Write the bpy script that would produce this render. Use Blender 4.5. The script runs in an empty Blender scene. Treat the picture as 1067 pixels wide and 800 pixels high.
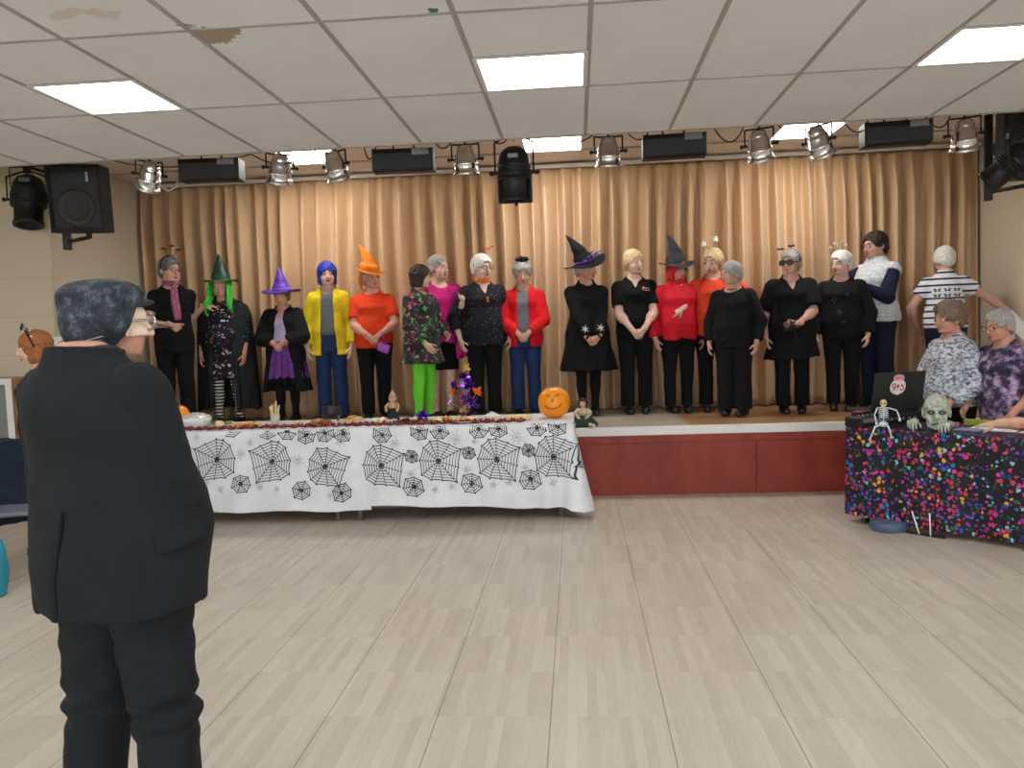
import bpy, math, random
import numpy as np
from mathutils import Vector, Matrix

random.seed(7)
SC = bpy.context.scene
COL = SC.collection
PI = math.pi

# ------------------------------------------------------------------ camera
F_PX, PITCH, YAW, ROLL, EYE = 852.78, -0.06385, -0.08081, -0.03494, 1.5
_fw = Vector((math.sin(YAW)*math.cos(PITCH), math.cos(YAW)*math.cos(PITCH), math.sin(PITCH)))
_rt = Vector((math.cos(YAW), -math.sin(YAW), 0))
_up = _rt.cross(_fw)
_r2 = math.cos(ROLL)*_rt + math.sin(ROLL)*_up
_u2 = -math.sin(ROLL)*_rt + math.cos(ROLL)*_up
cd = bpy.data.cameras.new('camera')
cd.sensor_width = 36
cd.sensor_fit = 'HORIZONTAL'
cd.lens = F_PX/1067*36
cd.clip_end = 100
cam = bpy.data.objects.new('camera', cd)
COL.objects.link(cam)
cam.matrix_world = Matrix(((_r2.x, _u2.x, -_fw.x, 0), (_r2.y, _u2.y, -_fw.y, 0), (_r2.z, _u2.z, -_fw.z, EYE), (0, 0, 0, 1)))
SC.camera = cam

# ------------------------------------------------------------------ light and exposure
EXPOSURE = 0.38
DAYLIGHT = 1.3           # sky seen through the windows at the back of the hall
PANEL = 11.5             # ceiling light panels
STAGE_PANEL = 22.0
SC.view_settings.view_transform = 'Standard'
SC.view_settings.look = 'None'
SC.view_settings.gamma = 1
SC.view_settings.use_curve_mapping = False
SC.view_settings.exposure = EXPOSURE
w = bpy.data.worlds.new('sky')
SC.world = w
w.use_nodes = True
bg = w.node_tree.nodes['Background']
bg.inputs[0].default_value = (0.80, 0.90, 1.0, 1)
bg.inputs[1].default_value = DAYLIGHT

# daylight entering through the row of windows in the rear wall
ld = bpy.data.lights.new('window_daylight', 'AREA')
ld.shape = 'RECTANGLE'
ld.size, ld.size_y, ld.energy = 9.0, 1.5, 260
ld.color = (0.86, 0.93, 1.0)
lo = bpy.data.objects.new('window_daylight', ld)
COL.objects.link(lo)
lo.location = (-0.3, -4.3, 1.75)
lo.rotation_euler = (math.radians(84), 0, 0)

# ------------------------------------------------------------------ node materials
def srgb(r, g, b):
    f = lambda c: (c/255)/12.92 if c/255 <= .04045 else ((c/255+.055)/1.055)**2.4
    return (f(r), f(g), f(b), 1)

class NT:
    def __init__(s, name):
        s.m = bpy.data.materials.new(name)
        s.m.use_nodes = True
        s.t = s.m.node_tree
        s.b = s.t.nodes['Principled BSDF']
        s.tc = None
    def n(s, typ, **kw):
        x = s.t.nodes.new(typ)
        for k, v in kw.items():
            if k.startswith('i_'):
                x.inputs[k[2:]].default_value = v
            else:
                setattr(x, k, v)
        return x
    def l(s, a, b):
        s.t.links.new(a, b)
    def co(s, scale=(1, 1, 1), rot=(0, 0, 0), kind='Object'):
        if s.tc is None:
            s.tc = s.n('ShaderNodeTexCoord')
        mp = s.n('ShaderNodeMapping')
        mp.inputs['Scale'].default_value = scale
        mp.inputs['Rotation'].default_value = rot
        s.l(s.tc.outputs[kind], mp.inputs['Vector'])
        return mp.outputs['Vector']
    def noise(s, scale, detail=3, rough=.5, vec=None):
        x = s.n('ShaderNodeTexNoise')
        x.inputs['Scale'].default_value = scale
        x.inputs['Detail'].default_value = detail
        x.inputs['Roughness'].default_value = rough
        s.l(vec if vec is not None else s.co(), x.inputs['Vector'])
        return x
    def ramp(s, fac, stops, interp='LINEAR'):
        x = s.n('ShaderNodeValToRGB')
        x.color_ramp.interpolation = interp
        e = x.color_ramp.elements
        while len(e) < len(stops):
            e.new(.5)
        for i, (p, c) in enumerate(stops):
            e[i].position = p
            e[i].color = c
        s.l(fac, x.inputs['Fac'])
        return x.outputs['Color']
    def mix(s, fac, a, b, mode='MIX'):
        x = s.n('ShaderNodeMix', data_type='RGBA', blend_type=mode)
        for v, k in ((fac, 0), (a, 6), (b, 7)):
            if hasattr(v, 'is_output'):
                s.l(v, x.inputs[k])
            else:
                x.inputs[k].default_value = v
        return x.outputs[2]
    def math(s, op, a, b=None):
        x = s.n('ShaderNodeMath', operation=op)
        for v, k in ((a, 0), (b, 1)):
            if v is None:
                continue
            if hasattr(v, 'is_output'):
                s.l(v, x.inputs[k])
            else:
                x.inputs[k].default_value = v
        return x.outputs[0]
    def bump(s, h, strength=.3, dist=.01):
        x = s.n('ShaderNodeBump')
        x.inputs['Strength'].default_value = strength
        x.inputs['Distance'].default_value = dist
        s.l(h, x.inputs['Height'])
        s.l(x.outputs['Normal'], s.b.inputs['Normal'])
    def base(s, c):
        if hasattr(c, 'is_output'):
            s.l(c, s.b.inputs['Base Color'])
        else:
            s.b.inputs['Base Color'].default_value = c
    def set(s, rough=.6, metal=0, spec=None):
        s.b.inputs['Roughness'].default_value = rough
        s.b.inputs['Metallic'].default_value = metal
        if spec is not None:
            s.b.inputs['Specular IOR Level'].default_value = spec

_MC = {}
def plain(name, col, rough=.6, metal=0, var=.12, nscale=6, bump=0, bscale=60, spec=None):
    """a solid colour with slight mottling and an optional fine bump"""
    if name in _MC:
        return _MC[name]
    t = NT(name)
    d = tuple(c*(1-var) for c in col[:3])+(1,)
    u = tuple(min(1, c*(1+var)) for c in col[:3])+(1,)
    t.base(t.ramp(t.noise(nscale).outputs['Fac'], [(.3, d), (.7, u)]))
    t.set(rough, metal, spec)
    if bump:
        t.bump(t.noise(bscale, 4).outputs['Fac'], bump, .004)
    _MC[name] = t.m
    return t.m

def fabric(name, col, rough=.9, var=.15, bump=.35, bscale=18, sheen=.0):
    if name in _MC:
        return _MC[name]
    t = NT(name)
    d = tuple(c*(1-var) for c in col[:3])+(1,)
    u = tuple(min(1, c*(1+var)) for c in col[:3])+(1,)
    t.base(t.ramp(t.noise(9, 4).outputs['Fac'], [(.3, d), (.7, u)]))
    t.set(rough, 0, .25)
    a = t.noise(bscale, 3, .55, t.co((1, 1, .45))).outputs['Fac']
    b = t.noise(260, 2).outputs['Fac']
    t.bump(t.math('ADD', a, t.math('MULTIPLY', b, .12)), bump, .02)
    if sheen:
        t.b.inputs['Sheen Weight'].default_value = sheen
    _MC[name] = t.m
    return t.m

def spots(name, ground, cols, scale=30, size=.42, rough=.85, stretch=(1, 1, 1), keep=1.0, warp=.0):
    """small blots of several colours on a ground colour: printed fabrics"""
    if name in _MC:
        return _MC[name]
    t = NT(name)
    v = t.co(stretch)
    if warp:
        nz = t.noise(scale*1.3, 2, .5, v)
        mx = t.n('ShaderNodeMix', data_type='VECTOR')
        mx.inputs[0].default_value = warp
        t.l(v, mx.inputs[4]); t.l(nz.outputs['Color'], mx.inputs[5])
        v = mx.outputs[1]
    vo = t.n('ShaderNodeTexVoronoi', feature='F1')
    vo.inputs['Scale'].default_value = scale
    vo.inputs['Randomness'].default_value = .9
    t.l(v, vo.inputs['Vector'])
    sep = t.n('ShaderNodeSeparateColor')
    t.l(vo.outputs['Color'], sep.inputs[0])
    n = len(cols)
    c = t.ramp(sep.outputs[0], [(i/n, cc) for i, cc in enumerate(cols)], 'CONSTANT')
    inside = t.math('LESS_THAN', vo.outputs['Distance'], size)
    if keep < 1:
        inside = t.math('MULTIPLY', inside, t.math('LESS_THAN', sep.outputs[1], keep))
    t.base(t.mix(inside, ground, c))
    t.set(rough, 0, .3)
    t.bump(t.noise(18, 3).outputs['Fac'], .3, .02)
    _MC[name] = t.m
    return t.m

def stripes(name, cols, period, axis=2, duty=.5, rough=.85):
    if name in _MC:
        return _MC[name]
    t = NT(name)
    sep = t.n('ShaderNodeSeparateXYZ')
    t.l(t.co(), sep.inputs[0])
    fr = t.math('FRACT', t.math('DIVIDE', sep.outputs[axis], period))
    t.base(t.mix(t.math('LESS_THAN', fr, duty), cols[1], cols[0]))
    t.set(rough, 0, .3)
    t.bump(t.noise(18, 3).outputs['Fac'], .25, .02)
    _MC[name] = t.m
    return t.m

def glow(name, col, strength):
    t = NT(name)
    t.base((.8, .8, .8, 1))
    t.b.inputs['Emission Color'].default_value = col
    t.b.inputs['Emission Strength'].default_value = strength
    return t.m

# ------------------------------------------------------------------ mesh helpers
def link(o, parent=None):
    COL.objects.link(o)
    if parent is not None:
        o.parent = parent
    return o

def mesh_obj(name, verts, faces, mats, parent=None, midx=None, smooth=True):
    me = bpy.data.meshes.new(name)
    if isinstance(verts, np.ndarray) and isinstance(faces, np.ndarray):
        me.vertices.add(len(verts))
        me.vertices.foreach_set('co', np.ascontiguousarray(verts, np.float32).ravel())
        k = faces.shape[1]
        me.loops.add(faces.size)
        me.loops.foreach_set('vertex_index', faces.astype(np.int32).ravel())
        me.polygons.add(len(faces))
        me.polygons.foreach_set('loop_start', np.arange(0, faces.size, k, dtype=np.int32))
        me.polygons.foreach_set('loop_total', np.full(len(faces), k, np.int32))
        if midx is not None:
            me.polygons.foreach_set('material_index', np.asarray(midx, np.int32))
        me.update(calc_edges=True)
    else:
        me.from_pydata(verts, [], faces)
        if midx is not None:
            me.polygons.foreach_set('material_index', midx)
    if not isinstance(mats, (list, tuple)):
        mats = [mats]
    for m in mats:
        me.materials.append(m)
    me.polygons.foreach_set('use_smooth', [smooth]*len(me.polygons))
    me.validate()
    me.update()
    o = bpy.data.objects.new(name, me)
    return link(o, parent)

def rotm(axis, a):
    return Matrix.Rotation(a, 3, axis)

class MB:
    """collects simple shapes that become ONE mesh object"""
    def __init__(s):
        s.v, s.f, s.m, s.sm = [], [], [], []
    def add(s, vs, fs, mi=0, sm=False, M=None):
        o = len(s.v)
        for p in vs:
            p = Vector(p)
            s.v.append(tuple(M @ p if M is not None else p))
        for f in fs:
            s.f.append(tuple(i+o for i in f)); s.m.append(mi); s.sm.append(sm)
        return s
    def box(s, lo, hi, mi=0, M=None, bev=0.0):
        x0, y0, z0 = lo; x1, y1, z1 = hi
        if bev <= 0:
            vs = [(x0, y0, z0), (x1, y0, z0), (x1, y1, z0), (x0, y1, z0), (x0, y0, z1), (x1, y0, z1), (x1, y1, z1), (x0, y1, z1)]
            fs = [(3, 2, 1, 0), (4, 5, 6, 7), (0, 1, 5, 4), (1, 2, 6, 5), (2, 3, 7, 6), (3, 0, 4, 7)]
            return s.add(vs, fs, mi, False, M)
        import bmesh
        bm = bmesh.new()
        bmesh.ops.create_cube(bm, size=1)
        for v in bm.verts:
            v.co = Vector(((x0+x1)/2+v.co.x*(x1-x0), (y0+y1)/2+v.co.y*(y1-y0), (z0+z1)/2+v.co.z*(z1-z0)))
        bmesh.ops.bevel(bm, geom=list(bm.edges), offset=bev, segments=2, affect='EDGES', profile=.5)
        bm.verts.index_update()
        s.add([v.co.copy() for v in bm.verts], [[v.index for v in f.verts] for f in bm.faces], mi, False, M)
        bm.free()
        return s
    def tube(s, pts, r, n=10, mi=0, M=None, cap=True):
        pts = [Vector(p) for p in pts]
        rr = r if isinstance(r, (list, tuple)) else [r]*len(pts)
        vs, fs = [], []
        d0 = (pts[1]-pts[0]).normalized()
        a = d0.orthogonal().normalized()
        for i, p in enumerate(pts):
            d = (pts[min(i+1, len(pts)-1)]-pts[max(i-1, 0)]).normalized()
            a = (a-d*a.dot(d))
            a = a.normalized() if a.length > 1e-6 else d.orthogonal().normalized()
            b = d.cross(a)
            for k in range(n):
                t = 2*PI*k/n
                vs.append(p+(a*math.cos(t)+b*math.sin(t))*rr[i])
        for i in range(len(pts)-1):
            for k in range(n):
                fs.append((i*n+k, i*n+(k+1) % n, (i+1)*n+(k+1) % n, (i+1)*n+k))
        if cap:
            fs.append(tuple(reversed(range(n))))
            fs.append(tuple((len(pts)-1)*n+k for k in range(n)))
        return s.add(vs, fs, mi, True, M)
    def lathe(s, prof, n=24, mi=0, M=None, fold=0, nf=0, ph=0, sx=1, sy=1):
        """prof: list of (radius, z); closed when it starts and ends at r=0"""
        vs, fs = [], []
        for r, z in prof:
            for k in range(n):
                t = 2*PI*k/n
                q = r*(1+fold*math.cos(nf*t+ph))
                vs.append((q*math.cos(t)*sx, q*math.sin(t)*sy, z))
        for i in range(len(prof)-1):
            for k in range(n):
                fs.append((i*n+k, i*n+(k+1) % n, (i+1)*n+(k+1) % n, (i+1)*n+k))
        if prof[0][0] > 1e-6:
            fs.append(tuple(reversed(range(n))))
        if prof[-1][0] > 1e-6:
            fs.append(tuple((len(prof)-1)*n+k for k in range(n)))
        return s.add(vs, fs, mi, True, M)
    def ball(s, c, r, n=14, mi=0, M=None, sq=(1, 1, 1)):
        h = max(5, n//2)
        vs, fs = [], []
        for i in range(h+1):
            ph = -PI/2+PI*i/h
            for k in range(n):
                t = 2*PI*k/n
                vs.append((c[0]+r*sq[0]*math.cos(ph)*math.cos(t), c[1]+r*sq[1]*math.cos(ph)*math.sin(t), c[2]+r*sq[2]*math.sin(ph)))
        for i in range(h):
            for k in range(n):
                fs.append((i*n+k, i*n+(k+1) % n, (i+1)*n+(k+1) % n, (i+1)*n+k))
        return s.add(vs, fs, mi, True, M)
    def build(s, name, mats, parent=None):
        o = mesh_obj(name, s.v, s.f, mats, parent, s.m)
        o.data.polygons.foreach_set('use_smooth', s.sm)
        o.data.update()
        return o

def empty(name, loc=(0, 0, 0), rz=0):
    o = bpy.data.objects.new(name, None)
    o.empty_display_size = .1
    o.location = loc
    o.rotation_euler = (0, 0, rz)
    return link(o)

def tag(o, label, cat, group=None, kind=None):
    o['label'] = label
    o['category'] = cat
    if group:
        o['group'] = group
    if kind:
        o['kind'] = kind
    return o

def struct(o, label=None):
    o['kind'] = 'structure'
    if label:
        o['label'] = label
    return o

def copy_tree(o, parent=None):
    c = o.copy()
    COL.objects.link(c)
    c.parent = parent
    for ch in list(o.children):
        copy_tree(ch, c)
    return c

# ------------------------------------------------------------------ implicit surfaces (numpy)
def sm_min(a, b, k):
    if k <= 0:
        return np.minimum(a, b)
    h = np.clip(.5+.5*(b-a)/k, 0, 1)
    return b*(1-h)+a*h-k*h*(1-h)

def sm_max(a, b, k):
    return -sm_min(-a, -b, k)

def V3(p):
    return np.asarray(p, np.float32)

def capsule(p, a, b, ra, rb):
    a, b = V3(a), V3(b)
    ba = b-a
    pa = p-a
    t = np.clip((pa@ba)/max(1e-9, float(ba@ba)), 0, 1)
    q = pa-t[:, None]*ba
    return np.sqrt((q*q).sum(1))-(ra+(rb-ra)*t)

def ellipsoid(p, c, r):
    q = p-V3(c)
    r = V3(r)
    k0 = np.sqrt(((q/r)**2).sum(1))
    k1 = np.sqrt(((q/(r*r))**2).sum(1))+1e-9
    return k0*(k0-1)/k1

def loft(p, keys, zlo=None, zhi=None):
    """elliptical sections stacked along z; keys rows = (z, cx, cy, a, b)"""
    K = np.asarray(sorted(keys), np.float32)
    zz = np.linspace(K[0, 0], K[-1, 0], 120).astype(np.float32)
    tab = [np.interp(zz, K[:, 0], K[:, j]) for j in range(1, 5)]
    ker = np.array([1, 2, 3, 4, 3, 2, 1], np.float32); ker /= ker.sum()
    tab = [np.convolve(np.pad(t, 3, mode='edge'), ker, 'valid') for t in tab]
    z = p[:, 2]
    cx, cy, a, b = (np.interp(z, zz, t) for t in tab)
    x = p[:, 0]-cx; y = p[:, 1]-cy
    k0 = np.sqrt((x/a)**2+(y/b)**2)
    k1 = np.sqrt((x/(a*a))**2+(y/(b*b))**2)+1e-9
    d = k0*(k0-1)/k1
    lo = K[0, 0] if zlo is None else zlo
    hi = K[-1, 0] if zhi is None else zhi
    return np.maximum(d, np.maximum(lo-z, z-hi))

def wob(p, f, seed=0):
    x, y, z = p[:, 0]*f+seed*1.7, p[:, 1]*f+seed*2.3, p[:, 2]*f+seed*.9
    return (np.sin(x+1.9*np.sin(.7*y+.5*z))+np.sin(1.3*y+1.7*np.sin(.8*z-.6*x))+np.sin(1.1*z+1.5*np.sin(.9*x+.4*y)))/3

def nets(fn, lo, hi, h, B=6):
    """surface nets over a sparse grid; returns verts, quads"""
    lo = np.asarray(lo, float); hi = np.asarray(hi, float)
    nb = np.maximum(1, np.ceil((hi-lo)/(h*B)).astype(int))
    N = nb*B+1
    bi = np.stack(np.meshgrid(*[np.arange(n) for n in nb], indexing='ij'), -1).reshape(-1, 3)
    cen = (lo+(bi+.5)*B*h).astype(np.float32)
    dc = fn(cen)
    act = np.abs(dc) < h*B*1.25
    Fg = np.ones(N, np.float32)
    # far blocks: fill with sign
    s = np.where(dc < 0, -1., 1.).astype(np.float32)
    S = s.reshape(nb)
    Fg[:-1, :-1, :-1] = np.repeat(np.repeat(np.repeat(S, B, 0), B, 1), B, 2)
    off = np.stack(np.meshgrid(*[np.arange(B+1)]*3, indexing='ij'), -1).reshape(-1, 3)
    ids = (bi[act][:, None, :]*B+off[None]).reshape(-1, 3)
    flat = np.unique(np.ravel_multi_index(ids.T, N))
    ii = np.stack(np.unravel_index(flat, N), -1)
    out = np.empty(len(flat), np.float32)
    for c in range(0, len(flat), 120000):
        out[c:c+120000] = fn((lo+ii[c:c+120000]*h).astype(np.float32))
    Fg.ravel()[flat] = out
    for ax in range(3):   # closed border
        sl = [slice(None)]*3
        for e in (0, -1):
            sl[ax] = e
            Fg[tuple(sl)] = np.maximum(Fg[tuple(sl)], h*.2)
    neg = Fg < 0
    n = [d-1 for d in N]
    cnt = np.zeros(n, np.int8)
    for dx in (0, 1):
        for dy in (0, 1):
            for dz in (0, 1):
                cnt += neg[dx:dx+n[0], dy:dy+n[1], dz:dz+n[2]]
    cells = np.argwhere((cnt > 0) & (cnt < 8))
    if len(cells) == 0:
        return np.zeros((0, 3)), np.zeros((0, 4), int)
    vid = np.full(n, -1, np.int64)
    vid[tuple(cells.T)] = np.arange(len(cells))
    acc = np.zeros((len(cells), 3)); num = np.zeros(len(cells))
    cor = [(0, 0, 0), (1, 0, 0), (0, 1, 0), (1, 1, 0), (0, 0, 1), (1, 0, 1), (0, 1, 1), (1, 1, 1)]
    for a in range(8):
        for b in range(a+1, 8):
            if sum(x != y for x, y in zip(cor[a], cor[b])) != 1:
                continue
            ca, cb = np.array(cor[a]), np.array(cor[b])
            fa = Fg[tuple((cells+ca).T)]; fb = Fg[tuple((cells+cb).T)]
            m = (fa < 0) != (fb < 0)
            t = np.where(m, fa/np.where(m, fa-fb, 1), 0)
            acc += np.where(m[:, None], ca+t[:, None]*(cb-ca), 0)
            num += m
    verts = lo+(cells+acc/num[:, None])*h
    quads = []
    for ax in range(3):
        e = np.eye(3, dtype=int)[ax]
        u = np.eye(3, dtype=int)[(ax+1) % 3]; v = np.eye(3, dtype=int)[(ax+2) % 3]
        A = neg[:N[0]-e[0], :N[1]-e[1], :N[2]-e[2]]
        Bn = neg[e[0]:, e[1]:, e[2]:]
        E = np.argwhere(A != Bn)
        ok = np.all((E-u-v >= 0), 1) & np.all(E < np.array(n), 1)
        E = E[ok]
        q = np.stack([vid[tuple((E-u-v).T)], vid[tuple((E-v).T)], vid[tuple(E.T)], vid[tuple((E-u).T)]], 1)
        flip = ~A[tuple(E.T)]
        q[flip] = q[flip][:, ::-1]
        quads.append(q)
    q = np.concatenate(quads)
    q = q[(q >= 0).all(1)]
    # light smoothing
    for _ in range(1):
        nv = len(verts)
        src = np.concatenate([q[:, (k+d) % 4] for k in range(4) for d in (1, -1)])
        dst = np.concatenate([q[:, k] for k in range(4) for d in (1, -1)])
        c = np.bincount(dst, minlength=nv).astype(float)
        sm = np.stack([np.bincount(dst, weights=verts[src, j], minlength=nv) for j in range(3)], 1)
        c[c == 0] = 1
        verts = .55*verts+.45*sm/c[:, None]
    return verts, q

# ================================================================== THE HALL (structure)
HZ = 2.9025        # suspended ceiling of the hall
EDGE = 6.05        # where it stops, short of the stage
YS = 7.33          # stage front and the wall beside it
SZ = 3.30          # higher ceiling over the stage
CY = 8.96          # curtain line
XL, XR = -6.3, 5.6
SL, SR = -4.87, 4.22
REAR = -4.2
def tint(c, k):
    return tuple(x*k for x in c[:3])+(1,)

# floor: narrow hardwood strips running away from the camera
FL = NT('hardwood_strip_floor')
v = FL.co((1, 1, 1), (0, 0, PI/2))
br = FL.n('ShaderNodeTexBrick', offset=.37, offset_frequency=1, squash=1)
br.inputs['Scale'].default_value = 1
br.inputs['Mortar Size'].default_value = .0012
br.inputs['Mortar Smooth'].default_value = .3
br.inputs['Brick Width'].default_value = .42
br.inputs['Row Height'].default_value = .0405
br.inputs['Bias'].default_value = .1
br.inputs['Color1'].default_value = (.38, .38, .38, 1)
br.inputs['Color2'].default_value = (.72, .72, .72, 1)
br.inputs['Mortar'].default_value = (.45, .45, .45, 1)
FL.l(v, br.inputs['Vector'])
gr = FL.noise(9, 5, .6, FL.co((9, .7, 1)))
bl = FL.noise(1.1, 3)
f = FL.math('ADD', FL.math('MULTIPLY', br.outputs['Color'], .62), FL.math('ADD', FL.math('MULTIPLY', gr.outputs['Fac'], .26), FL.math('MULTIPLY', bl.outputs['Fac'], .16)))
col = FL.ramp(f, [(.22, srgb(150, 138, 124)), (.48, srgb(176, 165, 150)), (.72, srgb(194, 184, 169)), (.9, srgb(206, 197, 183))])
# darker seams between the floor panels
sep = FL.n('ShaderNodeSeparateXYZ')
FL.l(FL.co(), sep.inputs[0])
fr = FL.math('FRACT', FL.math('ADD', FL.math('DIVIDE', sep.outputs[0], .4455), .33))
seam = FL.math('LESS_THAN', fr, .010)
kn = FL.math('GREATER_THAN', FL.noise(2.2, 5, .7, FL.co((4, .6, 1))).outputs['Fac'], .70)
c2 = FL.mix(FL.math('MULTIPLY', kn, .35), col, srgb(136, 112, 90))
FL.base(FL.mix(FL.math('MULTIPLY', seam, .75), c2, srgb(92, 78, 66)))
FL.set(.42, 0, .4)
FL.l(FL.ramp(FL.noise(3, 4).outputs['Fac'], [(.3, (.34,)*3+(1,)), (.7, (.52,)*3+(1,))]), FL.b.inputs['Roughness'])
FL.bump(f, .06, .004)
struct(MB().box((XL-.2, REAR-.2, -.12), (XR+.2, YS+.3, 0)).build('floor', FL.m))

# painted block walls
WL = NT('cream_painted_block')
def block(nt, c, axis_rot=(PI/2, 0, 0), bw=.45, rh=.225):
    b = nt.n('ShaderNodeTexBrick', offset=.5)
    b.inputs['Scale'].default_value = 1
    b.inputs['Brick Width'].default_value = bw
    b.inputs['Row Height'].default_value = rh
    b.inputs['Mortar Size'].default_value = .004
    b.inputs['Mortar Smooth'].default_value = .6
    b.inputs['Color1'].default_value = c
    b.inputs['Color2'].default_value = tint(c, .96)
    b.inputs['Mortar'].default_value = tint(c, .80)
    nt.l(nt.co((1, 1, 1), axis_rot), b.inputs['Vector'])
    n = nt.noise(1.7, 4)
    nt.base(nt.mix(nt.math('MULTIPLY', n.outputs['Fac'], .25), b.outputs['Color'], tint(c, .82)))
    nt.set(.7, 0, .3)
    nt.bump(nt.math('ADD', b.outputs['Fac'], nt.math('MULTIPLY', nt.noise(60, 3).outputs['Fac'], -.15)), -.25, .01)
block(WL, srgb(212, 198, 172), (-PI/2, 0, 0), 3.0, .36)
WS = NT('cream_painted_side_wall')
block(WS, srgb(214, 200, 176), (-PI/2, 0, PI/2), 3.0, .36)
struct(MB().box((XL-.2, YS, 0), (SL, YS+.15, SZ)).build('wall_front_left', WL.m))
struct(MB().box((SR, YS, 0), (XR+.2, YS+.15, SZ)).build('wall_front_right', WL.m))
struct(MB().box((SL-.15, YS+.15, 0), (SL, 9.4, SZ)).build('wall_stage_left', WS.m))
struct(MB().box((SR, YS+.15, 0), (SR+.15, 9.4, SZ)).build('wall_stage_right', WS.m))
struct(MB().box((SL-.15, 9.25, 0), (SR+.15, 9.4, SZ)).build('wall_stage_back', WL.m))
struct(MB().box((XL-.2, REAR, 0), (XL, YS, SZ)).build('wall_left', WS.m))
struct(MB().box((XR, REAR, 0), (XR+.2, YS, SZ)).build('wall_right', WS.m))
# rear wall with a row of tall windows letting the daylight in
mb = MB()
mb.box((XL-.2, REAR-.2, 0), (XR+.2, REAR, .95)).box((XL-.2, REAR-.2, 2.55), (XR+.2, REAR, SZ))
wx = [-5.6, -3.5, -1.4, .7, 2.8]
xs = [XL-.2]+[a for x in wx for a in (x, x+1.8)]+[XR+.2]
for i in range(0, len(xs), 2):
    mb.box((xs[i], REAR-.2, .95), (xs[i+1], REAR, 2.55))
struct(mb.build('wall_rear', WL.m))
WF = plain('white_window_paint', srgb(226, 226, 222), .4, var=.03)
GLS = NT('window_glass')
GLS.base((1, 1, 1, 1)); GLS.set(.02)
GLS.b.inputs['Transmission Weight'].default_value = 1
GLS.b.inputs['IOR'].default_value = 1.02
for i, x in enumerate(wx):
    m = MB()
    for a, b in (((x, .95), (x+.06, 2.55)), ((x+1.74, .95), (x+1.8, 2.55)), ((x, .95), (x+1.8, 1.01)), ((x, 2.49), (x+1.8, 2.55)), ((x+.87, .95), (x+.93, 2.55))):
        m.box((a[0], REAR-.14, a[1]), (b[0], REAR-.07, b[1]))
    wo = struct(m.build('window_%d' % (i+1), WF))
    MB().box((x+.05, REAR-.112, 1.0), (x+1.75, REAR-.106, 2.5)).build('pane', GLS.m, wo)

# suspended ceiling: tiles in a lay-in grid
X0 = .104
CT = NT('ceiling_tile')
c = srgb(238, 238, 239)
n1 = CT.noise(2.5, 3); n2 = CT.noise(140, 2)
cc = CT.ramp(CT.math('ADD', CT.math('MULTIPLY', n1.outputs['Fac'], .6), CT.math('MULTIPLY', n2.outputs['Fac'], .4)), [(.35, tint(c, .93)), (.65, c)])
# old water stains
geo = CT.n('ShaderNodeSeparateXYZ'); CT.l(CT.co(), geo.inputs[0])
def blot(x, y, rx, ry, thr, colr, prev, sc=9):
    dx = CT.math('DIVIDE', CT.math('SUBTRACT', geo.outputs[0], x), rx)
    dy = CT.math('DIVIDE', CT.math('SUBTRACT', geo.outputs[1], y), ry)
    r2 = CT.math('ADD', CT.math('MULTIPLY', dx, dx), CT.math('MULTIPLY', dy, dy))
    nn = CT.noise(sc, 4, .6).outputs['Fac']
    val = CT.math('SUBTRACT', CT.math('MULTIPLY', nn, 1.6), CT.math('MULTIPLY', r2, .8))
    return CT.mix(CT.math('GREATER_THAN', val, thr), prev, colr)
cc = blot(-1.62, 3.72, .22, .22, .62, srgb(176, 160, 138), cc)
cc = blot(-2.05, 3.40, .40, .16, .72, srgb(220, 213, 204), cc)
cc = blot(-.58, 3.62, .03, .05, .35, srgb(76, 120, 92), cc, 30)
CT.base(cc); CT.set(.9, 0, .2)
CT.bump(n2.outputs['Fac'], .15, .004)
lights = [(-5, 3.65), (-1, 3.65), (3, 3.65)]     # column, near y of the cell ... panels sit in the far half
mb = MB()
cols = range(-11, 10)
rows = range(-1, 9)
LP = []
for r_ in rows:
    y1 = EDGE-1.2*r_; y0 = y1-1.2
    if y0 < REAR-1.3 or y1 > EDGE+.01:
        continue
    for k in cols:
        x0 = X0+.6*k; x1 = x0+.6
        if x1 < XL or x0 > XR:
            continue
        lit = r_ in (1, 3, 5) and (k+1) % 4 == 0
        if lit:
            LP.append((x0, y1-.6))
            mb.box((x0, y0, HZ), (x1, y1-.6, HZ+.02))
        else:
            mb.box((x0, y0, HZ), (x1, y1, HZ+.02))
mb.box((X0-7.2, REAR-1.5, HZ+.02), (X0+6, EDGE, HZ+.03))
ce = struct(mb.build('ceiling', CT.m))
TB = plain('ceiling_grid_metal', srgb(170, 166, 160), .5, var=.04)
mb = MB()
for k in range(-11, 11):
    x = X0+.6*k
    mb.box((x-.012, REAR, HZ-.004), (x+.012, EDGE, HZ+.001))
for r_ in range(0, 9):
    y = EDGE-1.2*r_
    if r_:
        mb.box((XL, y-.010, HZ-.0045), (XR, y+.010, HZ+.001))
for x0, y0 in LP:
    mb.box((x0, y0-.010, HZ-.0045), (x0+.6, y0+.010, HZ+.001))
mb.box((XL, EDGE-.02, HZ-.006), (XR, EDGE+.01, HZ+.03))
struct(mb.build('trim_1', TB))
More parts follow.
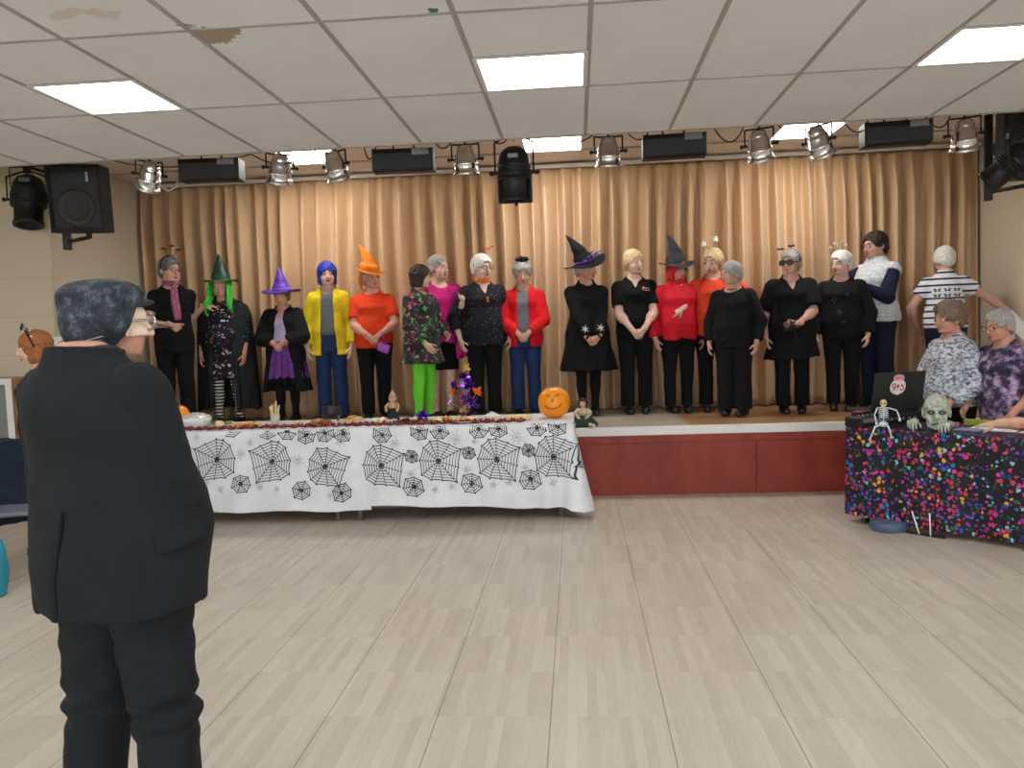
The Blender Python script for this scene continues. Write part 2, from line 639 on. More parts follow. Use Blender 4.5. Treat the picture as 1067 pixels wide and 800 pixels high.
# the higher ceiling over the stage and the upstand between the two
BC = NT('stage_ceiling_board')
n1 = BC.noise(2, 4)
BC.base(BC.ramp(n1.outputs['Fac'], [(.3, srgb(222, 212, 198)), (.7, srgb(234, 226, 214))])); BC.set(.85)
SLP = [(-2.87, 7.78), (-.48, 7.78), (1.93, 7.78)]
mb = MB()
ys0, ys1 = 7.78, 8.38
mb.box((XL-.2, EDGE, SZ), (XR+.2, ys0, SZ+.06)).box((SL-.2, ys1, SZ), (SR+.2, 9.4, SZ+.06))
xs = [SL-.2]+[a for x, _ in SLP for a in (x, x+.6)]+[SR+.2]
for i in range(0, len(xs), 2):
    mb.box((xs[i], ys0, SZ), (xs[i+1], ys1, SZ+.06))
struct(mb.build('ceiling_over_stage', BC.m))
struct(MB().box((XL-.2, EDGE-.03, HZ+.03), (XR+.2, EDGE, SZ+.06)).build('wall_ceiling_upstand', BC.m))
mb = MB()
mb.box((SL, 8.36, SZ-.012), (SR, 8.40, SZ))
struct(mb.build('trim_2', TB))

# stage: carcass with red panels, white nosing, wood floor
RED = NT('red_stained_panel')
v = RED.co((1, 1, .35))
a = RED.noise(7, 5, .62, v); b_ = RED.noise(1.3, 3)
sp_ = RED.noise(40, 2)
rc = RED.ramp(RED.math('ADD', RED.math('MULTIPLY', a.outputs['Fac'], .5), RED.math('MULTIPLY', b_.outputs['Fac'], .5)), [(.3, srgb(114, 36, 26)), (.5, srgb(142, 52, 36)), (.7, srgb(162, 70, 50))])
RED.base(RED.mix(RED.math('GREATER_THAN', sp_.outputs['Fac'], .76), rc, srgb(176, 110, 96)))
RED.set(.5, 0, .4)
STF = NT('stage_floorboards')
v = STF.co((1, 1, 1))
b = STF.n('ShaderNodeTexBrick', offset=.5)
b.inputs['Scale'].default_value = 1; b.inputs['Brick Width'].default_value = 2.4; b.inputs['Row Height'].default_value = .12
b.inputs['Mortar Size'].default_value = .002
b.inputs['Color1'].default_value = srgb(150, 112, 74); b.inputs['Color2'].default_value = srgb(168, 128, 88); b.inputs['Mortar'].default_value = srgb(96, 70, 46)
STF.l(v, b.inputs['Vector'])
n = STF.noise(14, 4, .6, STF.co((.6, 5, 1)))
STF.base(STF.mix(STF.math('MULTIPLY', n.outputs['Fac'], .4), b.outputs['Color'], srgb(128, 92, 60))); STF.set(.5)
struct(MB().box((SL, YS+.012, 0), (SR, 9.25, .607)).build('floor_stage', STF.m))
mb = MB()
px = [-4.9, -3.7, -2.5, -1.3, -.1, 1.55, 2.86, SR]
for i in range(len(px)-1):
    mb.box((px[i]+.003, YS-.006, .0), (px[i+1]-.003, YS+.012, .545), 0, None, .003)
mb.box((SL, YS-.016, .468), (SR, YS+.012, .540), 0, None, .004)
struct(mb.build('wall_stage_front', RED.m))
NOS = plain('white_gloss_nosing', srgb(226, 224, 220), .35, var=.04, nscale=3)
struct(MB().box((SL, YS-.022, .538), (SR, YS+.05, .612), 0, None, .006).build('trim_3', NOS))
GRY = NT('grey_stage_vinyl')
n = GRY.noise(3, 4)
GRY.base(GRY.ramp(n.outputs['Fac'], [(.3, srgb(150, 138, 120)), (.7, srgb(172, 160, 142))])); GRY.set(.6)
struct(MB().box((SL, YS+.05, .605), (.98, 9.1, .611)).build('floor_vinyl', GRY.m))
# skirting where the cream walls meet the floor
SKB = plain('brown_skirting', srgb(110, 72, 48), .5)
struct(MB().box((XL, YS-.018, 0), (SL, YS, .12)).build('baseboard_left', SKB))
struct(MB().box((SR, YS-.018, 0), (XR, YS, .12)).build('baseboard_right', SKB))
ZS = .613

# ------------------------------------------------------------------ curtain and rail
CU = NT('gold_curtain_cloth')
n = CU.noise(3, 4, .5, CU.co((1, 1, .2)))
CU.base(CU.ramp(n.outputs['Fac'], [(.3, srgb(190, 153, 112)), (.7, srgb(209, 174, 134))]))
CU.set(.6, 0, .35)
CU.b.inputs['Sheen Weight'].default_value = .25
CU.bump(CU.noise(240, 2).outputs['Fac'], .12, .004)
def make_curtain(x0, x1, seed, zt=3.235, zb=.622):
    rnd = random.Random(seed)
    xs, L = [], x0
    # pleats of uneven width
    bounds = [x0]
    while bounds[-1] < x1-.08:
        bounds.append(bounds[-1]+rnd.uniform(.11, .24))
    bounds[-1] = x1
    nx = int((x1-x0)/.011)
    X = np.linspace(x0, x1, nx)
    ph = np.interp(X, bounds, np.arange(len(bounds)))
    rows_ = np.concatenate([np.linspace(zt, zt-.25, 8), np.linspace(zt-.30, zb, 26)])
    amp = np.interp(X, bounds, [rnd.uniform(.6, 1.15) for _ in bounds])
    V = []
    for j, z in enumerate(rows_):
        t = (zt-z)/(zt-zb)
        g = min(1, .30+t*4.2)
        sh = .012*np.sin(X*2.1+t*2.4+seed)*t*3
        y = CY-.092*g*amp*(np.sin(2*PI*(ph)+.35*np.sin(2*PI*ph)+.5*math.sin(t*3)*np.sin(X*1.7)))
        y = y-.02*t*np.sin(X*3.1+seed)-.012*(1-g)*np.sin(2*PI*ph*2)
        V.append(np.stack([X+sh, y, np.full(nx, z)], 1))
    F = np.concatenate(V)
    n = len(rows_)
    idx = np.arange(n*nx).reshape(n, nx)
    q = np.stack([idx[:-1, :-1], idx[1:, :-1], idx[1:, 1:], idx[:-1, 1:]], -1).reshape(-1, 4)
    Bk = F+np.array((0, .006, 0))
    N = len(F)
    q2 = q[:, ::-1]+N
    e = []
    for a, b in ((idx[0, :-1], idx[0, 1:]), (idx[-1, 1:], idx[-1, :-1]), (idx[1:, 0], idx[:-1, 0]), (idx[:-1, -1], idx[1:, -1])):
        e.append(np.stack([a, b, b+N, a+N], 1))
    return np.concatenate([F, Bk]), np.concatenate([q, q2]+e)
v, q = make_curtain(SL+.03, .44, 3)
o = mesh_obj('stage_curtain', v, q, CU.m)
tag(o, 'long gold stage curtain hanging behind the left half of the line-up', 'curtain', 'gold stage curtains')
v, q = make_curtain(.40, SR-.02, 8)
v[:, 1] += .02
o = mesh_obj('stage_curtain', v, q, CU.m)
tag(o, 'long gold stage curtain hanging behind the right half of the line-up', 'curtain', 'gold stage curtains')
rl = MB().box((SL+.02, CY-.05, 3.235), (SR-.02, CY-.02, 3.275)).build('curtain_rail', plain('white_rail', srgb(222, 218, 210), .4, var=.03))
tag(rl, 'white curtain rail along the top of the gold curtain', 'rail')

# ------------------------------------------------------------------ ceiling light panels
FRM = plain('white_light_frame', srgb(228, 228, 226), .5, var=.02)
DIF = glow('lit_diffuser', (.955, .985, 1.0, 1), PANEL)
DIF2 = glow('lit_stage_diffuser', (1.0, .98, .95, 1), STAGE_PANEL)
def light_panel(x, y, z, dif, label, grp):
    t = empty('ceiling_light', (x+.3, y+.3, z))
    tag(t, label, 'ceiling light', grp)
    m = MB()
    for lo, hi in (((-.297, -.297), (.297, -.272)), ((-.297, .272), (.297, .297)), ((-.297, -.272), (-.272, .272)), ((.272, -.272), (.297, .272))):
        m.box((lo[0], lo[1], -.006), (hi[0], hi[1], .05))
    m.box((-.297, -.297, .05), (.297, .297, .056))
    m.build('frame', FRM, t)
    MB().box((-.273, -.273, -.001), (.273, .273, .006)).build('diffuser', dif, t)
    return t
for x, y in LP:
    if abs(y-(EDGE-1.8)) < .1 and x > -3.5 and x < 2.5:
        nm = {-2: 'left of the man in the flat cap', 0: '', 1: ''}
        lab = ('square lit ceiling panel above the man in the flat cap' if x < -1.5 else 'square lit ceiling panel in the middle of the tiled ceiling' if x < 1 else 'square lit ceiling panel above the right-hand disco table')
    else:
        lab = 'square lit ceiling panel further back in the tiled hall ceiling'
    light_panel(x, y, HZ, DIF, lab, 'square ceiling light panels in the hall')
for (x, y), w_ in zip(SLP, ('behind the lamps above the blue wig', 'behind the central black lamp', 'above the eye-masked person')):
    light_panel(x, y, SZ, DIF2, 'lit ceiling panel over the stage, '+w_, 'ceiling light panels over the stage')

# ================================================================== PEOPLE
SKIN = []
for nm, c in (('skin_fair', srgb(205, 158, 138)), ('skin_ruddy', srgb(203, 146, 124)), ('skin_pale', srgb(214, 174, 156))):
    t = NT(nm)
    t.base(t.ramp(t.noise(22, 4).outputs['Fac'], [(.3, tuple(x*.86 for x in c[:3])+(1,)), (.7, tuple(min(1, x*1.08) for x in c[:3])+(1,))]))
    t.set(.55, 0, .35)
    SKIN.append(t.m)
M_LIP = plain('lip', srgb(168, 92, 88), .5)
M_EYEW = plain('eye_white', srgb(225, 220, 212), .3, var=.02)
M_IRIS = plain('iris', srgb(46, 40, 36), .2, var=.02)

def nrm(v):
    v = np.asarray(v, float)
    return v/max(1e-9, np.linalg.norm(v))

def ik(S, W, l1, l2, pole):
    S, W = np.asarray(S, float), np.asarray(W, float)
    d = W-S
    L = np.linalg.norm(d)
    if L > (l1+l2)*.999:
        W = S+d/L*(l1+l2)*.999
        d = W-S; L = np.linalg.norm(d)
    a = (l1*l1-l2*l2+L*L)/(2*L)
    hh = math.sqrt(max(0, l1*l1-a*a))
    u = d/L
    p = np.asarray(pole, float)
    p = nrm(p-u*p.dot(u))
    return S+u*a+p*hh, W

CURL = {'relax': (14, 24, 16), 'curl': (38, 50, 30), 'fist': (75, 85, 45), 'flat': (4, 8, 5), 'point': (70, 85, 45)}

class Body:
    def __init__(s, h, w=1.0, belly=0.0, ws=1.0, bust=.0, arms=None, head=(0, 0, 0), stance=.055, foot=(8, -8), lean=0.0, side=0.0,
                 hs=None, headoff=(0, 0, 0), man=False, knees=0.0):
        s.h, s.w, s.man = h, w, man
        s.hs = (hs or 1.0)*(h/6.6)/.229
        arms = arms or {}
        q = h
        L = lambda z: (side*(z-.5)*q, -lean*(z-.5)*q) if z > .5 else (0, 0)
        s.off = L
        if man:
            prof = [(.455, .088, .070, .004), (.52, .100, .082, .004), (.57, .104, .090, -.004), (.62, .104, .090, -.008), (.68, .106, .086, -.006),
                    (.74, .112, .082, .0), (.785, .114, .072, .006), (.812, .104, .056, .010), (.832, .072, .046, .012), (.85, .044, .042, .012), (.87, .038, .040, .012)]
        else:
            prof = [(.455, .094, .074, .004), (.52, .104, .083, .006), (.57, .100, .084, -.004), (.62, .091, .078, -.006), (.68, .089, .075, -.004),
                    (.735, .096, .082+bust, -.010-bust*.8), (.78, .097, .066, .0), (.803, .088, .050, .006), (.824, .062, .042, .010), (.845, .040, .038, .010), (.865, .033, .034, .010)]
        s.keys = []
        for z, a, b, cy in prof:
            ox, oy = L(z)
            bb = belly*math.exp(-((z-.60)/.07)**2)
            wz = w if z < .76 else 1+(w-1)*.6
            ww = ws if z > .77 else 1
            s.keys.append((z*q, ox, cy*q+oy-bb*q*.5, (a*wz*ww+bb*.6)*q, (b*wz+bb*.6)*q))
        s.S, s.E, s.W, s.hand = {}, {}, {}, {}
        for sx in (-1, 1):
            A = dict(w=(sx*.150, -.02, .475), pole=(sx*.8, .8, 0), pose='relax', n=(-sx, .25, 0), f=None)
            A.update(arms.get(sx, {}))
            ox, oy = L(.80)
            S = np.array((sx*(.098 if man else .093)*q*ws*(1+(w-1)*.5)+ox, .006*q+oy, (.782 if man else .775)*q))
            W = np.array(A['w'])*q
            E, W = ik(S, W, .172*q, .150*q, A['pole'])
            s.S[sx], s.E[sx], s.W[sx], s.hand[sx] = S, E, W, A
        s.wa = 1+(w-1)*.7
        s.hip, s.knee, s.ank, s.fy = {}, {}, {}, {}
        for i, sx in enumerate((-1, 1)):
            s.hip[sx] = np.array((sx*.050*q*w, .004*q, .49*q))
            s.ank[sx] = np.array((sx*stance*q, .012*q, .045*q))
            k = (s.hip[sx]+s.ank[sx])/2; k[2] = .275*q; k[1] -= (.006+knees)*q
            s.knee[sx] = k
            s.fy[sx] = math.radians(foot[i])
        ox, oy = L(1.0)
        s.hc = np.array((ox+headoff[0], -.010*q+oy+headoff[1], q-.115*s.hs+headoff[2]))
        yw, pt, rl = (math.radians(a) for a in head)
        R = rotm('Z', yw) @ rotm('X', pt) @ rotm('Y', rl)
        s.R = np.array(R)*1.0
        s.HM = Matrix.Translation(Vector(s.hc)) @ R.to_4x4() @ Matrix.Scale(s.hs, 4)
        ox, oy = L(.83)
        s.n0 = np.array((ox, .012*q+oy, .825*q))
        s.n1 = s.hc+s.R@np.array((0, .022, -.055))*s.hs
    def hl(s, p):
        """point array to head-local units"""
        return ((p-V3(s.hc))@s.R.astype(np.float32))/np.float32(s.hs)
    def H(s, *p):
        return s.HM @ Vector(p)
    # -------- body surface
    def skin(s, p):
        q = s.h
        d = loft(p, s.keys)
        for sx in (-1, 1):
            a = capsule(p, s.S[sx], s.E[sx], .031*q*s.wa, .025*q*s.wa)
            f = sm_min(capsule(p, s.E[sx], s.W[sx], .0245*q*s.wa, .0155*q), ellipsoid(p, s.E[sx]+(s.W[sx]-s.E[sx])*.25, np.array((.027,)*3)*q*s.wa), .03)
            d = sm_min(d, sm_min(a, f, .012*q), .016*q)
            t = capsule(p, s.hip[sx], s.knee[sx], .052*q*s.w, .034*q)
            c = capsule(p, s.knee[sx], s.ank[sx], .032*q, .021*q)
            cal = ellipsoid(p, s.knee[sx]+(s.ank[sx]-s.knee[sx])*.32+np.array((0, .012*q, 0)), np.array((.031, .034, .075))*q)
            fx, fyv = math.sin(s.fy[sx]), -math.cos(s.fy[sx])
            toe = s.ank[sx]+np.array((fx*.085*q, fyv*.085*q, -.030*q))
            heel = s.ank[sx]+np.array((-fx*.022*q, -fyv*.022*q, -.026*q))
            ft = sm_min(capsule(p, heel, toe, .019*q, .015*q), capsule(p, s.ank[sx], toe, .020*q, .013*q), .02)
            lg = sm_min(sm_min(sm_min(t, c, .02), cal, .02), ft, .02)
            d = sm_min(d, lg, .018*q)
        d = sm_min(d, capsule(p, s.n0, s.n1, .033*q, .029*q), .02*q)
        return np.maximum(d, .007-p[:, 2])
    def headfn(s, P):
        p = s.hl(P)
        d = ellipsoid(p, (0, .014, .030), (.074, .094, .084))
        d = sm_min(d, ellipsoid(p, (0, -.030, -.030), (.057, .058, .080)), .03)
        d = sm_min(d, ellipsoid(p, (0, -.058, -.088), (.026, .026, .024)), .03)
        ax = np.abs(p[:, 0:1]); m = np.concatenate([ax, p[:, 1:]], 1)
        d = sm_min(d, ellipsoid(m, (.036, -.060, -.036), (.024, .022, .022)), .02)
        d = sm_min(d, ellipsoid(m, (.030, -.040, -.070), (.022, .026, .024)), .025)
        d = sm_min(d, capsule(m, (0, -.086, .026), (.034, -.072, .026), .010, .010), .012)
        d = sm_max(d, -ellipsoid(m, (.031, -.098, .006), (.019, .018, .012)), .012)
        d = sm_min(d, capsule(p, (0, -.088, .012), (0, -.110, -.026), .008, .0125), .010)
        d = sm_min(d, ellipsoid(m, (.011, -.098, -.029), (.0085, .010, .007)), .006)
        d = np.minimum(d, ellipsoid(m, (.031, -.0765, .006), (.0125, .0125, .0115)))
        d = sm_max(d, -capsule(m, (0, -.101, -.060), (.022, -.088, -.060), .0022, .001), .004)
        d = sm_min(d, capsule(m, (0, -.091, -.055), (.018, -.080, -.059), .0055, .003), .006)
        d = sm_min(d, capsule(m, (0, -.089, -.066), (.015, -.080, -.063), .0065, .003), .006)
        d = sm_min(d, ellipsoid(m, (.075, .008, -.004), (.010, .021, .033)), .008)
        nk = capsule(P, s.n0, s.n1, .034*s.h, .031*s.h)
        zc = (s.n0*.45+s.n1*.55)[2]
        d = sm_min(d*s.hs, nk, .022)
        return np.maximum(d, zc-P[:, 2])
    def handfn(s, sx):
        A = s.hand[sx]
        W = s.W[sx]
        f = nrm(A['f']) if A['f'] is not None else nrm(s.W[sx]-s.E[sx])
        n = np.asarray(A['n'], float); n = nrm(n-f*n.dot(f))
        t = np.cross(f, n) if sx < 0 else np.cross(n, f)
        k = (1.0 if s.man else .92)*(s.h/1.66)
        segs = []
        mc = []
        kn = [(.030, .082, .071), (.010, .086, .079), (-.010, .082, .073), (-.027, .074, .058)]
        c1, c2, c3 = (math.radians(a) for a in CURL[A['pose']])
        for i, (ox, oz, ln) in enumerate(kn):
            K = W+(t*ox+f*oz)*k
            mc.append((W+t*ox*.55*k, K))
            if A['pose'] == 'point' and i == 0:
                cc = (.05, .1, .05)
            else:
                cc = (c1*(1+.12*i), c2*(1+.05*i), c3)
            a = 0
            pt = K
            sp = nrm(f+t*ox*2.2)
            for j, fr in enumerate((.46, .30, .24)):
                a += cc[j]
                q = pt+(sp*math.cos(a)+n*math.sin(a))*ln*fr*k
                segs.append((pt, q, (.0090-.0009*j)*k, (.0083-.0009*j)*k, i))
                pt = q
        th = [W+(t*.018+f*.022)*k]
        d1 = nrm(t*.62+f*.72+n*.42); d2 = nrm(t*.25+f*.9+n*.5)
        th += [th[0]+d1*.040*k]; th += [th[1]+nrm(d1+d2)*.030*k]; th += [th[2]+d2*.024*k]
        def fn(p):
            d = capsule(p, W-f*.035, W+f*.01, .0158*s.h, .0155*s.h)
            for a, b in mc:
                d = sm_min(d, capsule(p, a, b, .0135*k, .0125*k), .010)
            fd = None
            for i in range(4):
                g = None
                for a, b, r1, r2, ii in segs:
                    if ii == i:
                        c = capsule(p, a, b, r1, r2)
                        g = c if g is None else np.minimum(g, c)
                fd = g if fd is None else np.minimum(fd, g)
            tt = capsule(p, th[0], th[1], .0125*k, .0110*k)
            tt = np.minimum(tt, capsule(p, th[1], th[2], .0105*k, .0095*k))
            tt = np.minimum(tt, capsule(p, th[2], th[3], .0093*k, .0078*k))
            return sm_min(sm_min(d, fd, .004), tt, .006)
        allp = np.array([W]+[b for _, b, *_ in segs]+th)
        return fn, allp.min(0)-.045, allp.max(0)+.045
    def box(s, m=.1):
        pts = np.array([s.S[k] for k in s.S]+[s.E[k] for k in s.E]+[s.W[k] for k in s.W]+[s.hip[k] for k in s.hip]+[s.ank[k] for k in s.ank]
                       +[np.array((k[1]+sg*k[3], k[2]+sg2*k[4], k[0])) for k in s.keys for sg in (-1, 1) for sg2 in (-1, 1)])
        lo, hi = pts.min(0)-m, pts.max(0)+m
        return lo, hi
    def build(s, root, skin=0, brow=srgb(120, 105, 95), hb=.0115, hh=.0058, hands=(-1, 1)):
        V, Q, MI = [], [], []
        n = 0
        lo, hi = s.box(.07)
        lo[2] = -.01; hi[2] = s.n1[2]+.05
        v, q = nets(s.skin, lo, hi, hb)
        V.append(v); Q.append(q+n); MI.append(np.zeros(len(q), int)); n += len(v)
        r = .15*s.hs
        v, q = nets(s.headfn, s.hc-r, s.hc+r, hh)
        c = s.hl(v[q].mean(1).astype(np.float32))
        ax = np.abs(c[:, 0])
        mi = np.zeros(len(q), int)
        ed = np.sqrt((ax-.031)**2+(c[:, 1]+.0765)**2+(c[:, 2]-.006)**2)
        mi[(ed < .0158) & (c[:, 1] < -.076) & (np.abs(c[:, 2]-.005) < .0058)] = 2
        mi[(mi == 2) & (np.sqrt((ax-.031)**2+(c[:, 2]-.006)**2) < .0078)] = 3
        lp = np.minimum(capsule(np.stack([ax, c[:, 1], c[:, 2]], 1).astype(np.float32), (0, -.091, -.055), (.017, -.081, -.059), .0065, .004),
                        capsule(np.stack([ax, c[:, 1], c[:, 2]], 1).astype(np.float32), (0, -.089, -.066), (.014, -.081, -.063), .007, .004))
        mi[lp < .0012] = 1
        bz = .0285-.10*np.maximum(0, ax-.034)
        mi[(np.abs(c[:, 2]-bz) < .0042) & (ax > .012) & (ax < .050) & (c[:, 1] < -.05)] = 4
        V.append(v); Q.append(q+n); MI.append(mi); n += len(v)
        for sx in hands:
            fn, lo, hi = s.handfn(sx)
            v, q = nets(fn, lo, hi, .0043)
            V.append(v); Q.append(q+n); MI.append(np.zeros(len(q), int)); n += len(v)
        key = 'brow_%d_%d_%d' % tuple(int(x*255) for x in brow[:3])
        mb = plain(key, brow, .8)
        return mesh_obj('body', np.concatenate(V), np.concatenate(Q), [SKIN[skin], M_LIP, M_EYEW, M_IRIS, mb], root, np.concatenate(MI))

def cloth(root, name, fn, lo, hi, mat, h=.0098, label=None):
    v, q = nets(fn, lo, hi, h)
    o = mesh_obj(name, v, q, mat, root)
    if label:
        o['label'] = label
    return o

def arm_fn(B, p, sx, sleeve, off, loose=.0, cuff=0.0):
    q = B.h
    S, E, W = B.S[sx], B.E[sx], B.W[sx]
    ru, re, rw = .031*q*B.wa+off+loose, .0255*q*B.wa+off+loose, .0175*q+off+loose*.6+cuff
    if sleeve <= 1.0:
        d1 = (E-S)/np.linalg.norm(E-S)
        end = S+(E-S)*sleeve
        c = capsule(p, S, S+(E-S)*(sleeve+.25), ru, ru+(re-ru)*.6)
        return np.maximum(c, ((p-V3(end))@V3(d1)))
    t = sleeve-1
    d2 = (W-E)/np.linalg.norm(W-E)
    end = E+(W-E)*t
    c = sm_min(capsule(p, S, E, ru, re), np.maximum(capsule(p, E, E+(W-E)*(t+.2), re, re+(rw-re)*min(1, t+.1)), ((p-V3(end))@V3(d2))), .012)
    return c

def top_fn(B, off=.014, hem=.5, sleeve=1.9, neck=.066, ny=-.014, nz=.832, v=None, flare=0.0, gap=None, loose=.004, fold=.0035, seed=0, bell=0, hz=None,
           nf=0, collar=0, cuff=0, slant=0.0, left=True, right=True):
    q = B.h
    ks = []
    for z, cx, cy, a, b in B.keys:
        f = z/q
        g = flare*max(0, (.66-f)/(.66-min(hem, .6))) if f < .66 else 0
        ks.append((z, cx, cy, a+off+g, b+off+g*.8))
    if hem < .455:
        k0 = ks[0]
        ks.append((hem*q, 0, k0[2], k0[3]+flare*.55+.012, k0[4]+flare*.5+.012))
        ks.append((hem*q-.05, 0, k0[2], k0[3]+flare*.6+.014, k0[4]+flare*.55+.014))
    def fn(p):
        d = loft(p, ks, hem*q, .862*q)
        if nf:
            th = np.arctan2(p[:, 1], p[:, 0])
            tt = np.clip((.6*q-p[:, 2])/(.6*q-hem*q), 0, 1)
            d = d-.010*tt*np.cos(nf*th+seed)-.004*tt*np.cos((nf*2+1)*th+2*seed)
        for sx, on in ((-1, right), (1, left)):
            if on:
                d = sm_min(d, arm_fn(B, p, sx, sleeve, off, loose, cuff), .016)
        z0 = (nz+.016)*q
        ox, oy = B.off(.84)
        sub = capsule(p, (ox, oy+ny*q*.8, z0), (ox, oy+.02*q, z0+.16), neck*1.22, neck*1.3)
        if v:
            sub = np.minimum(sub, np.maximum((np.abs(p[:, 0]-ox)-(p[:, 2]-v*q)*.42)*.9, p[:, 1]-oy))
        if collar:
            d = sm_min(d, np.maximum(capsule(p, B.n0, B.n1, .040*q+collar, .038*q+collar), p[:, 2]-(B.n0[2]+.055)), .02)
            sub = capsule(p, B.n0, B.n1, .037*q, .036*q)
        d = np.maximum(d, -sub)
        if gap:
            zt, wt, wb = gap
            gw = np.interp(p[:, 2], [hem*q, zt*q], [wb, wt])
            d = np.maximum(d, -np.maximum(np.abs(p[:, 0])-gw, p[:, 1]+.02))
        if slant:
            d = np.maximum(d, hem*q+slant*p[:, 0]-p[:, 2])
        return d+fold*wob(p, 26, seed)+fold*.5*wob(p, 55, seed+3)
    lo, hi = B.box(.06+flare)
    lo[2] = min(hem*q, min(B.W[k][2] for k in B.W))-.03
    hi[2] = max(hi[2], .90*q)
    return fn, lo, hi

def trouser_fn(B, off=.005, waist=.60, hem=.045, rh=.043, rk=.044, rt=.058, fold=.004, seed=0):
    q = B.h
    ks = [(z, cx, cy, a+off, b+off) for z, cx, cy, a, b in B.keys if z < .7*q]
    def fn(p):
        d = loft(p, ks, .45*q, waist*q)
        lg = None
        for sx in (-1, 1):
            a = B.ank[sx].copy(); a[2] = hem*q-.03
            t = sm_min(capsule(p, B.hip[sx], B.knee[sx], rt*q*B.w, rk*q), capsule(p, B.knee[sx], a, rk*q, rh*q), .02)
            t = sm_min(t, ellipsoid(p, B.knee[sx]+(B.ank[sx]-B.knee[sx])*.32+np.array((0, .012*q, 0)), np.array((.036, .040, .085))*q), .02)
            lg = t if lg is None else np.minimum(lg, t)
        d = sm_min(d, lg, .02*q)
        d = np.maximum(d, hem*q-p[:, 2])
        d = np.maximum(d, p[:, 2]-waist*q)
        return d+fold*wob(p*np.array((1, 1, .6), np.float32), 30, seed)
    lo, hi = B.box(.06)
    lo[2] = -.01; hi[2] = waist*q+.03
    return fn, lo, hi

def skirt_fn(B, z1=.60, z0=.3, ah=.13, bh=.11, off=.012, nf=9, amp=.012, seed=0):
    q = B.h
    top = min(B.keys, key=lambda k: abs(k[0]-z1*q))
    hip = min(B.keys, key=lambda k: abs(k[0]-.52*q))
    ks = [(z1*q+.02, top[1], top[2], top[3]+off, top[4]+off), (.54*q, hip[1], hip[2], hip[3]+off, hip[4]+off), (z0*q-.02, 0, hip[2], ah*q, bh*q)]
    def fn(p):
        d = loft(p, ks, z0*q, z1*q)
        th = np.arctan2(p[:, 1], p[:, 0])
        t = np.clip((z1*q-p[:, 2])/(z1*q-z0*q), 0, 1)
        d = d-amp*t*np.cos(nf*th+seed)-amp*.5*t*np.cos((nf*2+3)*th+1.3*seed)
        return d
    lo, hi = B.box(.08)
    lo = np.minimum(lo, (-ah*q-.05, -bh*q-.05, 0)); hi = np.maximum(hi, (ah*q+.05, bh*q+.05, 0))
    lo[2] = z0*q-.02; hi[2] = z1*q+.02
    return fn, lo, hi

def legs_fn(B, off=.003):
    q = B.h
    def fn(p):
        d = B.skin(p)-off
        d = np.maximum(d, p[:, 2]-.55*q)
        # keep only the legs
        return np.maximum(d, np.abs(p[:, 0])-.14*q)
    lo, hi = B.box(.05)
    lo[2] = -.01; hi[2] = .56*q
    return fn, lo, hi

def shoes(root, B, mat, grow=.009, lo_cut=.085):
    q = B.h
    for sx in (-1, 1):
        fx, fyv = math.sin(B.fy[sx]), -math.cos(B.fy[sx])
        A = B.ank[sx]
        toe = A+np.array((fx*.088*q, fyv*.088*q, 0)); toe[2] = .026
        mid = A+np.array((fx*.03*q, fyv*.03*q, 0)); mid[2] = .045
        heel = A+np.array((-fx*.022*q, -fyv*.022*q, 0)); heel[2] = .032
        def fn(p):
            d = sm_min(capsule(p, heel, toe, .034, .030), capsule(p, mid, toe, .038, .026), .03)
            d = sm_min(d, capsule(p, heel+np.array((0, 0, .03)), mid, .030, .032), .03)
            return np.maximum(np.maximum(d, .005-p[:, 2]), p[:, 2]-lo_cut)
        pts = np.array([toe, mid, heel])
        lo, hi = pts.min(0)-.06, pts.max(0)+.06
        lo[2] = -.01; hi[2] = lo_cut+.02
        v, f = nets(fn, lo, hi, .0075)
        mesh_obj('shoe', v, f, mat, root)

# ------------------------------------------------------------------ hair
def hair_fn(B, style='short', t=.012, front=.062, seed=0):
    hs = B.hs
    def fn(P):
        p = B.hl(P)
        rough = .0035*wob(p, 95, seed)+.0025*wob(p, 190, seed+4)
        if style == 'bob':
            d = ellipsoid(p, (0, .014, .034), (.078+t, .094+t, .084+t))
            d = sm_min(d, loft(p, [(-.115, 0, .012, .080, .070), (-.07, 0, .014, .090, .086), (.03, 0, .014, .090, .100)]), .02)
            low = -.095+.0*p[:, 1]
            fr = ellipsoid(p, (0, -.100, -.030), (.056, .088, front+.030))
            fr = np.minimum(fr, np.maximum(np.maximum(np.abs(p[:, 0])-.050, p[:, 1]+.03), p[:, 2]+.04))
        else:
            vol = {'short': 0, 'crop': -.004, 'puff': .008, 'curly': .012}[style]
            if style == 'curly':
                rough = rough+.011*wob(p, 52, seed)+.005*wob(p, 120, seed)
            d = ellipsoid(p, (0, .016, .036), (.075+t+vol, .095+t+vol, .083+t+vol))
            d = sm_min(d, ellipsoid(p, (0, .055, -.025), (.062+t*.7, .052+t, .060)), .03)
            low = np.where(p[:, 1] < .0, -.012, -.012-.9*p[:, 1])
            low = np.maximum(low, -.085)
            fr = ellipsoid(p, (0, -.105, -.022), (.073, .082, front+.024))
            fr = np.minimum(fr, np.maximum(p[:, 1]+.040, p[:, 2]+.012))
        inner = ellipsoid(p, (0, .014, .030), (.071, .090, .080))
        d = sm_max(d, -fr, .008)
        d = np.maximum(d, low-p[:, 2])
        d = np.maximum(d, -inner)
        return (d+rough)*hs
    r = .155*hs
    return fn, B.hc-r, B.hc+r

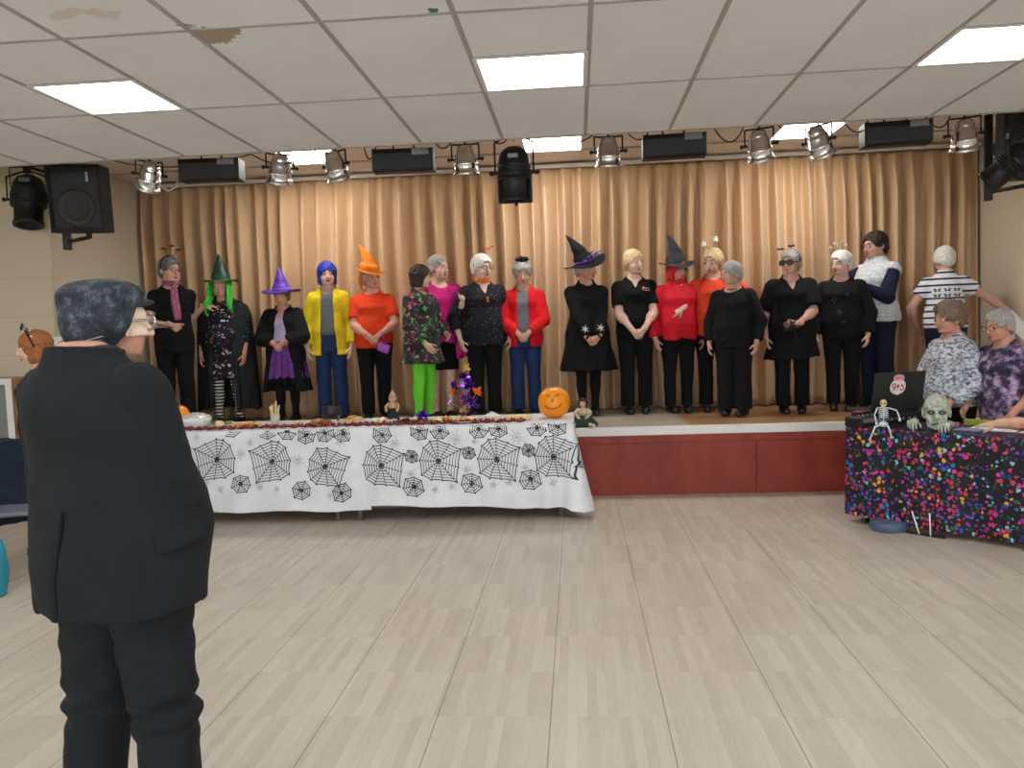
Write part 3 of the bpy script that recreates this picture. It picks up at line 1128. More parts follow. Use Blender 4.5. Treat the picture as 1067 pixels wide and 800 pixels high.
def hair_mat(name, c, hi=1.25, lo=.7):
    if name in _MC:
        return _MC[name]
    t = NT(name)
    v = t.co((1, 1, .25))
    nz = t.noise(110, 3, .6, v)
    t.base(t.ramp(nz.outputs['Fac'], [(.32, tuple(x*lo for x in c[:3])+(1,)), (.68, tuple(min(1, x*hi) for x in c[:3])+(1,))]))
    t.set(.6, 0, .3)
    t.bump(nz.outputs['Fac'], .5, .006)
    _MC[name] = t.m
    return t.m

GREY = hair_mat('grey_hair', srgb(158, 154, 150))
DGREY = hair_mat('dark_grey_hair', srgb(108, 104, 102))
WHITE = hair_mat('white_hair', srgb(222, 218, 210), 1.1, .8)
BLOND = hair_mat('blonde_hair', srgb(214, 188, 142))
DARK = hair_mat('dark_brown_hair', srgb(48, 34, 30))
BROWN = hair_mat('grey_brown_hair', srgb(120, 100, 84))
GINGER = hair_mat('ginger_hair', srgb(150, 92, 50))
BLUE = hair_mat('blue_wig_fibre', srgb(42, 52, 150), 1.5, .5)
LIME = hair_mat('green_wig_fibre', srgb(70, 200, 60), 1.3, .5)

BLK = fabric('black_cloth', srgb(14, 14, 16))
BLK2 = fabric('soft_black_cloth', srgb(18, 18, 20))
BLKT = fabric('black_trouser_cloth', srgb(13, 13, 16))
NAVY = fabric('navy_denim', srgb(28, 48, 88), .85, .22)
NAVY2 = fabric('navy_cloth', srgb(26, 30, 52))
SHOE = plain('black_shoe_leather', srgb(20, 19, 19), .45)
HATB = fabric('black_felt', srgb(24, 24, 28), bump=.25)
PLAS = plain('black_plastic', srgb(22, 22, 24), .4)

def headband(B, root, mat=None, tilt=0.0):
    mb = MB()
    pts = []
    for i in range(21):
        a = PI*i/20
        pts.append(B.H(math.cos(a)*.090, .0+tilt*math.sin(a), math.sin(a)*.118+.012))
    mb.tube(pts, .006*B.hs, 8)
    return mb.build('headband', mat or HATB, root)

def bopper(B, band, x, y, z, shape, mat, stemmat=None, r=.014):
    """spring stem and a figure on the end, child of the headband"""
    s = MB()
    a = Vector((x*.35, .0, .125)); b = Vector((x, y, z))
    pts = []
    for i in range(25):
        t = i/24
        c = a.lerp(b, t)
        pts.append(B.HM @ (c+Vector((math.cos(t*40)*.004, math.sin(t*40)*.004, 0))))
    s.tube(pts, .0016, 5)
    st = s.build('spring_stem', stemmat or PLAS, band)
    m = MB()
    c = B.H(x, y, z)
    if shape == 'spider':
        m.ball(c, r*.8)
        m.ball(c+Vector((0, -r*.6, r*.5)), r*.5)
        for k in range(8):
            an = 2*PI*k/8+.2
            d = Vector((math.cos(an), math.sin(an)*.6, .5))
            m.tube([c, c+d*r*1.3, c+d*r*1.3+Vector((math.cos(an), math.sin(an)*.6, -1))*r*1.1], r*.16, 5)
        nm = 'spider'
    elif shape == 'ghost':
        m.lathe([(0, 1.2*r), (r*.6, r*1.0), (r*.85, r*.3), (r*.9, -r*.6), (r*1.1, -r*1.2), (0, -r*1.0)][::-1], 14, 0, Matrix.Translation(c).to_4x4(), .08, 5)
        m.ball(c+Vector((-r*.3, -r*.75, r*.4)), r*.17, 8, 1); m.ball(c+Vector((r*.3, -r*.75, r*.4)), r*.17, 8, 1)
        nm = 'ghost'
    elif shape == 'bat':
        m.ball(c, r*.6, 10, 0, None, (1, .7, 1.2))
        for sx in (-1, 1):
            pr = [(0, .3), (1.0, 1.0), (1.9, .5), (2.4, -.4), (1.8, -.1), (1.4, -.7), (.9, -.2), (.4, -.6)]
            vs = [c+Vector((sx*px*r, 0, pz*r)) for px, pz in pr]
            n = len(vs)
            vv = [v+Vector((0, -.0025, 0)) for v in vs]+[v+Vector((0, .0025, 0)) for v in vs]
            m.add(vv, [tuple(range(n)), tuple(reversed(range(n, 2*n)))]+[(i, n+i, n+(i+1) % n, (i+1) % n) for i in range(n)])
        nm = 'bat'
    else:
        m.ball(c, r, 12)
        nm = 'bobble'
    m.build(nm, [mat, PLAS], band)

def glasses(B, root, mat=None, w=.0035, dark=False, s=1.0):
    mb = MB()
    for sx in (-1, 1):
        mb.tube([B.H(sx*.033+math.cos(t)*.025*s, -.106+abs(math.cos(t))*.003, .004+math.sin(t)*.019*s) for t in [2*PI*i/18 for i in range(19)]], w*.55*B.hs, 6)
        mb.tube([B.H(sx*.057, -.104, .010), B.H(sx*.074, -.07, .010), B.H(sx*.081, .0, .006), B.H(sx*.080, .018, -.006)], w*.5*B.hs, 6)
    mb.tube([B.H(-.009, -.108, .008), B.H(0, -.113, .011), B.H(.009, -.108, .008)], w*.5*B.hs, 6)
    o = mb.build('glasses', mat or PLAS, root)
    if dark:
        l = MB()
        for sx in (-1, 1):
            l.ball(B.H(sx*.033, -.104, .004), .024*s*B.hs, 14, 0, None, (1, .12, .75))
        l.build('lens', PLAS, o)
    return o

def witch_hat(B, root, mat, hgt=.32, brim=.175, bend=(.02, .03), tilt=0, band=None, zb=.062, fwd=0.0, wav=.10, name='witch_hat', crease=.012, rb=.098, wf=3, pitch=0):
    M = B.HM @ Matrix.Translation((0, .012+fwd, zb)) @ Matrix.Rotation(math.radians(tilt), 4, 'Y') @ Matrix.Rotation(math.radians(pitch), 4, 'X')
    n = 40
    prof = [(.0, .002), (rb*.97, .0), (brim*.6, -.004), (brim, -.002), (brim+.001, .004), (brim*.6, .004), (rb, .010), (rb*.94, .03)]
    for i in range(1, 13):
        t = i/13
        prof.append((rb*.94*(1-t)**.92*(1+crease*8*math.sin(t*17)*(1-t))+.004, .03+(hgt-.03)*t))
    prof.append((0, hgt))
    vs, fs = [], []
    for r, z in prof:
        for k in range(n):
            a = 2*PI*k/n
            zz = z+(wav*(r-rb)*math.cos(wf*a+.7) if r > rb and z < .02 else 0)
            t = max(0, z/hgt)
            vs.append((r*math.cos(a)+bend[0]*t*t, r*math.sin(a)+bend[1]*t*t, zz))
    for i in range(len(prof)-1):
        for k in range(n):
            fs.append((i*n+k, i*n+(k+1) % n, (i+1)*n+(k+1) % n, (i+1)*n+k))
    mb = MB()
    mb.add(vs, fs, 0, True, M)
    o = mb.build(name, mat, root)
    if band:
        b = MB()
        b.lathe([(rb*1.0, .010), (rb*1.035, .012), (rb*1.0, .040), (rb*.95, .042)], 40, 0, M)
        b.build('hat_band', band, o)
    o['M'] = [c for r in M for c in r]
    return o, M

def scarf_ring(B, root, name, mat, r=.062, th=.016, z=.845, seed=0, lump=.3):
    mb = MB()
    pts, rr = [], []
    ox, oy = B.off(.84)
    for i in range(41):
        a = 2*PI*i/40
        pts.append((ox+math.cos(a)*r, oy+.004+math.sin(a)*r*.92, z*B.h+.012*math.sin(a)+.006*math.sin(5*a+seed)))
        rr.append(th*(1+lump*math.sin(7*a+seed)*.5+lump*math.sin(13*a)*.5))
    mb.tube(pts, rr, 10)
    return mb.build(name, mat, root)
PEOPLE = []
def person(label, X, Y, Z, yaw=0):
    o = empty('person', (X, Y, Z), math.radians(yaw))
    tag(o, label, 'person', None)
    PEOPLE.append(o)
    return o

CLASP = {-1: dict(w=(-.028, -.128, .515), f=(.62, -.25, -.75), n=(.3, 1, 0), pose='curl', pole=(-1, .35, -.2)),
         1: dict(w=(.034, -.142, .522), f=(-.66, -.15, -.7), n=(-.3, 1, 0), pose='curl', pole=(1, .35, -.2))}
def clasp(z=0, y=0, x=0):
    d = {}
    for k in (-1, 1):
        e = dict(CLASP[k]); a = e['w']
        e['w'] = (a[0]+x, a[1]+y, a[2]+z)
        d[k] = e
    return d

# ------------------------------------------------------------------ helpers for clothing details
def front_y(fn, x, z, y0=-.7, sgn=1):
    """where a ray travelling along +y (or -y) meets the surface fn"""
    p = np.array([[x, y0, z]], np.float32)
    for _ in range(70):
        d = float(fn(p)[0])
        if d < .0006:
            break
        p[0, 1] += sgn*max(.0015, d*.6)
        if abs(p[0, 1]) > 1.2:
            return None
    return float(p[0, 1])

def print_on(root, name, fn, polys, mat, off=.004, y0=-.7, sgn=1):
    """flat printed shapes laid on a garment"""
    mb = MB()
    for poly in polys:
        ys = [front_y(fn, x, z, y0, sgn) for x, z in poly]
        ok = [y for y in ys if y is not None]
        if not ok:
            continue
        cx = sum(p[0] for p in poly)/len(poly); cz = sum(p[1] for p in poly)/len(poly)
        cy = front_y(fn, cx, cz, y0, sgn) or ok[0]
        vs = [(cx, cy-sgn*off, cz)]+[(x, (y if y is not None else cy)-sgn*off, z) for (x, z), y in zip(poly, ys)]
        n = len(poly)
        mb.add(vs, [(0, 1+i, 1+(i+1) % n) for i in range(n)], 0, True)
    return mb.build(name, mat, root)

def basic(label, X, Y, Z, h, yaw=0, skin=0, brow=srgb(120, 105, 95), stockings=None, shoe=SHOE, **kw):
    r = person(label, X, Y, Z, yaw)
    B = Body(h, **kw)
    B.build(r, skin, brow)
    if stockings:
        cloth(r, 'stockings', *legs_fn(B), mat=stockings, h=.0095)
    if shoe:
        shoes(r, B, shoe)
    return r, B

def hair(r, B, mat, style='short', seed=0, **kw):
    return cloth(r, 'hair', *hair_fn(B, style, seed=seed, **kw), mat=mat, h=.0058*B.hs)

def frac(B, x, y, z):
    return Vector((x*B.h, y*B.h, z*B.h))

ZS = .613
DOWN = lambda x=.155, y=-.02, z=.475: {-1: dict(w=(-x, y, z)), 1: dict(w=(x, y, z))}

# ---- woman with the pink scarf, pointing stick in hand
r, B = basic('person in black t-shirt and pink scarf holding a thin stick at far left of stage', -4.16, 8.2, ZS, 1.77, 22, 0, w=1.0, head=(38, 4, 0),
             arms={-1: dict(w=(.0, -.135, .605), f=(.8, -.3, -.5), n=(.2, 1, 0), pose='fist', pole=(-1, .3, -.3)), 1: dict(w=(.175, .03, .715), f=(.9, -.1, .0), n=(0, .2, -1), pose='relax', pole=(.3, .5, -1))})
tf = top_fn(B, hem=.50, sleeve=.6, seed=1); cloth(r, 't_shirt', *tf, mat=BLK)
cloth(r, 'trousers', *trouser_fn(B, seed=1), mat=BLKT)
hair(r, B, DGREY, 'short', 1)
PINKS = spots('pink_print', srgb(150, 84, 116), [srgb(205, 150, 170), srgb(110, 50, 84), srgb(180, 100, 130)], 38, .4, warp=.06)
sc = scarf_ring(B, r, 'scarf', PINKS, .064*1.05, .022, .855)
mb = MB()
for a, b in ((.012, .05), (.045, .075)):
    pts = [(a, front_y(tf[0], a, .82*B.h)-.02, .84*B.h)]
    for i in range(1, 8):
        z = (.83-.028*i)*B.h; x = a+(b-a)*i/7
        pts.append((x, front_y(tf[0], x, z)-.014, z))
    mb.tube(pts, [.018, .02, .022, .025, .026, .026, .024, .016], 8)
mb.build('scarf_end', PINKS, sc)
glasses(B, r)
hb = headband(B, r)
for x, z in ((-.06, .185), (.015, .215), (.075, .185)):
    bopper(B, hb, x, -.01, z, 'spider', PLAS, r=.015)
S_POINTER = r.matrix_basis @ Vector(B.W[-1])

# ---- green witch with cape
r, B = basic('person in green witch hat and green hair, black cape over a printed dress', -3.75, 8.5, ZS, 1.60, 3, 1, w=1.08, belly=.01, head=(0, 8, 0),
             stockings=stripes('striped_stocking', (srgb(225, 220, 215), srgb(24, 22, 24)), .035), arms=DOWN(.145, -.05, .47), stance=.07)
PRT = spots('halloween_print', srgb(20, 18, 26), [srgb(225, 225, 225), srgb(200, 90, 50), srgb(70, 50, 120), srgb(20, 18, 26), srgb(190, 190, 200), srgb(60, 110, 80)], 26, .36, keep=.75, stretch=(1, 1, 1.3), warp=.08)
cloth(r, 'dress', *top_fn(B, hem=.31, sleeve=1.5, flare=.02, seed=2, neck=.055), mat=PRT)
def cape_fn(B, z0, wtop, wbot, gt, gb, seed=0, back=.05):
    q = B.h
    ks = [(z0*q, 0, back, wbot*q, .12*q), (.45*q, 0, back*.8, (wtop*.55+wbot*.45)*q, .115*q), (.72*q, 0, .02, wtop*q, .088*q), (.80*q, 0, .014, wtop*.86*q, .066*q), (.845*q, 0, .012, .055*q, .052*q), (.87*q, 0, .012, .045*q, .045*q)]
    ki = [(z, a, b, c-.014, d-.014) for z, a, b, c, d in ks]
    def fn(p):
        d = loft(p, ks, z0*q, .865*q)
        th = np.arctan2(p[:, 1], p[:, 0])
        t = np.clip((.75*q-p[:, 2])/(.75*q-z0*q), 0, 1)
        d = d-.013*t*np.cos(11*th+seed)-.006*t*np.cos(19*th+seed)
        g = np.interp(p[:, 2], [z0*q, .55*q, .80*q], [gb, (gt+gb)/2, gt])
        d = np.maximum(d, -np.maximum(np.abs(p[:, 0])-g, p[:, 1]-.03))
        inn = loft(p, ki, z0*q-.05, .9*q)-.013*t*np.cos(11*th+seed)-.006*t*np.cos(19*th+seed)
        return np.maximum(d, -inn)
    return fn, np.array((-wbot*q-.1, -.32, z0*q-.03)), np.array((wbot*q+.1, .35, .9*q))
cp = cloth(r, 'cape', *cape_fn(B, .10, .185, .215, .045, .105, 1), mat=fabric('cape_satin', srgb(20, 24, 24), .6), h=.0095)
GH = plain('green_hat_satin', srgb(26, 62, 48), .45, var=.5, nscale=14, bump=.3, bscale=25)
ht, HMx = witch_hat(B, r, GH, .27, .165, (-.01, .0), 0, zb=.052, crease=.006, pitch=-6)
mb = MB(); mb.tube([HMx @ Vector((math.cos(a)*.167, math.sin(a)*.167, .10*.067*math.cos(3*a+.7)+.001)) for a in [2*PI*i/40 for i in range(41)]], .0045, 6)
mb.build('hat_trim', LIME, ht)
mb = MB()
random.seed(3)
for k in range(46):
    sx = -1 if k % 2 else 1
    a = random.uniform(.0, 1.0)
    x0 = sx*random.uniform(.072, .098); y0 = random.uniform(-.07, .04)
    L = random.uniform(.22, .36)
    p0 = B.H(x0, y0, .05); p1 = B.H(x0*1.15, y0-.02, -.10)
    p1b = p0+Vector((sx*.012, -.035, -.17)); e = p0+Vector((sx*random.uniform(.0, .05), -.05-random.uniform(.03, .09), -L))
    mb.tube([p0, (p0+p1b)/2+Vector((sx*.01, -.01, 0)), p1b, (p1b+e)/2+Vector((0, -.02, 0)), e], [.007, .008, .008, .007, .003], 6)
mb.build('hair', LIME, r)

# ---- purple hat
r, B = basic('person in purple witch hat with purple tutu skirt and black jacket', -3.08, 8.45, ZS, 1.46, 0, 1, w=1.06, head=(0, 10, 0), arms=clasp(.06, 0), stockings=BLKT)
cloth(r, 'blouse', *top_fn(B, hem=.56, sleeve=.5, seed=3, v=.74, off=.010), mat=fabric('lilac_cloth', srgb(176, 160, 196)))
cloth(r, 'jacket', *top_fn(B, off=.024, hem=.24, sleeve=1.75, gap=(.80, .03, .155), neck=.06, flare=.075, seed=4, nf=9, loose=.02), mat=BLK2)
TUT = plain('purple_tulle', srgb(92, 36, 122), .7, var=.4, nscale=30, bump=.6, bscale=50)
sk = cloth(r, 'tutu', *skirt_fn(B, .60, .335, .165, .13, .016, 14, .012), mat=TUT)
cloth(sk, 'net_underskirt', *skirt_fn(B, .45, .30, .150, .12, .0, 11, .014, 2), mat=BLK2)
PH = plain('purple_hat_satin', srgb(92, 52, 168), .45, var=.25, nscale=12, bump=.3, bscale=22)
witch_hat(B, r, PH, .265, .21, (-.015, .01), 0, zb=.045, crease=.010, wav=.16, wf=2, pitch=-5, band=plain('lilac_band', srgb(130, 90, 200), .5))
hair(r, B, DGREY, 'short', 3)

# ---- blue wig
r, B = basic('person in blue bobbed wig and long yellow cardigan over a grey striped top', -2.60, 8.5, ZS, 1.68, 8, 2, w=.93, head=(14, 2, 0), arms=DOWN(.135, -.03, .47), bust=-.008)
cloth(r, 'top', *top_fn(B, hem=.545, sleeve=.5, off=.010, seed=5, neck=.070, ny=-.03), mat=stripes('grey_stripe_knit', (srgb(70, 70, 76), srgb(112, 112, 118)), .018, rough=.9))
cloth(r, 'jeans', *trouser_fn(B, seed=5), mat=NAVY)
cloth(r, 'cardigan', *top_fn(B, off=.022, hem=.42, sleeve=1.85, gap=(.83, .055, .085), neck=.066, ny=-.01, flare=.03, seed=6, loose=.010), mat=fabric('yellow_knit', srgb(214, 190, 30), bump=.5))
hair(r, B, BLUE, 'bob', 5, front=.040, t=.014)

# ---- orange hat
r, B = basic('person in floppy orange witch hat and orange-red t-shirt with black trousers', -2.12, 8.45, ZS, 1.62, 6, 1, w=1.1, belly=.012, head=(38, 4, 0), arms=clasp(.03, -.012, .02))
tf = top_fn(B, hem=.475, sleeve=.72, seed=7, neck=.062, loose=.008)
cloth(r, 't_shirt', *tf, mat=fabric('orange_jersey', srgb(216, 62, 26)))
cloth(r, 'trousers', *trouser_fn(B, seed=7), mat=BLKT)
hair(r, B, GREY, 'crop', 7)
OH = plain('orange_felt', srgb(240, 128, 14), .75, var=.1, bump=.25, bscale=24)
witch_hat(B, r, OH, .25, .150, (-.12, .10), 4, zb=.062, crease=.016, wav=.35, wf=2, pitch=8)
mb = MB()
for sx in (1,):
    mb.tube([B.H(-.086, .03, .06), B.H(-.094, .05, .0), B.H(-.082, .065, -.06), B.H(-.05, .075, -.115)], [.012, .017, .016, .010], 8)
mb.build('hat_tie', OH, r)
mb = MB()
mb.tube([B.W[-1]+(B.E[-1]-B.W[-1])*.05+Vector((0.03*math.cos(t), 0.0, 0.03*math.sin(t))) for t in [2*PI*i/16 for i in range(17)]], .004, 6)
mb.build('bracelet', plain('bracelet_beads', srgb(230, 226, 220), .4), r)
gb = r.matrix_basis @ Vector(B.W[1])
BAG_AT = gb

# ---- floral tunic and green leggings
r, B = basic('person in dark floral tunic and bright green leggings with short brown bob', -1.55, 8.15, ZS, 1.58, 62, 0, brow=srgb(50, 38, 34), w=1.02, head=(18, 6, 0), knees=.012,
             stockings=fabric('green_leggings', srgb(104, 206, 56), bump=.2), arms={-1: dict(w=(-.125, -.125, .505), pole=(-.6, 1, 0), n=(1, .2, 0), pose='relax'), 1: dict(w=(.1, -.12, .56))})
FLO = spots('floral_print', srgb(44, 44, 50), [srgb(84, 160, 70), srgb(206, 110, 120), srgb(30, 30, 36), srgb(70, 92, 90), srgb(170, 60, 80), srgb(24, 24, 28), srgb(120, 170, 90)], 24, .42, keep=.85, warp=.1)
cloth(r, 'tunic', *top_fn(B, off=.018, hem=.385, sleeve=1.88, flare=.055, seed=8, nf=8, loose=.012, neck=.056), mat=FLO)
scarf_ring(B, r, 'choker', plain('red_ribbon', srgb(190, 40, 40), .6), .056, .008, .848, lump=.1)
hair(r, B, DARK, 'bob', 8, front=.045, t=.010)

# ---- magenta top
r, B = basic('person in magenta draped top and black skirt standing behind the floral tunic', -1.42, 8.5, ZS, 1.70, 32, 2, w=1.06, head=(24, 4, 0), stance=.05,
             arms={-1: dict(w=(-.13, -.1, .52)), 1: dict(w=(.065, -.19, .695), f=(.1, -.4, .9), n=(-1, .1, 0), pose='fist', pole=(1, .4, -.5))})
MAG = spots('magenta_chiffon', srgb(196, 30, 116), [srgb(206, 40, 126), srgb(190, 26, 110), srgb(150, 30, 110), srgb(210, 50, 130)], 9, .7, warp=.12, keep=.8)
cloth(r, 'top', *top_fn(B, off=.020, hem=.47, sleeve=1.35, flare=.05, seed=9, nf=7, loose=.03, neck=.078, ny=-.03), mat=MAG)
mb = MB()
def drape(mb, B, xs, z0, z1, y0, n=9, th=.008, amp=.02):
    """a hanging strip of cloth with soft folds"""
    m = len(xs)
    F, K = [], []
    for j in range(n):
        t = j/(n-1)
        for i, (xa, xb) in enumerate(xs):
            x = xa+(xb-xa)*t
            y = y0(t)+amp*math.sin(i*1.9+t*2)
            F.append((x, y, z0+(z1-z0)*t-.02*math.sin(i)*t)); K.append((x, y+th, z0+(z1-z0)*t-.02*math.sin(i)*t))
    fs = []
    N = n*m
    for j in range(n-1):
        for i in range(m-1):
            a = j*m+i
            fs.append((a, a+1, a+m+1, a+m)); fs.append((N+a, N+a+m, N+a+m+1, N+a+1))
    for j in range(n-1):
        for i, s_ in ((0, 1), (m-1, -1)):
            a = j*m+i
            fs.append((a, a+m, N+a+m, N+a)[::s_])
    for i in range(m-1):
        for j, s_ in ((0, -1), (n-1, 1)):
            a = j*m+i
            fs.append((a, a+1, N+a+1, N+a)[::s_])
    mb.add(F+K, fs, 0, True)
drape(mb, B, [(.05+.03*i, .12+.022*i) for i in range(7)], .80*B.h, .37*B.h, lambda t: -.13-.05*math.sin(t*3), th=.012)
mb.build('shawl', MAG, r)
cloth(r, 'skirt', *skirt_fn(B, .58, .305, .105, .085, .012, 6, .004), mat=BLK)
hair(r, B, GREY, 'crop', 9)

# ---- orange garland neck
r, B = basic('person in speckled black tunic with orange flower garland and orange bopper headband', -.95, 8.4, ZS, 1.67, 18, 2, w=1.10, belly=.008, head=(22, 4, 0), arms=DOWN(.155, -.03, .49))
SPK = spots('speckled_black', srgb(20, 20, 28), [srgb(150, 150, 170), srgb(30, 30, 44), srgb(90, 90, 110), srgb(24, 24, 30)], 60, .24, keep=.7)
tf = top_fn(B, off=.018, hem=.455, sleeve=1.55, flare=.035, v=.76, seed=10, nf=5, loose=.010); cloth(r, 'tunic', *tf, mat=SPK)
cloth(r, 'trousers', *trouser_fn(B, seed=10), mat=BLKT)
ORG = plain('orange_garland', srgb(236, 128, 40), .7, bump=.6, bscale=90)
scarf_ring(B, r, 'flower_garland', ORG, .066, .021, .855, lump=.35)
mb = MB(); y = front_y(tf[0], .01, .70*B.h)-.01
mb.tube([(.0, y, .715*B.h), (.02, y, .735*B.h), (.01, y, .75*B.h), (.0, y, .735*B.h), (.022, y, .712*B.h)], .005, 6); mb.build('ribbon_badge', ORG, r)
hair(r, B, WHITE, 'puff', 10)
glasses(B, r)
hb = headband(B, r)
REDP = plain('red_glitter', srgb(196, 52, 40), .5)
for x, z in ((-.03, .165), (.03, .18), (.075, .20)):
    bopper(B, hb, x+.02, -.02, z, 'bat', REDP, REDP, .011)

# ---- red cardigan
r, B = basic('person in red cardigan over grey top and blue jeans with black bow on grey hair', -.54, 8.5, ZS, 1.60, 0, 0, w=1.0, head=(6, 12, 0), arms=clasp(.02, 0))
cloth(r, 'top', *top_fn(B, hem=.52, sleeve=.5, off=.010, seed=11, neck=.058), mat=fabric('grey_jersey', srgb(116, 114, 118)))
cloth(r, 'jeans', *trouser_fn(B, seed=11), mat=NAVY)
cloth(r, 'cardigan', *top_fn(B, off=.022, hem=.455, sleeve=1.9, gap=(.83, .055, .065), neck=.064, ny=-.005, seed=12, loose=.006, flare=.01), mat=fabric('red_knit', srgb(206, 22, 32), bump=.5))
hair(r, B, GREY, 'puff', 11, front=.05)
hb = headband(B, r)
mb = MB()
for k in range(9):
    a = PI*(k+.5)/9
    c = B.H(.0, -.03, .125)
    t = Vector((math.cos(a)*.085, -.02*math.sin(k*2), math.sin(a)*.05+.01))
    mb.tube([c, c+t*.5+Vector((0, -.012, 0)), c+t], [.004, .013, .002], 6)
mb.ball(B.H(0, -.04, .125), .018)
mb.build('bow', HATB, hb)
mb = MB(); mb.tube([(B.n0[0]+math.cos(a)*.06, B.n0[1]-.01+math.sin(a)*.065, .838*B.h+.012*math.sin(a)) for a in [2*PI*i/30 for i in range(31)]], .003, 6)
mb.build('necklace', plain('silver', srgb(190, 190, 195), .3, .9), r)

# ---- black witch dress
r, B = basic('person in long black flared dress and black witch hat with purple band', .11, 8.45, ZS, 1.62, 12, 1, w=1.06, head=(42, 6, -6), arms=clasp(-.03, -.01), stockings=BLKT, stance=.04)
tf = top_fn(B, off=.016, hem=.29, sleeve=1.92, flare=.10, seed=13, nf=7, neck=.056, loose=.008); cloth(r, 'dress', *tf, mat=BLK)
hair(r, B, GREY, 'short', 13)
PB = plain('purple_sequin', srgb(90, 40, 150), .3, .3, var=.6, nscale=60)
ht, HMx = witch_hat(B, r, HATB, .31, .205, (-.035, .10), -14, zb=.052, crease=.012, wav=.25, wf=2, band=PB, pitch=-10)
mb = MB()
random.seed(5)
for k in range(14):
    a = random.uniform(-2.6, .2)
    p0 = HMx @ Vector((math.cos(a)*.10, math.sin(a)*.10, .035)); d = (HMx.to_3x3() @ Vector((math.cos(a), math.sin(a), random.uniform(.1, 1.0)))).normalized()
    mb.tube([p0, p0+d*.05, p0+d*random.uniform(.07, .10)+Vector((.02, 0, -.01))], [.004, .009, .002], 6)
mb.tube([HMx @ Vector((math.cos(a)*.100, math.sin(a)*.100, .035)) for a in [-2.7+3.0*i/20 for i in range(21)]], .004, 6)
mb.build('hat_feathers', plain('purple_feather', srgb(96, 70, 120), .8, var=.5, nscale=40), ht)
WP = plain('silver_glove_print', srgb(190, 190, 186), .5)
pol = []
for sx in (-1, 1):
    m = B.E[sx]*.42+B.W[sx]*.58
    for k in range(6):
        a = 2*PI*k/6+.3
        pol.append([(m[0]+sx*.0+math.cos(a)*.045, m[2]+math.sin(a)*.045), (m[0]+math.cos(a+.5)*.014, m[2]+math.sin(a+.5)*.014), (m[0], m[2]), (m[0]+math.cos(a-.5)*.014, m[2]+math.sin(a-.5)*.014)])
for i_ in (0, 6):
    print_on(r, 'hand_print', tf[0], pol[i_:i_+6], WP)

# ---- blonde, v-neck
r, B = basic('person with short blonde hair in black v-neck t-shirt with pink chest print', .60, 8.5, ZS, 1.67, 3, 2, brow=srgb(150, 125, 95), w=1.04, head=(28, 4, 0), arms=clasp(-.005, -.005))
tf = top_fn(B, hem=.50, sleeve=.72, v=.765, seed=14, loose=.008); cloth(r, 't_shirt', *tf, mat=BLK)
cloth(r, 'trousers', *trouser_fn(B, seed=14), mat=BLKT)
hair(r, B, BLOND, 'short', 14, front=.055)
pol = []
for i, (x, z, a, b) in enumerate(((.045, .768, .016, .010), (.066, .764, .012, .008), (.084, .765, .010, .007), (.062, .752, .014, .006), (.086, .752, .012, .006), (.04, .757, .008, .006))):
    cx, cz = x*B.h*.8+.02, z*B.h
    pol.append([(cx+math.cos(t)*a*(1+.3*math.sin(3*t+i)), cz+math.sin(t)*b) for t in [2*PI*k/9 for k in range(9)]])
print_on(r, 'chest_print', tf[0], pol, plain('pink_print_ink', srgb(226, 150, 170), .6))
mb = MB()
c = B.W[1]*.9+B.E[1]*.1
d = Vector(B.W[1]-B.E[1]).normalized(); u = d.orthogonal().normalized(); vv = d.cross(u)
mb.tube([Vector(c)+(u*math.cos(t)+vv*math.sin(t))*.031 for t in [2*PI*k/16 for k in range(17)]], .006, 6); mb.ball(Vector(c)+Vector((0, -.033, 0)), .014, 10, 0, None, (1, .5, 1))
mb.build('wrist_watch', plain('gold_watch', srgb(210, 195, 160), .3, .6), r)

# ---- red top grey hat
r, B = basic('person in red ruffled blouse and tall dark grey witch hat', 1.03, 8.5, ZS, 1.58, 8, 0, w=1.14, belly=.012, head=(30, 12, 0), arms=DOWN(.155, -.03, .48))
cloth(r, 'blouse', *top_fn(B, off=.018, hem=.475, sleeve=1.9, seed=15, loose=.014, nf=4, neck=.058), mat=fabric('red_satin', srgb(200, 20, 40), .7))
scarf_ring(B, r, 'ruffle', fabric('red_satin', srgb(200, 20, 40)), .062, .026, .85, lump=.5)
cloth(r, 'trousers', *trouser_fn(B, rh=.036, rk=.04, seed=15), mat=BLKT)
hair(r, B, hair_mat('red_wig', srgb(190, 40, 50)), 'bob', 15, front=.05)
witch_hat(B, r, fabric('grey_felt', srgb(62, 66, 70), bump=.3), .30, .170, (-.075, .05), -6, zb=.05, crease=.010, wav=.25, wf=2, pitch=-4)
glasses(B, r)

# ---- orange t-shirt, ghost boppers, behind
r, B = basic('person in orange t-shirt and ghost headband, reaching out behind a grey-haired person in black', 1.40, 8.52, ZS, 1.64, -12, 2, w=1.12, head=(-22, 10, 0),
             arms={-1: dict(w=(-.175, -.17, .645), f=(-.75, -.4, -.45), n=(0, .6, -1), pose='point', pole=(-.6, .3, -1)), 1: dict(w=(.135, .0, .60), f=(-.6, -.3, -.5), n=(-1, 0, 0), pose='curl', pole=(1, .5, .3))})
cloth(r, 't_shirt', *top_fn(B, off=.018, hem=.475, sleeve=.95, seed=16, loose=.016, neck=.066), mat=fabric('orange_tee', srgb(222, 72, 38)))
cloth(r, 'trousers', *trouser_fn(B, seed=16), mat=BLKT)
hair(r, B, BLOND, 'puff', 16)
hb = headband(B, r)
GHO = plain('white_ghost', srgb(230, 228, 224), .7)
bopper(B, hb, -.062, -.02, .185, 'ghost', GHO, r=.024); bopper(B, hb, .055, -.01, .215, 'ghost', GHO, r=.024)

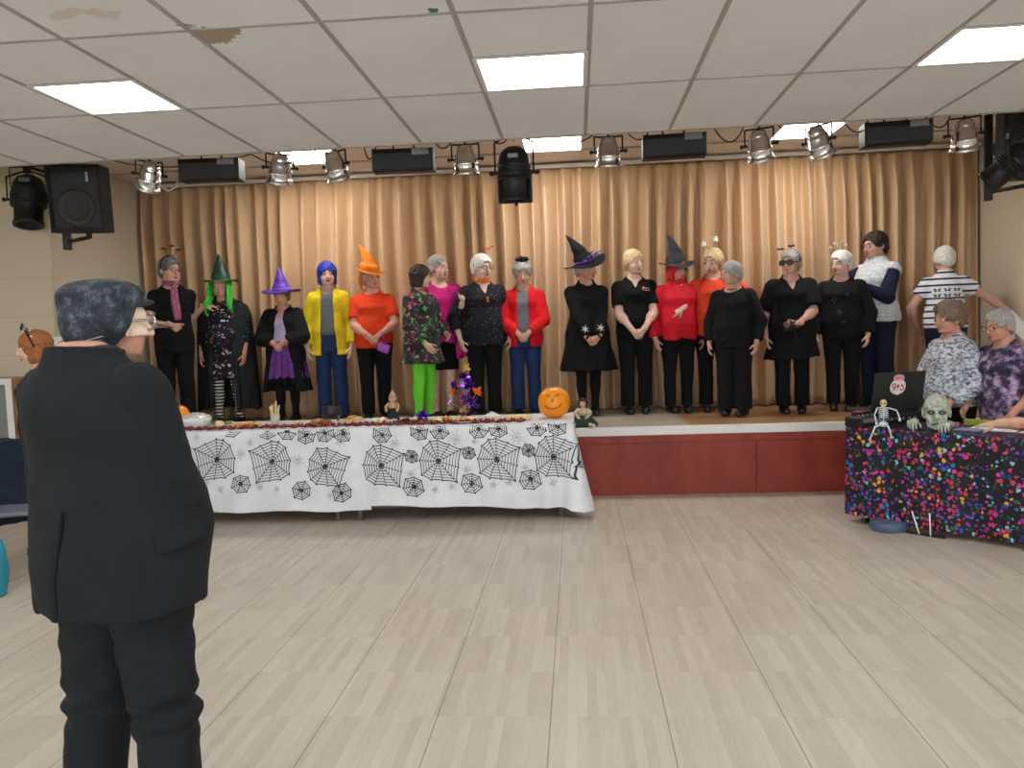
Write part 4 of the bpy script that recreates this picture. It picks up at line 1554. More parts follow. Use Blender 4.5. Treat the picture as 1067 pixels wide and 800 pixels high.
# ---- grey hair all black, facing left
r, B = basic('short person with grey hair all in black facing left at stage front', 1.51, 8.05, ZS, 1.48, -28, 0, w=1.12, belly=.01, headoff=(0, -.05, -.01), head=(-38, 4, 0), arms=DOWN(.155, -.03, .475))
cloth(r, 'jumper', *top_fn(B, off=.018, hem=.48, sleeve=1.88, seed=17, loose=.010, neck=.074, ny=-.02), mat=BLK2)
cloth(r, 'trousers', *trouser_fn(B, rh=.058, rk=.052, rt=.062, seed=17), mat=BLK2)
hair(r, B, GREY, 'short', 17, t=.016)
mb = MB(); mb.tube([(math.cos(a)*.062, .0+math.sin(a)*.068, .832*B.h+.016*math.sin(a)) for a in [2*PI*i/30 for i in range(31)]], .0045, 6); mb.build('necklace', PLAS, r)

# ---- dark mask glasses
r, B = basic('person in black tunic and dark eye mask with bobbles on headband', 2.08, 8.15, ZS, 1.57, -8, 0, w=1.14, belly=.014, head=(-30, 2, 0),
             arms={-1: dict(w=(-.155, -.03, .475)), 1: dict(w=(.02, -.165, .555), f=(-.85, -.35, -.1), n=(-.2, 1, -.2), pose='relax', pole=(1, .4, -.1))})
tf = top_fn(B, off=.018, hem=.335, sleeve=.85, flare=.055, v=.755, seed=18, nf=5, loose=.022, slant=.10); cloth(r, 'tunic', *tf, mat=BLK)
cloth(r, 'trousers', *trouser_fn(B, seed=18, rh=.046), mat=BLKT)
hair(r, B, GREY, 'short', 18, t=.014)
glasses(B, r, plain('mask_rim', srgb(60, 34, 30), .5), .008, True, 1.35)
hb = headband(B, r)
bopper(B, hb, -.085, -.03, .135, 'bat', PLAS, r=.016); bopper(B, hb, .02, -.03, .155, 'bat', PLAS, r=.016)
POM_AT = r.matrix_basis @ Vector((-.03, front_y(tf[0], -.03, .53*B.h)-.10, .535*B.h))

# ---- white hair headband
r, B = basic('person with white hair and white bobble headband in long-sleeved black jumper', 2.60, 8.3, ZS, 1.55, -24, 2, w=1.12, belly=.012, head=(-30, 4, 0), arms=DOWN(.155, -.03, .475))
tf = top_fn(B, off=.018, hem=.475, sleeve=1.9, seed=19, loose=.010, neck=.066, ny=-.02); cloth(r, 'jumper', *tf, mat=BLK2)
pol = []
for cx, cz, s in ((-.05, .70, .022), (.0, .62, .02), (.07, .73, .016), (.04, .56, .014)):
    for k in range(4):
        a = k*1.6+cx*30
        pol.append([(cx+math.cos(a)*s*.2, cz*B.h), (cx+math.cos(a+.3)*s, cz*B.h+math.sin(a+.3)*s), (cx+math.cos(a)*s*1.5, cz*B.h+math.sin(a)*s*1.5), (cx+math.cos(a-.3)*s, cz*B.h+math.sin(a-.3)*s)])
for i_ in range(0, 16, 4):
    print_on(r, 'sequin_motif', tf[0], pol[i_:i_+4], plain('dull_silver', srgb(88, 90, 96), .35, .4))
cloth(r, 'trousers', *trouser_fn(B, seed=19), mat=BLKT)
hair(r, B, WHITE, 'puff', 19)
hb = headband(B, r)
WB = plain('white_pompom', srgb(214, 205, 190), .8)
for x, z in ((-.085, .165), (-.045, .20), (.0, .185), (.045, .21), (.085, .17)):
    bopper(B, hb, x, -.02, z, 'bobble', WB, r=.012)

# ---- white gilet
r, B = basic('tall person with short dark hair in white padded gilet over navy sleeves', 3.02, 8.55, ZS, 1.75, -58, 0, brow=srgb(50, 40, 36), w=1.06, belly=.006, head=(-8, 6, 0),
             arms={-1: dict(w=(-.06, -.20, .73), f=(.3, -.6, .5), n=(.2, -.4, -1), pose='relax'), 1: dict(w=(.06, -.195, .685), f=(-.4, -.8, .3), n=(-1, .2, -.3), pose='curl', pole=(.7, .6, -1))})
cloth(r, 'jumper', *top_fn(B, off=.012, hem=.50, sleeve=1.92, seed=20, neck=.056, loose=.012), mat=NAVY2)
GIL = NT('white_quilting')
vo = GIL.n('ShaderNodeTexVoronoi', feature='DISTANCE_TO_EDGE'); vo.inputs['Scale'].default_value = 24; vo.inputs['Randomness'].default_value = .3
GIL.l(GIL.co(), vo.inputs['Vector'])
GIL.base(GIL.ramp(vo.outputs['Distance'], [(0, srgb(186, 192, 196)), (.3, srgb(216, 220, 222))])); GIL.set(.75); GIL.bump(vo.outputs['Distance'], .8, .02)
gl = cloth(r, 'gilet', *top_fn(B, off=.034, hem=.49, sleeve=.08, seed=21, collar=.012, loose=.004, flare=.01), mat=GIL.m)
cloth(r, 'trousers', *trouser_fn(B, seed=20), mat=NAVY2)
hair(r, B, DARK, 'short', 20, t=.016)
glasses(B, r)

# ---- striped t-shirt, back view
r, B = basic('person seen from behind in striped butterfly t-shirt, arm stretched to the handrail', 3.56, 8.25, ZS, 1.55, 168, 0, w=1.10, belly=.008, head=(10, 14, 0), lean=.14, side=-.02,
             arms={-1: dict(w=(-.385, -.05, .575), f=(-.85, -.2, -.5), n=(0, .3, -1), pose='curl', pole=(-.2, .3, 1)), 1: dict(w=(.14, -.12, .52), pole=(1, .6, 0))})
STR = stripes('navy_white_stripe', (srgb(36, 40, 64), srgb(222, 222, 226)), .062, duty=.30)
tf = top_fn(B, off=.016, hem=.50, sleeve=.5, seed=22, neck=.058, loose=.010); cloth(r, 't_shirt', *tf, mat=STR)
pol, white = [], []
for rr_ in (0, 1):
    for cc in (-1, 0, 1):
        cx, cz = cc*.085-.0, (.735-.034*rr_)*B.h
        for sx in (-1, 1):
            pol.append([(cx, cz+.002), (cx+sx*.014, cz+.016), (cx+sx*.034, cz+.018), (cx+sx*.026, cz+.002)])
            pol.append([(cx, cz-.002), (cx+sx*.022, cz+.001), (cx+sx*.027, cz-.012), (cx+sx*.012, cz-.014)])
z0 = .736*B.h
white = [[(x0, z0+.022), (x0+.033, z0+.022), (x0+.033, z0-.012), (x0, z0-.012)] for x0 in [-.135+.033*i for i in range(8)]]+[[(x0, z0-.012), (x0+.033, z0-.012), (x0+.033, z0-.072), (x0, z0-.072)] for x0 in [-.135+.033*i for i in range(8)]]
print_on(r, 'print_panel', tf[0], white, plain('white_jersey', srgb(222, 222, 226), .85), .0035, .7, -1)
print_on(r, 'butterfly_print', tf[0], pol, plain('butterfly_ink', srgb(60, 60, 66), .7, var=.4, nscale=30), .006, .7, -1)
cloth(r, 'trousers', *trouser_fn(B, seed=22), mat=NAVY2)
hair(r, B, WHITE, 'puff', 22)

# ---- two people behind the disco table
r, B = basic('person with curly grey-brown hair in mottled white jumper behind the disco table', 2.90, 6.62, 0, 1.60, -78, 1, w=1.12, belly=.012, head=(0, 6, 0),
             arms={-1: dict(w=(-.10, -.16, .52)), 1: dict(w=(.125, -.10, .53), pole=(.6, 1, 0), f=(-.1, -.5, -.8), n=(-.6, .1, -.6), pose='curl')}, shoe=SHOE)
MAR = NT('mottled_knit')
a = MAR.noise(34, 4, .6, MAR.co((1, 1, 1.6)))
MAR.base(MAR.ramp(a.outputs['Fac'], [(.38, srgb(84, 90, 106)), (.47, srgb(150, 154, 166)), (.56, srgb(206, 208, 214))])); MAR.set(.85); MAR.bump(a.outputs['Fac'], .4, .015)
cloth(r, 'jumper', *top_fn(B, off=.020, hem=.505, sleeve=1.9, seed=23, neck=.056, loose=.012, flare=.01), mat=MAR.m)
cloth(r, 'trousers', *trouser_fn(B, seed=23), mat=BLKT)
hair(r, B, BROWN, 'curly', 23, t=.014)

r, B = basic('person with grey hair and glasses in purple floral top leaning on the disco table', 3.17, 6.30, 0, 1.53, -72, 1, w=1.14, belly=.012, head=(4, 10, 0), lean=.10,
             arms={-1: dict(w=(-.1, -.16, .53)), 1: dict(w=(.135, -.115, .52), pole=(.4, 1, 0), f=(-.2, -.5, -.8), n=(-.3, .2, -.9), pose='flat')}, shoe=SHOE)
PUR = NT('purple_floral')
a = PUR.noise(15, 4, .62)
PUR.base(PUR.ramp(a.outputs['Fac'], [(.30, srgb(28, 28, 42)), (.46, srgb(52, 48, 70)), (.54, srgb(120, 98, 132)), (.64, srgb(190, 160, 186))])); PUR.set(.85); PUR.bump(a.outputs['Fac'], .3, .015)
cloth(r, 'top', *top_fn(B, off=.020, hem=.47, sleeve=.9, seed=24, neck=.062, loose=.016, flare=.02), mat=PUR.m)
cloth(r, 'trousers', *trouser_fn(B, seed=24), mat=BLKT)
hair(r, B, GREY, 'short', 24)
glasses(B, r)
mb = MB(); mb.tube([(B.n0[0]+math.cos(a)*.062, B.n0[1]-.005+math.sin(a)*.066, .84*B.h+.014*math.sin(a)) for a in [2*PI*i/30 for i in range(31)]], .003, 6); mb.build('necklace', plain('silver', srgb(190, 190, 195), .3, .9), r)

# ---- ginger bob at far left
r, B = basic('person with ginger bob and bat headband at far left behind the suited man', -3.90, 5.65, 0, 1.62, -55, 2, brow=srgb(120, 80, 50), w=1.0, head=(0, 8, 0), arms=DOWN(.14, -.06, .48))
cloth(r, 'top', *top_fn(B, off=.018, hem=.48, sleeve=1.9, seed=25, neck=.062, loose=.010), mat=BLK)
cloth(r, 'trousers', *trouser_fn(B, seed=25), mat=BLKT)
hair(r, B, GINGER, 'bob', 25, front=.045)
hb = headband(B, r, tilt=-.03)
bopper(B, hb, -.065, -.05, .150, 'bat', PLAS, r=.024); bopper(B, hb, .045, -.04, .165, 'bat', PLAS, r=.022)
mb = MB()
for k in range(5):
    mb.ball(B.H(math.cos(PI*(k+1.2)/6)*.093, -.004, math.sin(PI*(k+1.2)/6)*.124+.012), .008*B.hs, 8)
mb.build('headband_bead', WB, hb)

# ---- man in the foreground
r = person('man in black suit and dark flat cap, back turned, standing in the foreground', -1.265, 2.13, 0, 163)
r['category'] = 'person'
B = Body(1.74, w=1.0, belly=.02, ws=.92, man=True, head=(-14, -1, 0), headoff=(-.030, -.034, -.058), lean=.04, side=.15, stance=.092, foot=(16, -14), hs=.93,
         arms={-1: dict(w=(.040, -.122, .648), pole=(-.66, .42, -.5), pose='curl', f=(.6, -.6, -.2), n=(.6, .5, 0)), 1: dict(w=(.062, -.135, .615), pole=(.85, .45, -.45), pose='curl', f=(-.6, -.6, -.2), n=(-.6, .5, 0))})
B.build(r, 1, srgb(110, 100, 95), hb=.010, hh=.0045)
SUIT = NT('dark_suit_cloth')
a = SUIT.noise(300, 2); b_ = SUIT.noise(5, 4, .55)
SUIT.base(SUIT.ramp(SUIT.math('ADD', SUIT.math('MULTIPLY', a.outputs['Fac'], .5), SUIT.math('MULTIPLY', b_.outputs['Fac'], .5)), [(.3, srgb(15, 18, 21)), (.7, srgb(29, 34, 38))]))
SUIT.set(.85, 0, .25); SUIT.bump(SUIT.math('ADD', SUIT.noise(7, 3, .5, SUIT.co((1, 1, .5))).outputs['Fac'], SUIT.math('MULTIPLY', a.outputs['Fac'], .05)), .35, .03)
q = B.h
t0 = top_fn(B, off=.030, hem=.458, sleeve=1.96, neck=.064, ny=-.03, nz=.796, seed=30, loose=.008, fold=.0035, flare=.050, left=False, right=False)
def jack(p):
    d = t0[0](p)
    # padded shoulders
    for sx in (-1, 1):
        d = sm_min(d, capsule(p, B.S[sx]+np.array((-sx*.06, .0, .028)), B.S[sx]+np.array((-sx*.012, 0, .008)), .034, .040), .03)
    # long creases running down the back
    back = np.clip(p[:, 1]*8, 0, 1)
    d = d+.0045*back*np.sin(p[:, 0]*34+2.2*np.sin(p[:, 2]*5))*np.clip((1.25-p[:, 2])*2, 0, 1)
    # side vent at the back
    for sx in (1,):
        d = np.maximum(d, -np.maximum(np.maximum(np.abs(p[:, 0]-.012-.05*(.9-p[:, 2]))-.0045, .02-p[:, 1]), p[:, 2]-.62*q))
    # open front
    d = np.maximum(d, -np.maximum(np.abs(p[:, 0])-np.interp(p[:, 2], [.46*q, .62*q, .80*q], [.09, .03, .05]), p[:, 1]+.05))
    return d
lo, hi = t0[1]-.03, t0[2]+.03
jk = cloth(r, 'suit_jacket', jack, lo, hi, SUIT.m, h=.0085)
for sx in (-1, 1):
    def slv(p, sx=sx):
        d = arm_fn(B, p, sx, 1.95, .026, .012, .012)
        d = sm_min(d, capsule(p, B.S[sx]+np.array((-sx*.02, 0, .008)), B.S[sx]+np.array((sx*.006, 0, .002)), .052, .054), .03)
        e = B.E[sx]
        w_ = np.exp(-(np.sqrt(((p-V3(e))**2).sum(1))/.12)**2)
        return d+.006*w_*np.sin((p[:, 2]*1.0+p[:, 0]*.5*sx)*95)+.003*wob(p, 24, 9)
    cloth(jk, 'sleeve', slv, lo-.05, hi+.05, SUIT.m, h=.0085)
# collar
mb = MB()
ring = []
n = 26
for i in range(n):
    a = PI*(-.18)+PI*1.36*i/(n-1)
    ring.append((math.cos(a), math.sin(a)))
cx_, oy = B.off(.84)
inner = [(cx_+x*.062, oy+.014+y*.058, .830*q+.026*y) for x, y in ring]
top = [(cx_+x*.068, oy+.014+y*.066, .836*q+.026*y) for x, y in ring]
bot = [(cx_+x*.088, oy+.016+y*.086, .804*q+.012*y) for x, y in ring]
bi = [(cx_+x*.066, oy+.014+y*.064, .800*q+.01*y) for x, y in ring]
vs = inner+top+bot+bi
fs = []
for i in range(n-1):
    for k in range(4):
        a_, b__ = k*n+i, ((k+1) % 4)*n+i
        fs.append((a_, a_+1, b__+1, b__))
fs += [(0, n, 2*n, 3*n), (n-1, 4*n-1, 3*n-1, 2*n-1)]
mb.add(vs, fs, 0, True); mb.build('collar', SUIT.m, jk)
# pocket flap on the right hip, laid against the jacket
def side_x(fn, y, z, x0=-.7):
    p = np.array([[x0, y, z]], np.float32)
    for _ in range(80):
        d = float(fn(p)[0])
        if d < .0006:
            break
        p[0, 0] += max(.0015, d*.6)
    return float(p[0, 0])
mb = MB()
F, K = [], []
for j in range(4):
    for i in range(9):
        y = .085-.155*i/8; z = .585*q-.062*j/3+.010*(i/8)
        x = side_x(jack, y, z)
        F.append((x-.006, y, z)); K.append((x+.004, y, z))
mb2 = []
for j in range(3):
    for i in range(8):
        a_ = j*9+i
        mb2 += [(a_, a_+9, a_+10, a_+1), (36+a_, 36+a_+1, 36+a_+10, 36+a_+9)]
for i in range(8):
    mb2 += [(i, i+1, 37+i, 36+i), (27+i, 63+i, 64+i, 28+i)]
for j in range(3):
    mb2 += [(9*j, 36+9*j, 45+9*j, 9+9*j), (8+9*j, 17+9*j, 53+9*j, 44+9*j)]
mb.add(F+K, mb2, 0, True)
mb.build('pocket_flap', SUIT.m, jk)
cloth(r, 'shirt', *top_fn(B, off=.008, hem=.55, sleeve=1.98, neck=.05, collar=.006, seed=31, cuff=.006), mat=fabric('dark_shirt', srgb(60, 62, 66)), h=.011)
tr = trouser_fn(B, off=.010, hem=.028, rh=.047, rk=.048, rt=.066, fold=.006, seed=33)
def trs(p):
    d = tr[0](p)
    kz = .30*q
    for sx in (-1, 1):
        c = B.knee[sx]
        w_ = np.exp(-((p[:, 2]-c[2]-.03)/.07)**2)
        d = d+.006*w_*np.sin((p[:, 2]-.4*p[:, 0]*sx)*85)
    w_ = np.exp(-((p[:, 2]-.40*q)/.06)**2)
    return d+.005*w_*np.sin((p[:, 2]+.6*np.abs(p[:, 0]))*70)
cloth(r, 'suit_trousers', trs, tr[1]-.03, tr[2]+.03, SUIT.m, h=.0085)
shoes(r, B, SHOE, lo_cut=.08)
mh = hair_fn(B, 'crop', .004, seed=30)
cloth(r, 'hair', lambda P: np.maximum(mh[0](P), ellipsoid(B.hl(P), (0, .010, .012), (.082, .095, .092))*B.hs), mh[1], mh[2], mat=GREY, h=.005)
# flat cap
def cap_fn(P):
    p = B.hl(P)
    d = ellipsoid(p, (0, .010, .010), (.103, .105, .098))
    d = sm_min(d, ellipsoid(p, (0, .004, .084), (.100, .108, .032)), .045)
    d = np.maximum(d, np.interp(p[:, 1], [-.12, -.04, .02, .12], [.050, .044, -.060, -.100])-p[:, 2])
    pk = ellipsoid(p, (0, -.086, .058), (.072, .038, .011))
    d = sm_min(d, pk, .012)
    d = np.maximum(d, -ellipsoid(p, (0, .010, .010), (.092, .094, .086)))
    return (d+.0016*wob(p, 70, 2)+.003*wob(p, 26, 5))*B.hs
rr = .17
CAPM = NT('tweed_cap')
a = CAPM.noise(160, 3, .7); b_ = CAPM.noise(28, 4, .6)
CAPM.base(CAPM.ramp(CAPM.math('ADD', CAPM.math('MULTIPLY', a.outputs['Fac'], .35), CAPM.math('MULTIPLY', b_.outputs['Fac'], .65)), [(.38, srgb(26, 30, 34)), (.52, srgb(46, 54, 62)), (.66, srgb(96, 108, 120))]))
CAPM.set(.7, 0, .3); CAPM.bump(b_.outputs['Fac'], .5, .012)
cp = cloth(r, 'flat_cap', cap_fn, B.hc-rr, B.hc+rr, CAPM.m, h=.005)
# pale face mask with its elastic
def mask_fn(P):
    p = B.hl(P)
    d = B.headfn(P)/B.hs
    d = np.maximum(d-.010, -(d-.004))
    d = np.maximum(d, p[:, 1]+.004-.25*np.abs(p[:, 2]+.02))
    return np.maximum(np.maximum(d, p[:, 2]-.052), -.034-p[:, 2])*B.hs
mk = cloth(r, 'face_mask', mask_fn, B.hc-rr, B.hc+rr, plain('pale_mask', srgb(226, 200, 176), .5), h=.0042)
mb = MB()
mb.tube([B.H(math.cos(a)*.088, .016+math.sin(a)*.109, -.018-.030*max(0, math.sin(a))) for a in [PI*i/24 for i in range(25)]], .0016, 6)
mb.build('elastic', plain('grey_elastic', srgb(150, 150, 150), .6), mk)
glasses(B, r, plain('silver_frame', srgb(180, 184, 190), .25, .8), .007, False, 1.1)

# ================================================================== THINGS ON AND ABOVE THE STAGE
def ray(px, py):
    return _fw+_r2*((px-533.5)/F_PX)+_u2*((400-py)/F_PX)
def at(px, py, Y):
    d = ray(px, py)
    return Vector((0, 0, EYE))+d*(Y/d.y)

CHR = plain('polished_chrome', srgb(228, 228, 230), .22, 1.0, var=.03)
BMET = plain('black_lamp_metal', srgb(24, 24, 26), .5, .2, bump=.1)
CBL = plain('black_cable_rubber', srgb(18, 18, 18), .6)
GREYP = plain('grey_metal_plate', srgb(120, 122, 126), .45, .4)

bar = empty('lighting_bar', (-.3, 6.5, 3.06))
tag(bar, 'black horizontal lighting bar carrying the stage lamps above the ceiling edge', 'lighting bar')
MB().tube([(-4.45, 0, 0), (4.5, 0, 0)], .024, 14).build('pipe', BMET, bar)
for x in (-4.1, -1.9, .3, 2.4, 4.1):
    MB().tube([(x, 0, 0), (x, 0, .235)], .012, 8).box((x-.04, -.04, .228), (x+.04, .04, .238)).build('hanger', BMET, bar)

def clamp(root, zt):
    m = MB()
    m.box((-.018, -.03, zt-.02), (.018, .03, zt+.035), 0, None, .004)
    m.tube([(0, .03, zt+.01), (0, .055, zt+.01)], .008, 8)
    m.tube([(0, 0, zt-.06), (0, 0, zt-.01)], .008, 8)
    return m.build('hook_clamp', BMET, root)

def par_can(px, py, yaw, pitch, label, s=1.0):
    p = at(px, py, 6.5)
    r = empty('par_can_lamp', p, 0)
    tag(r, label, 'stage lamp', 'chrome lamps along the lighting bar')
    zt = 3.03-p.z
    R = Matrix.Rotation(math.radians(yaw), 4, 'Z') @ Matrix.Rotation(math.radians(pitch), 4, 'X')   # axis -Z is the beam
    m = MB()
    m.lathe([(0, .115), (.035, .112), (.055, .098), (.066, .075), (.070, .05), (.078, .046), (.078, .036), (.082, .032), (.085, -.02), (.092, -.024), (.092, -.036), (.090, -.04), (.092, -.095), (.100, -.098), (.100, -.112), (.086, -.112), (.082, -.06), (.06, -.02), (0, -.01)], 28, 0, R)
    b = m.build('lamp_body', CHR, r)
    MB().lathe([(0, -.052), (.05, -.050), (.080, -.046), (.080, -.052), (.0, -.060)], 24, 0, R).build('lens', plain('lamp_glass', srgb(170, 170, 165), .1, .3), b)
    m = MB()
    m.lathe([(.098, -.108), (.108, -.108), (.108, -.114), (.098, -.114), (.098, -.108)], 28, 0, R)
    m.build('gel_holder', CHR, b)
    m = MB()
    y = Matrix.Rotation(math.radians(yaw), 4, 'Z')
    pts = [(-.108, 0, 0), (-.108, 0, zt*.72), (-.07, 0, zt-.05), (.07, 0, zt-.05), (.108, 0, zt*.72), (.108, 0, 0)]
    for a, c in zip(pts, pts[1:]):
        m.tube([a, c], .007, 6, 0, y)
    m.build('yoke', BMET, r)
    for sx in (-1, 1):
        MB().tube([(sx*.088, 0, 0), (sx*.128, 0, 0), ], .010, 8, 0, y).ball((sx*.132, 0, 0), .016, 8, 0, y).build('yoke_knob', BMET, r)
    clamp(r, zt)
    return r
par_can(156, 182, 50, 38, 'pale chrome lamp tilted to the right at the far left end of the bar')
par_can(292, 175, 30, 28, 'chrome lamp in front of the lit panel above the blue wig')
par_can(350, 172, -28, 24, 'chrome lamp beside the black flood above the orange hat')
par_can(485, 166, 0, 12, 'chrome lamp just left of the black profile lamp at the bar middle')
par_can(634, 158, 0, 12, 'chrome lamp above the black-dressed person in the tall witch hat')
par_can(791, 151, -24, 24, 'chrome lamp with lit panel on its right, above the eye-masked person')
par_can(853, 147, -48, 32, 'chrome lamp crossing the lit panel, above the white-haired person')
par_can(1005, 140, -22, 22, 'chrome lamp at the right end of the bar beside the black profile lamp')

def flood(px, py, yaw, label):
    p = at(px, py, 6.45)
    r = empty('flood_lamp', p, math.radians(yaw))
    tag(r, label, 'stage lamp', 'black flood lamps on the lighting bar')
    zt = 3.04-p.z
    m = MB()
    pr = [(-.10, -.075), (-.10, .045), (-.07, .085), (.09, .085), (.105, .02), (.07, -.085), (-.06, -.092)]
    n = len(pr)
    L = .225
    vs = [(-L, y, z) for y, z in pr]+[(L, y, z) for y, z in pr]
    m.add(vs, [tuple(range(n)), tuple(reversed(range(n, 2*n)))]+[(i, n+i, n+(i+1) % n, (i+1) % n) for i in range(n)])
    h = m.build('housing', BMET, r)
    MB().box((.075, -.104, .028), (.205, -.098, .074)).build('rating_plate', GREYP, h)
    m = MB()
    for sx in (-1, 1):
        m.box((sx*.232-.007, -.09, -.085), (sx*.232+.007, .09, .085), 0, None, .004)
    m.build('end_plate', plain('dark_grey_metal', srgb(56, 58, 62), .45, .3), h)
    m = MB()
    m.tube([(-.08, 0, .08), (-.08, 0, zt-.03)], .008, 6).tube([(.08, 0, .08), (.08, 0, zt-.03)], .008, 6).tube([(-.09, 0, zt-.03), (.09, 0, zt-.03)], .009, 6)
    m.build('yoke', BMET, r)
    for sx in (-1, 1):
        MB().box((sx*.08-.02, -.03, zt-.035), (sx*.08+.02, .03, zt+.03), 0, None, .004).build('hook_clamp', BMET, r)
    return r
flood(221, 178, 6, 'black box flood lamp above the green and purple witch hats')
flood(421, 168, 4, 'black box flood lamp above the dark brown bob and the magenta top')
flood(702, 153, -2, 'black box flood lamp above the red blouse')
flood(933, 140, -5, 'black box flood lamp above the white gilet')

def profile_lamp(loc, yaw, pitch, zt, label, plate=True, s=1.0, grp='black profile spotlights'):
    r = empty('profile_lamp', loc, 0)
    tag(r, label, 'stage lamp', grp)
    R = Matrix.Rotation(math.radians(yaw), 4, 'Z') @ Matrix.Rotation(math.radians(pitch), 4, 'X') @ Matrix.Scale(s, 4)
    m = MB()
    m.lathe([(0, .20), (.05, .195), (.09, .17), (.115, .125), (.122, .07), (.126, .065), (.126, .045), (.122, .04), (.124, -.02), (.118, -.03), (.104, -.05), (.104, -.19), (.112, -.195), (.112, -.215), (.09, -.215), (.085, -.15), (0, -.14)], 30, 0, R)
    b = m.build('lamp_body', BMET, r)
    m = MB()
    for i in range(5):
        m.lathe([(.124, .048-.022*i), (.131, .045-.022*i), (.131, .037-.022*i), (.122, .034-.022*i)], 30, 0, R)
    m.build('cooling_fin', BMET, b)
    MB().box((-.04, -.128, .10), (.04, -.085, .135), 0, R, .006).build('vent_hood', GREYP, b)
    if plate:
        MB().box((-.132, .10, -.225), (.132, .108, .02), 0, R).box((-.132, -.03, -.222), (-.124, .104, -.02), 0, R).box((.124, -.03, -.222), (.132, .104, -.02), 0, R).build('barn_door', BMET, b)
        MB().tube([(0, .09, -.215), (0, .09, -.245)], .014, 8, 0, R).build('knob', BMET, b)
    y = Matrix.Rotation(math.radians(yaw), 4, 'Z')
    w_ = .150*s
    m = MB()
    pts = [(-w_, 0, 0), (-w_, 0, zt*.75), (-.05, 0, zt-.02), (.05, 0, zt-.02), (w_, 0, zt*.75), (w_, 0, 0)]
    for a, c in zip(pts, pts[1:]):
        m.tube([a, c], .008, 6, 0, y)
    m.build('yoke', BMET, r)
    for sx in (-1, 1):
        MB().tube([(sx*.118*s, 0, 0), (sx*(w_+.02), 0, 0)], .012, 8, 0, y).ball((sx*(w_+.028), 0, 0), .020, 8, 0, y).build('yoke_knob', BMET, r)
    clamp(r, zt)
    return r
p = at(536, 180, 6.45)
profile_lamp(p, 0, 4, 3.04-p.z, 'black profile lamp with barn door hanging straight down at the bar middle')
# left-hand lamp hangs from a short bracket on the wall
p = at(30, 208, 7.0)
profile_lamp(p, 20, -14, .26, 'black round lamp hanging left of the wall loudspeaker', False, 1.12)
br = empty('wall_bracket', (p.x, 7.32, p.z+.29)); tag(br, 'thin black bracket arm holding the round lamp left of the wall loudspeaker', 'bracket')
MB().tube([(0, 0, 0), (0, -.40, 0)], .014, 8).tube([(-.16, -.32, .0), (.22, -.32, -.0)], .007, 6).build('arm', BMET, br)
MB().box((-.05, -.012, -.06), (.05, .008, .06)).build('back_plate', BMET, br)
MB().tube([(-.16, -.32, 0), (-.165, -.32, -.16), (-.12, -.30, -.30)], .004, 6).build('safety_cable', CBL, br)
# right-hand one points down to the left
p = at(1052, 172, 6.75)
profile_lamp(p, 62, 52, .22, 'black profile lamp tilted down to the left beside the right stage wall', False, .92)
br = empty('wall_bracket', (4.21, 6.75, p.z+.26)); tag(br, 'black bracket arm reaching from the right wall to the tilted profile lamp', 'bracket')
MB().tube([(.6, 0, 0), (p.x-4.21-.06, 0, 0)], .016, 8).build('arm', BMET, br)
# the arm is carried by a post standing on the right wall head
MB().tube([(.55, 0, 0), (.55, 0, SZ-p.z-.27)], .016, 8).build('post', BMET, br)

SPK = plain('black_speaker_carpet', srgb(22, 22, 25), .85, bump=.3, bscale=220)
GRL = plain('speaker_grille', srgb(30, 28, 30), .6, bump=.5, bscale=300)
CONE = plain('speaker_cone', srgb(46, 32, 34), .6)
def speaker(loc, yaw, tilt, label):
    r = empty('loudspeaker', loc, math.radians(yaw))
    tag(r, label, 'loudspeaker')
    R = Matrix.Rotation(math.radians(tilt), 4, 'X')
    c = MB().box((-.215, -.14, -.29), (.215, .17, .29), 0, R, .012).build('cabinet', SPK, r)
    m = MB()
    for lo, hi in (((-.215, -.29), (-.19, .29)), ((.19, -.29), (.215, .29)), ((-.19, .265), (.19, .29)), ((-.19, -.29), (.19, -.25))):
        m.box((lo[0], -.165, lo[1]), (hi[0], -.138, hi[1]), 0, R)
    m.build('front_rim', SPK, c)
    MB().box((-.185, -.148, -.24), (.185, -.141, .262), 0, R).build('baffle', GRL, c)
    T = R @ Matrix.Translation((0, -.150, -.075)) @ Matrix.Rotation(PI/2, 4, 'X')
    w_ = MB().lathe([(0, -.035), (.045, -.030), (.10, .002), (.125, .010), (.150, .012), (.158, .002), (.158, -.004)], 32, 0, T).build('woofer', CONE, c)
    MB().ball((0, 0, -.03), .04, 14, 0, T, (1, 1, .5)).build('dust_cap', GRL, w_)
    h = MB()
    h.box((-.13, -.158, .135), (.13, -.148, .235), 0, R, .004)
    h.build('horn', BMET, c)
    MB().box((.10, -.162, .145), (.118, -.157, .225), 0, R).build('badge', plain('pale_badge', srgb(150, 156, 164), .4, .5), c)
    MB().box((-.21, .17, -.05), (-.15, .34, .05), 0, R).box((-.26, .30, -.40), (-.20, .36, .34), 0, None).tube([(-.23, .33, -.33), (.05, .0, -.33)], .018, 8).tube([(.05, 0, -.335), (.05, 0, -.27)], .025, 8).tube([(-.23, .33, -.40), (-.23, .33, -.30)], .03, 8).build('wall_mount', BMET, r)
    return r
p = at(84, 208, 6.98)
speaker(p, 16, 6, 'black loudspeaker on a bracket high on the left wall beside the curtain')
p = at(1072, 150, 7.25)
speaker(p, -14, 6, 'black loudspeaker half out of view behind the tilted profile lamp at right')

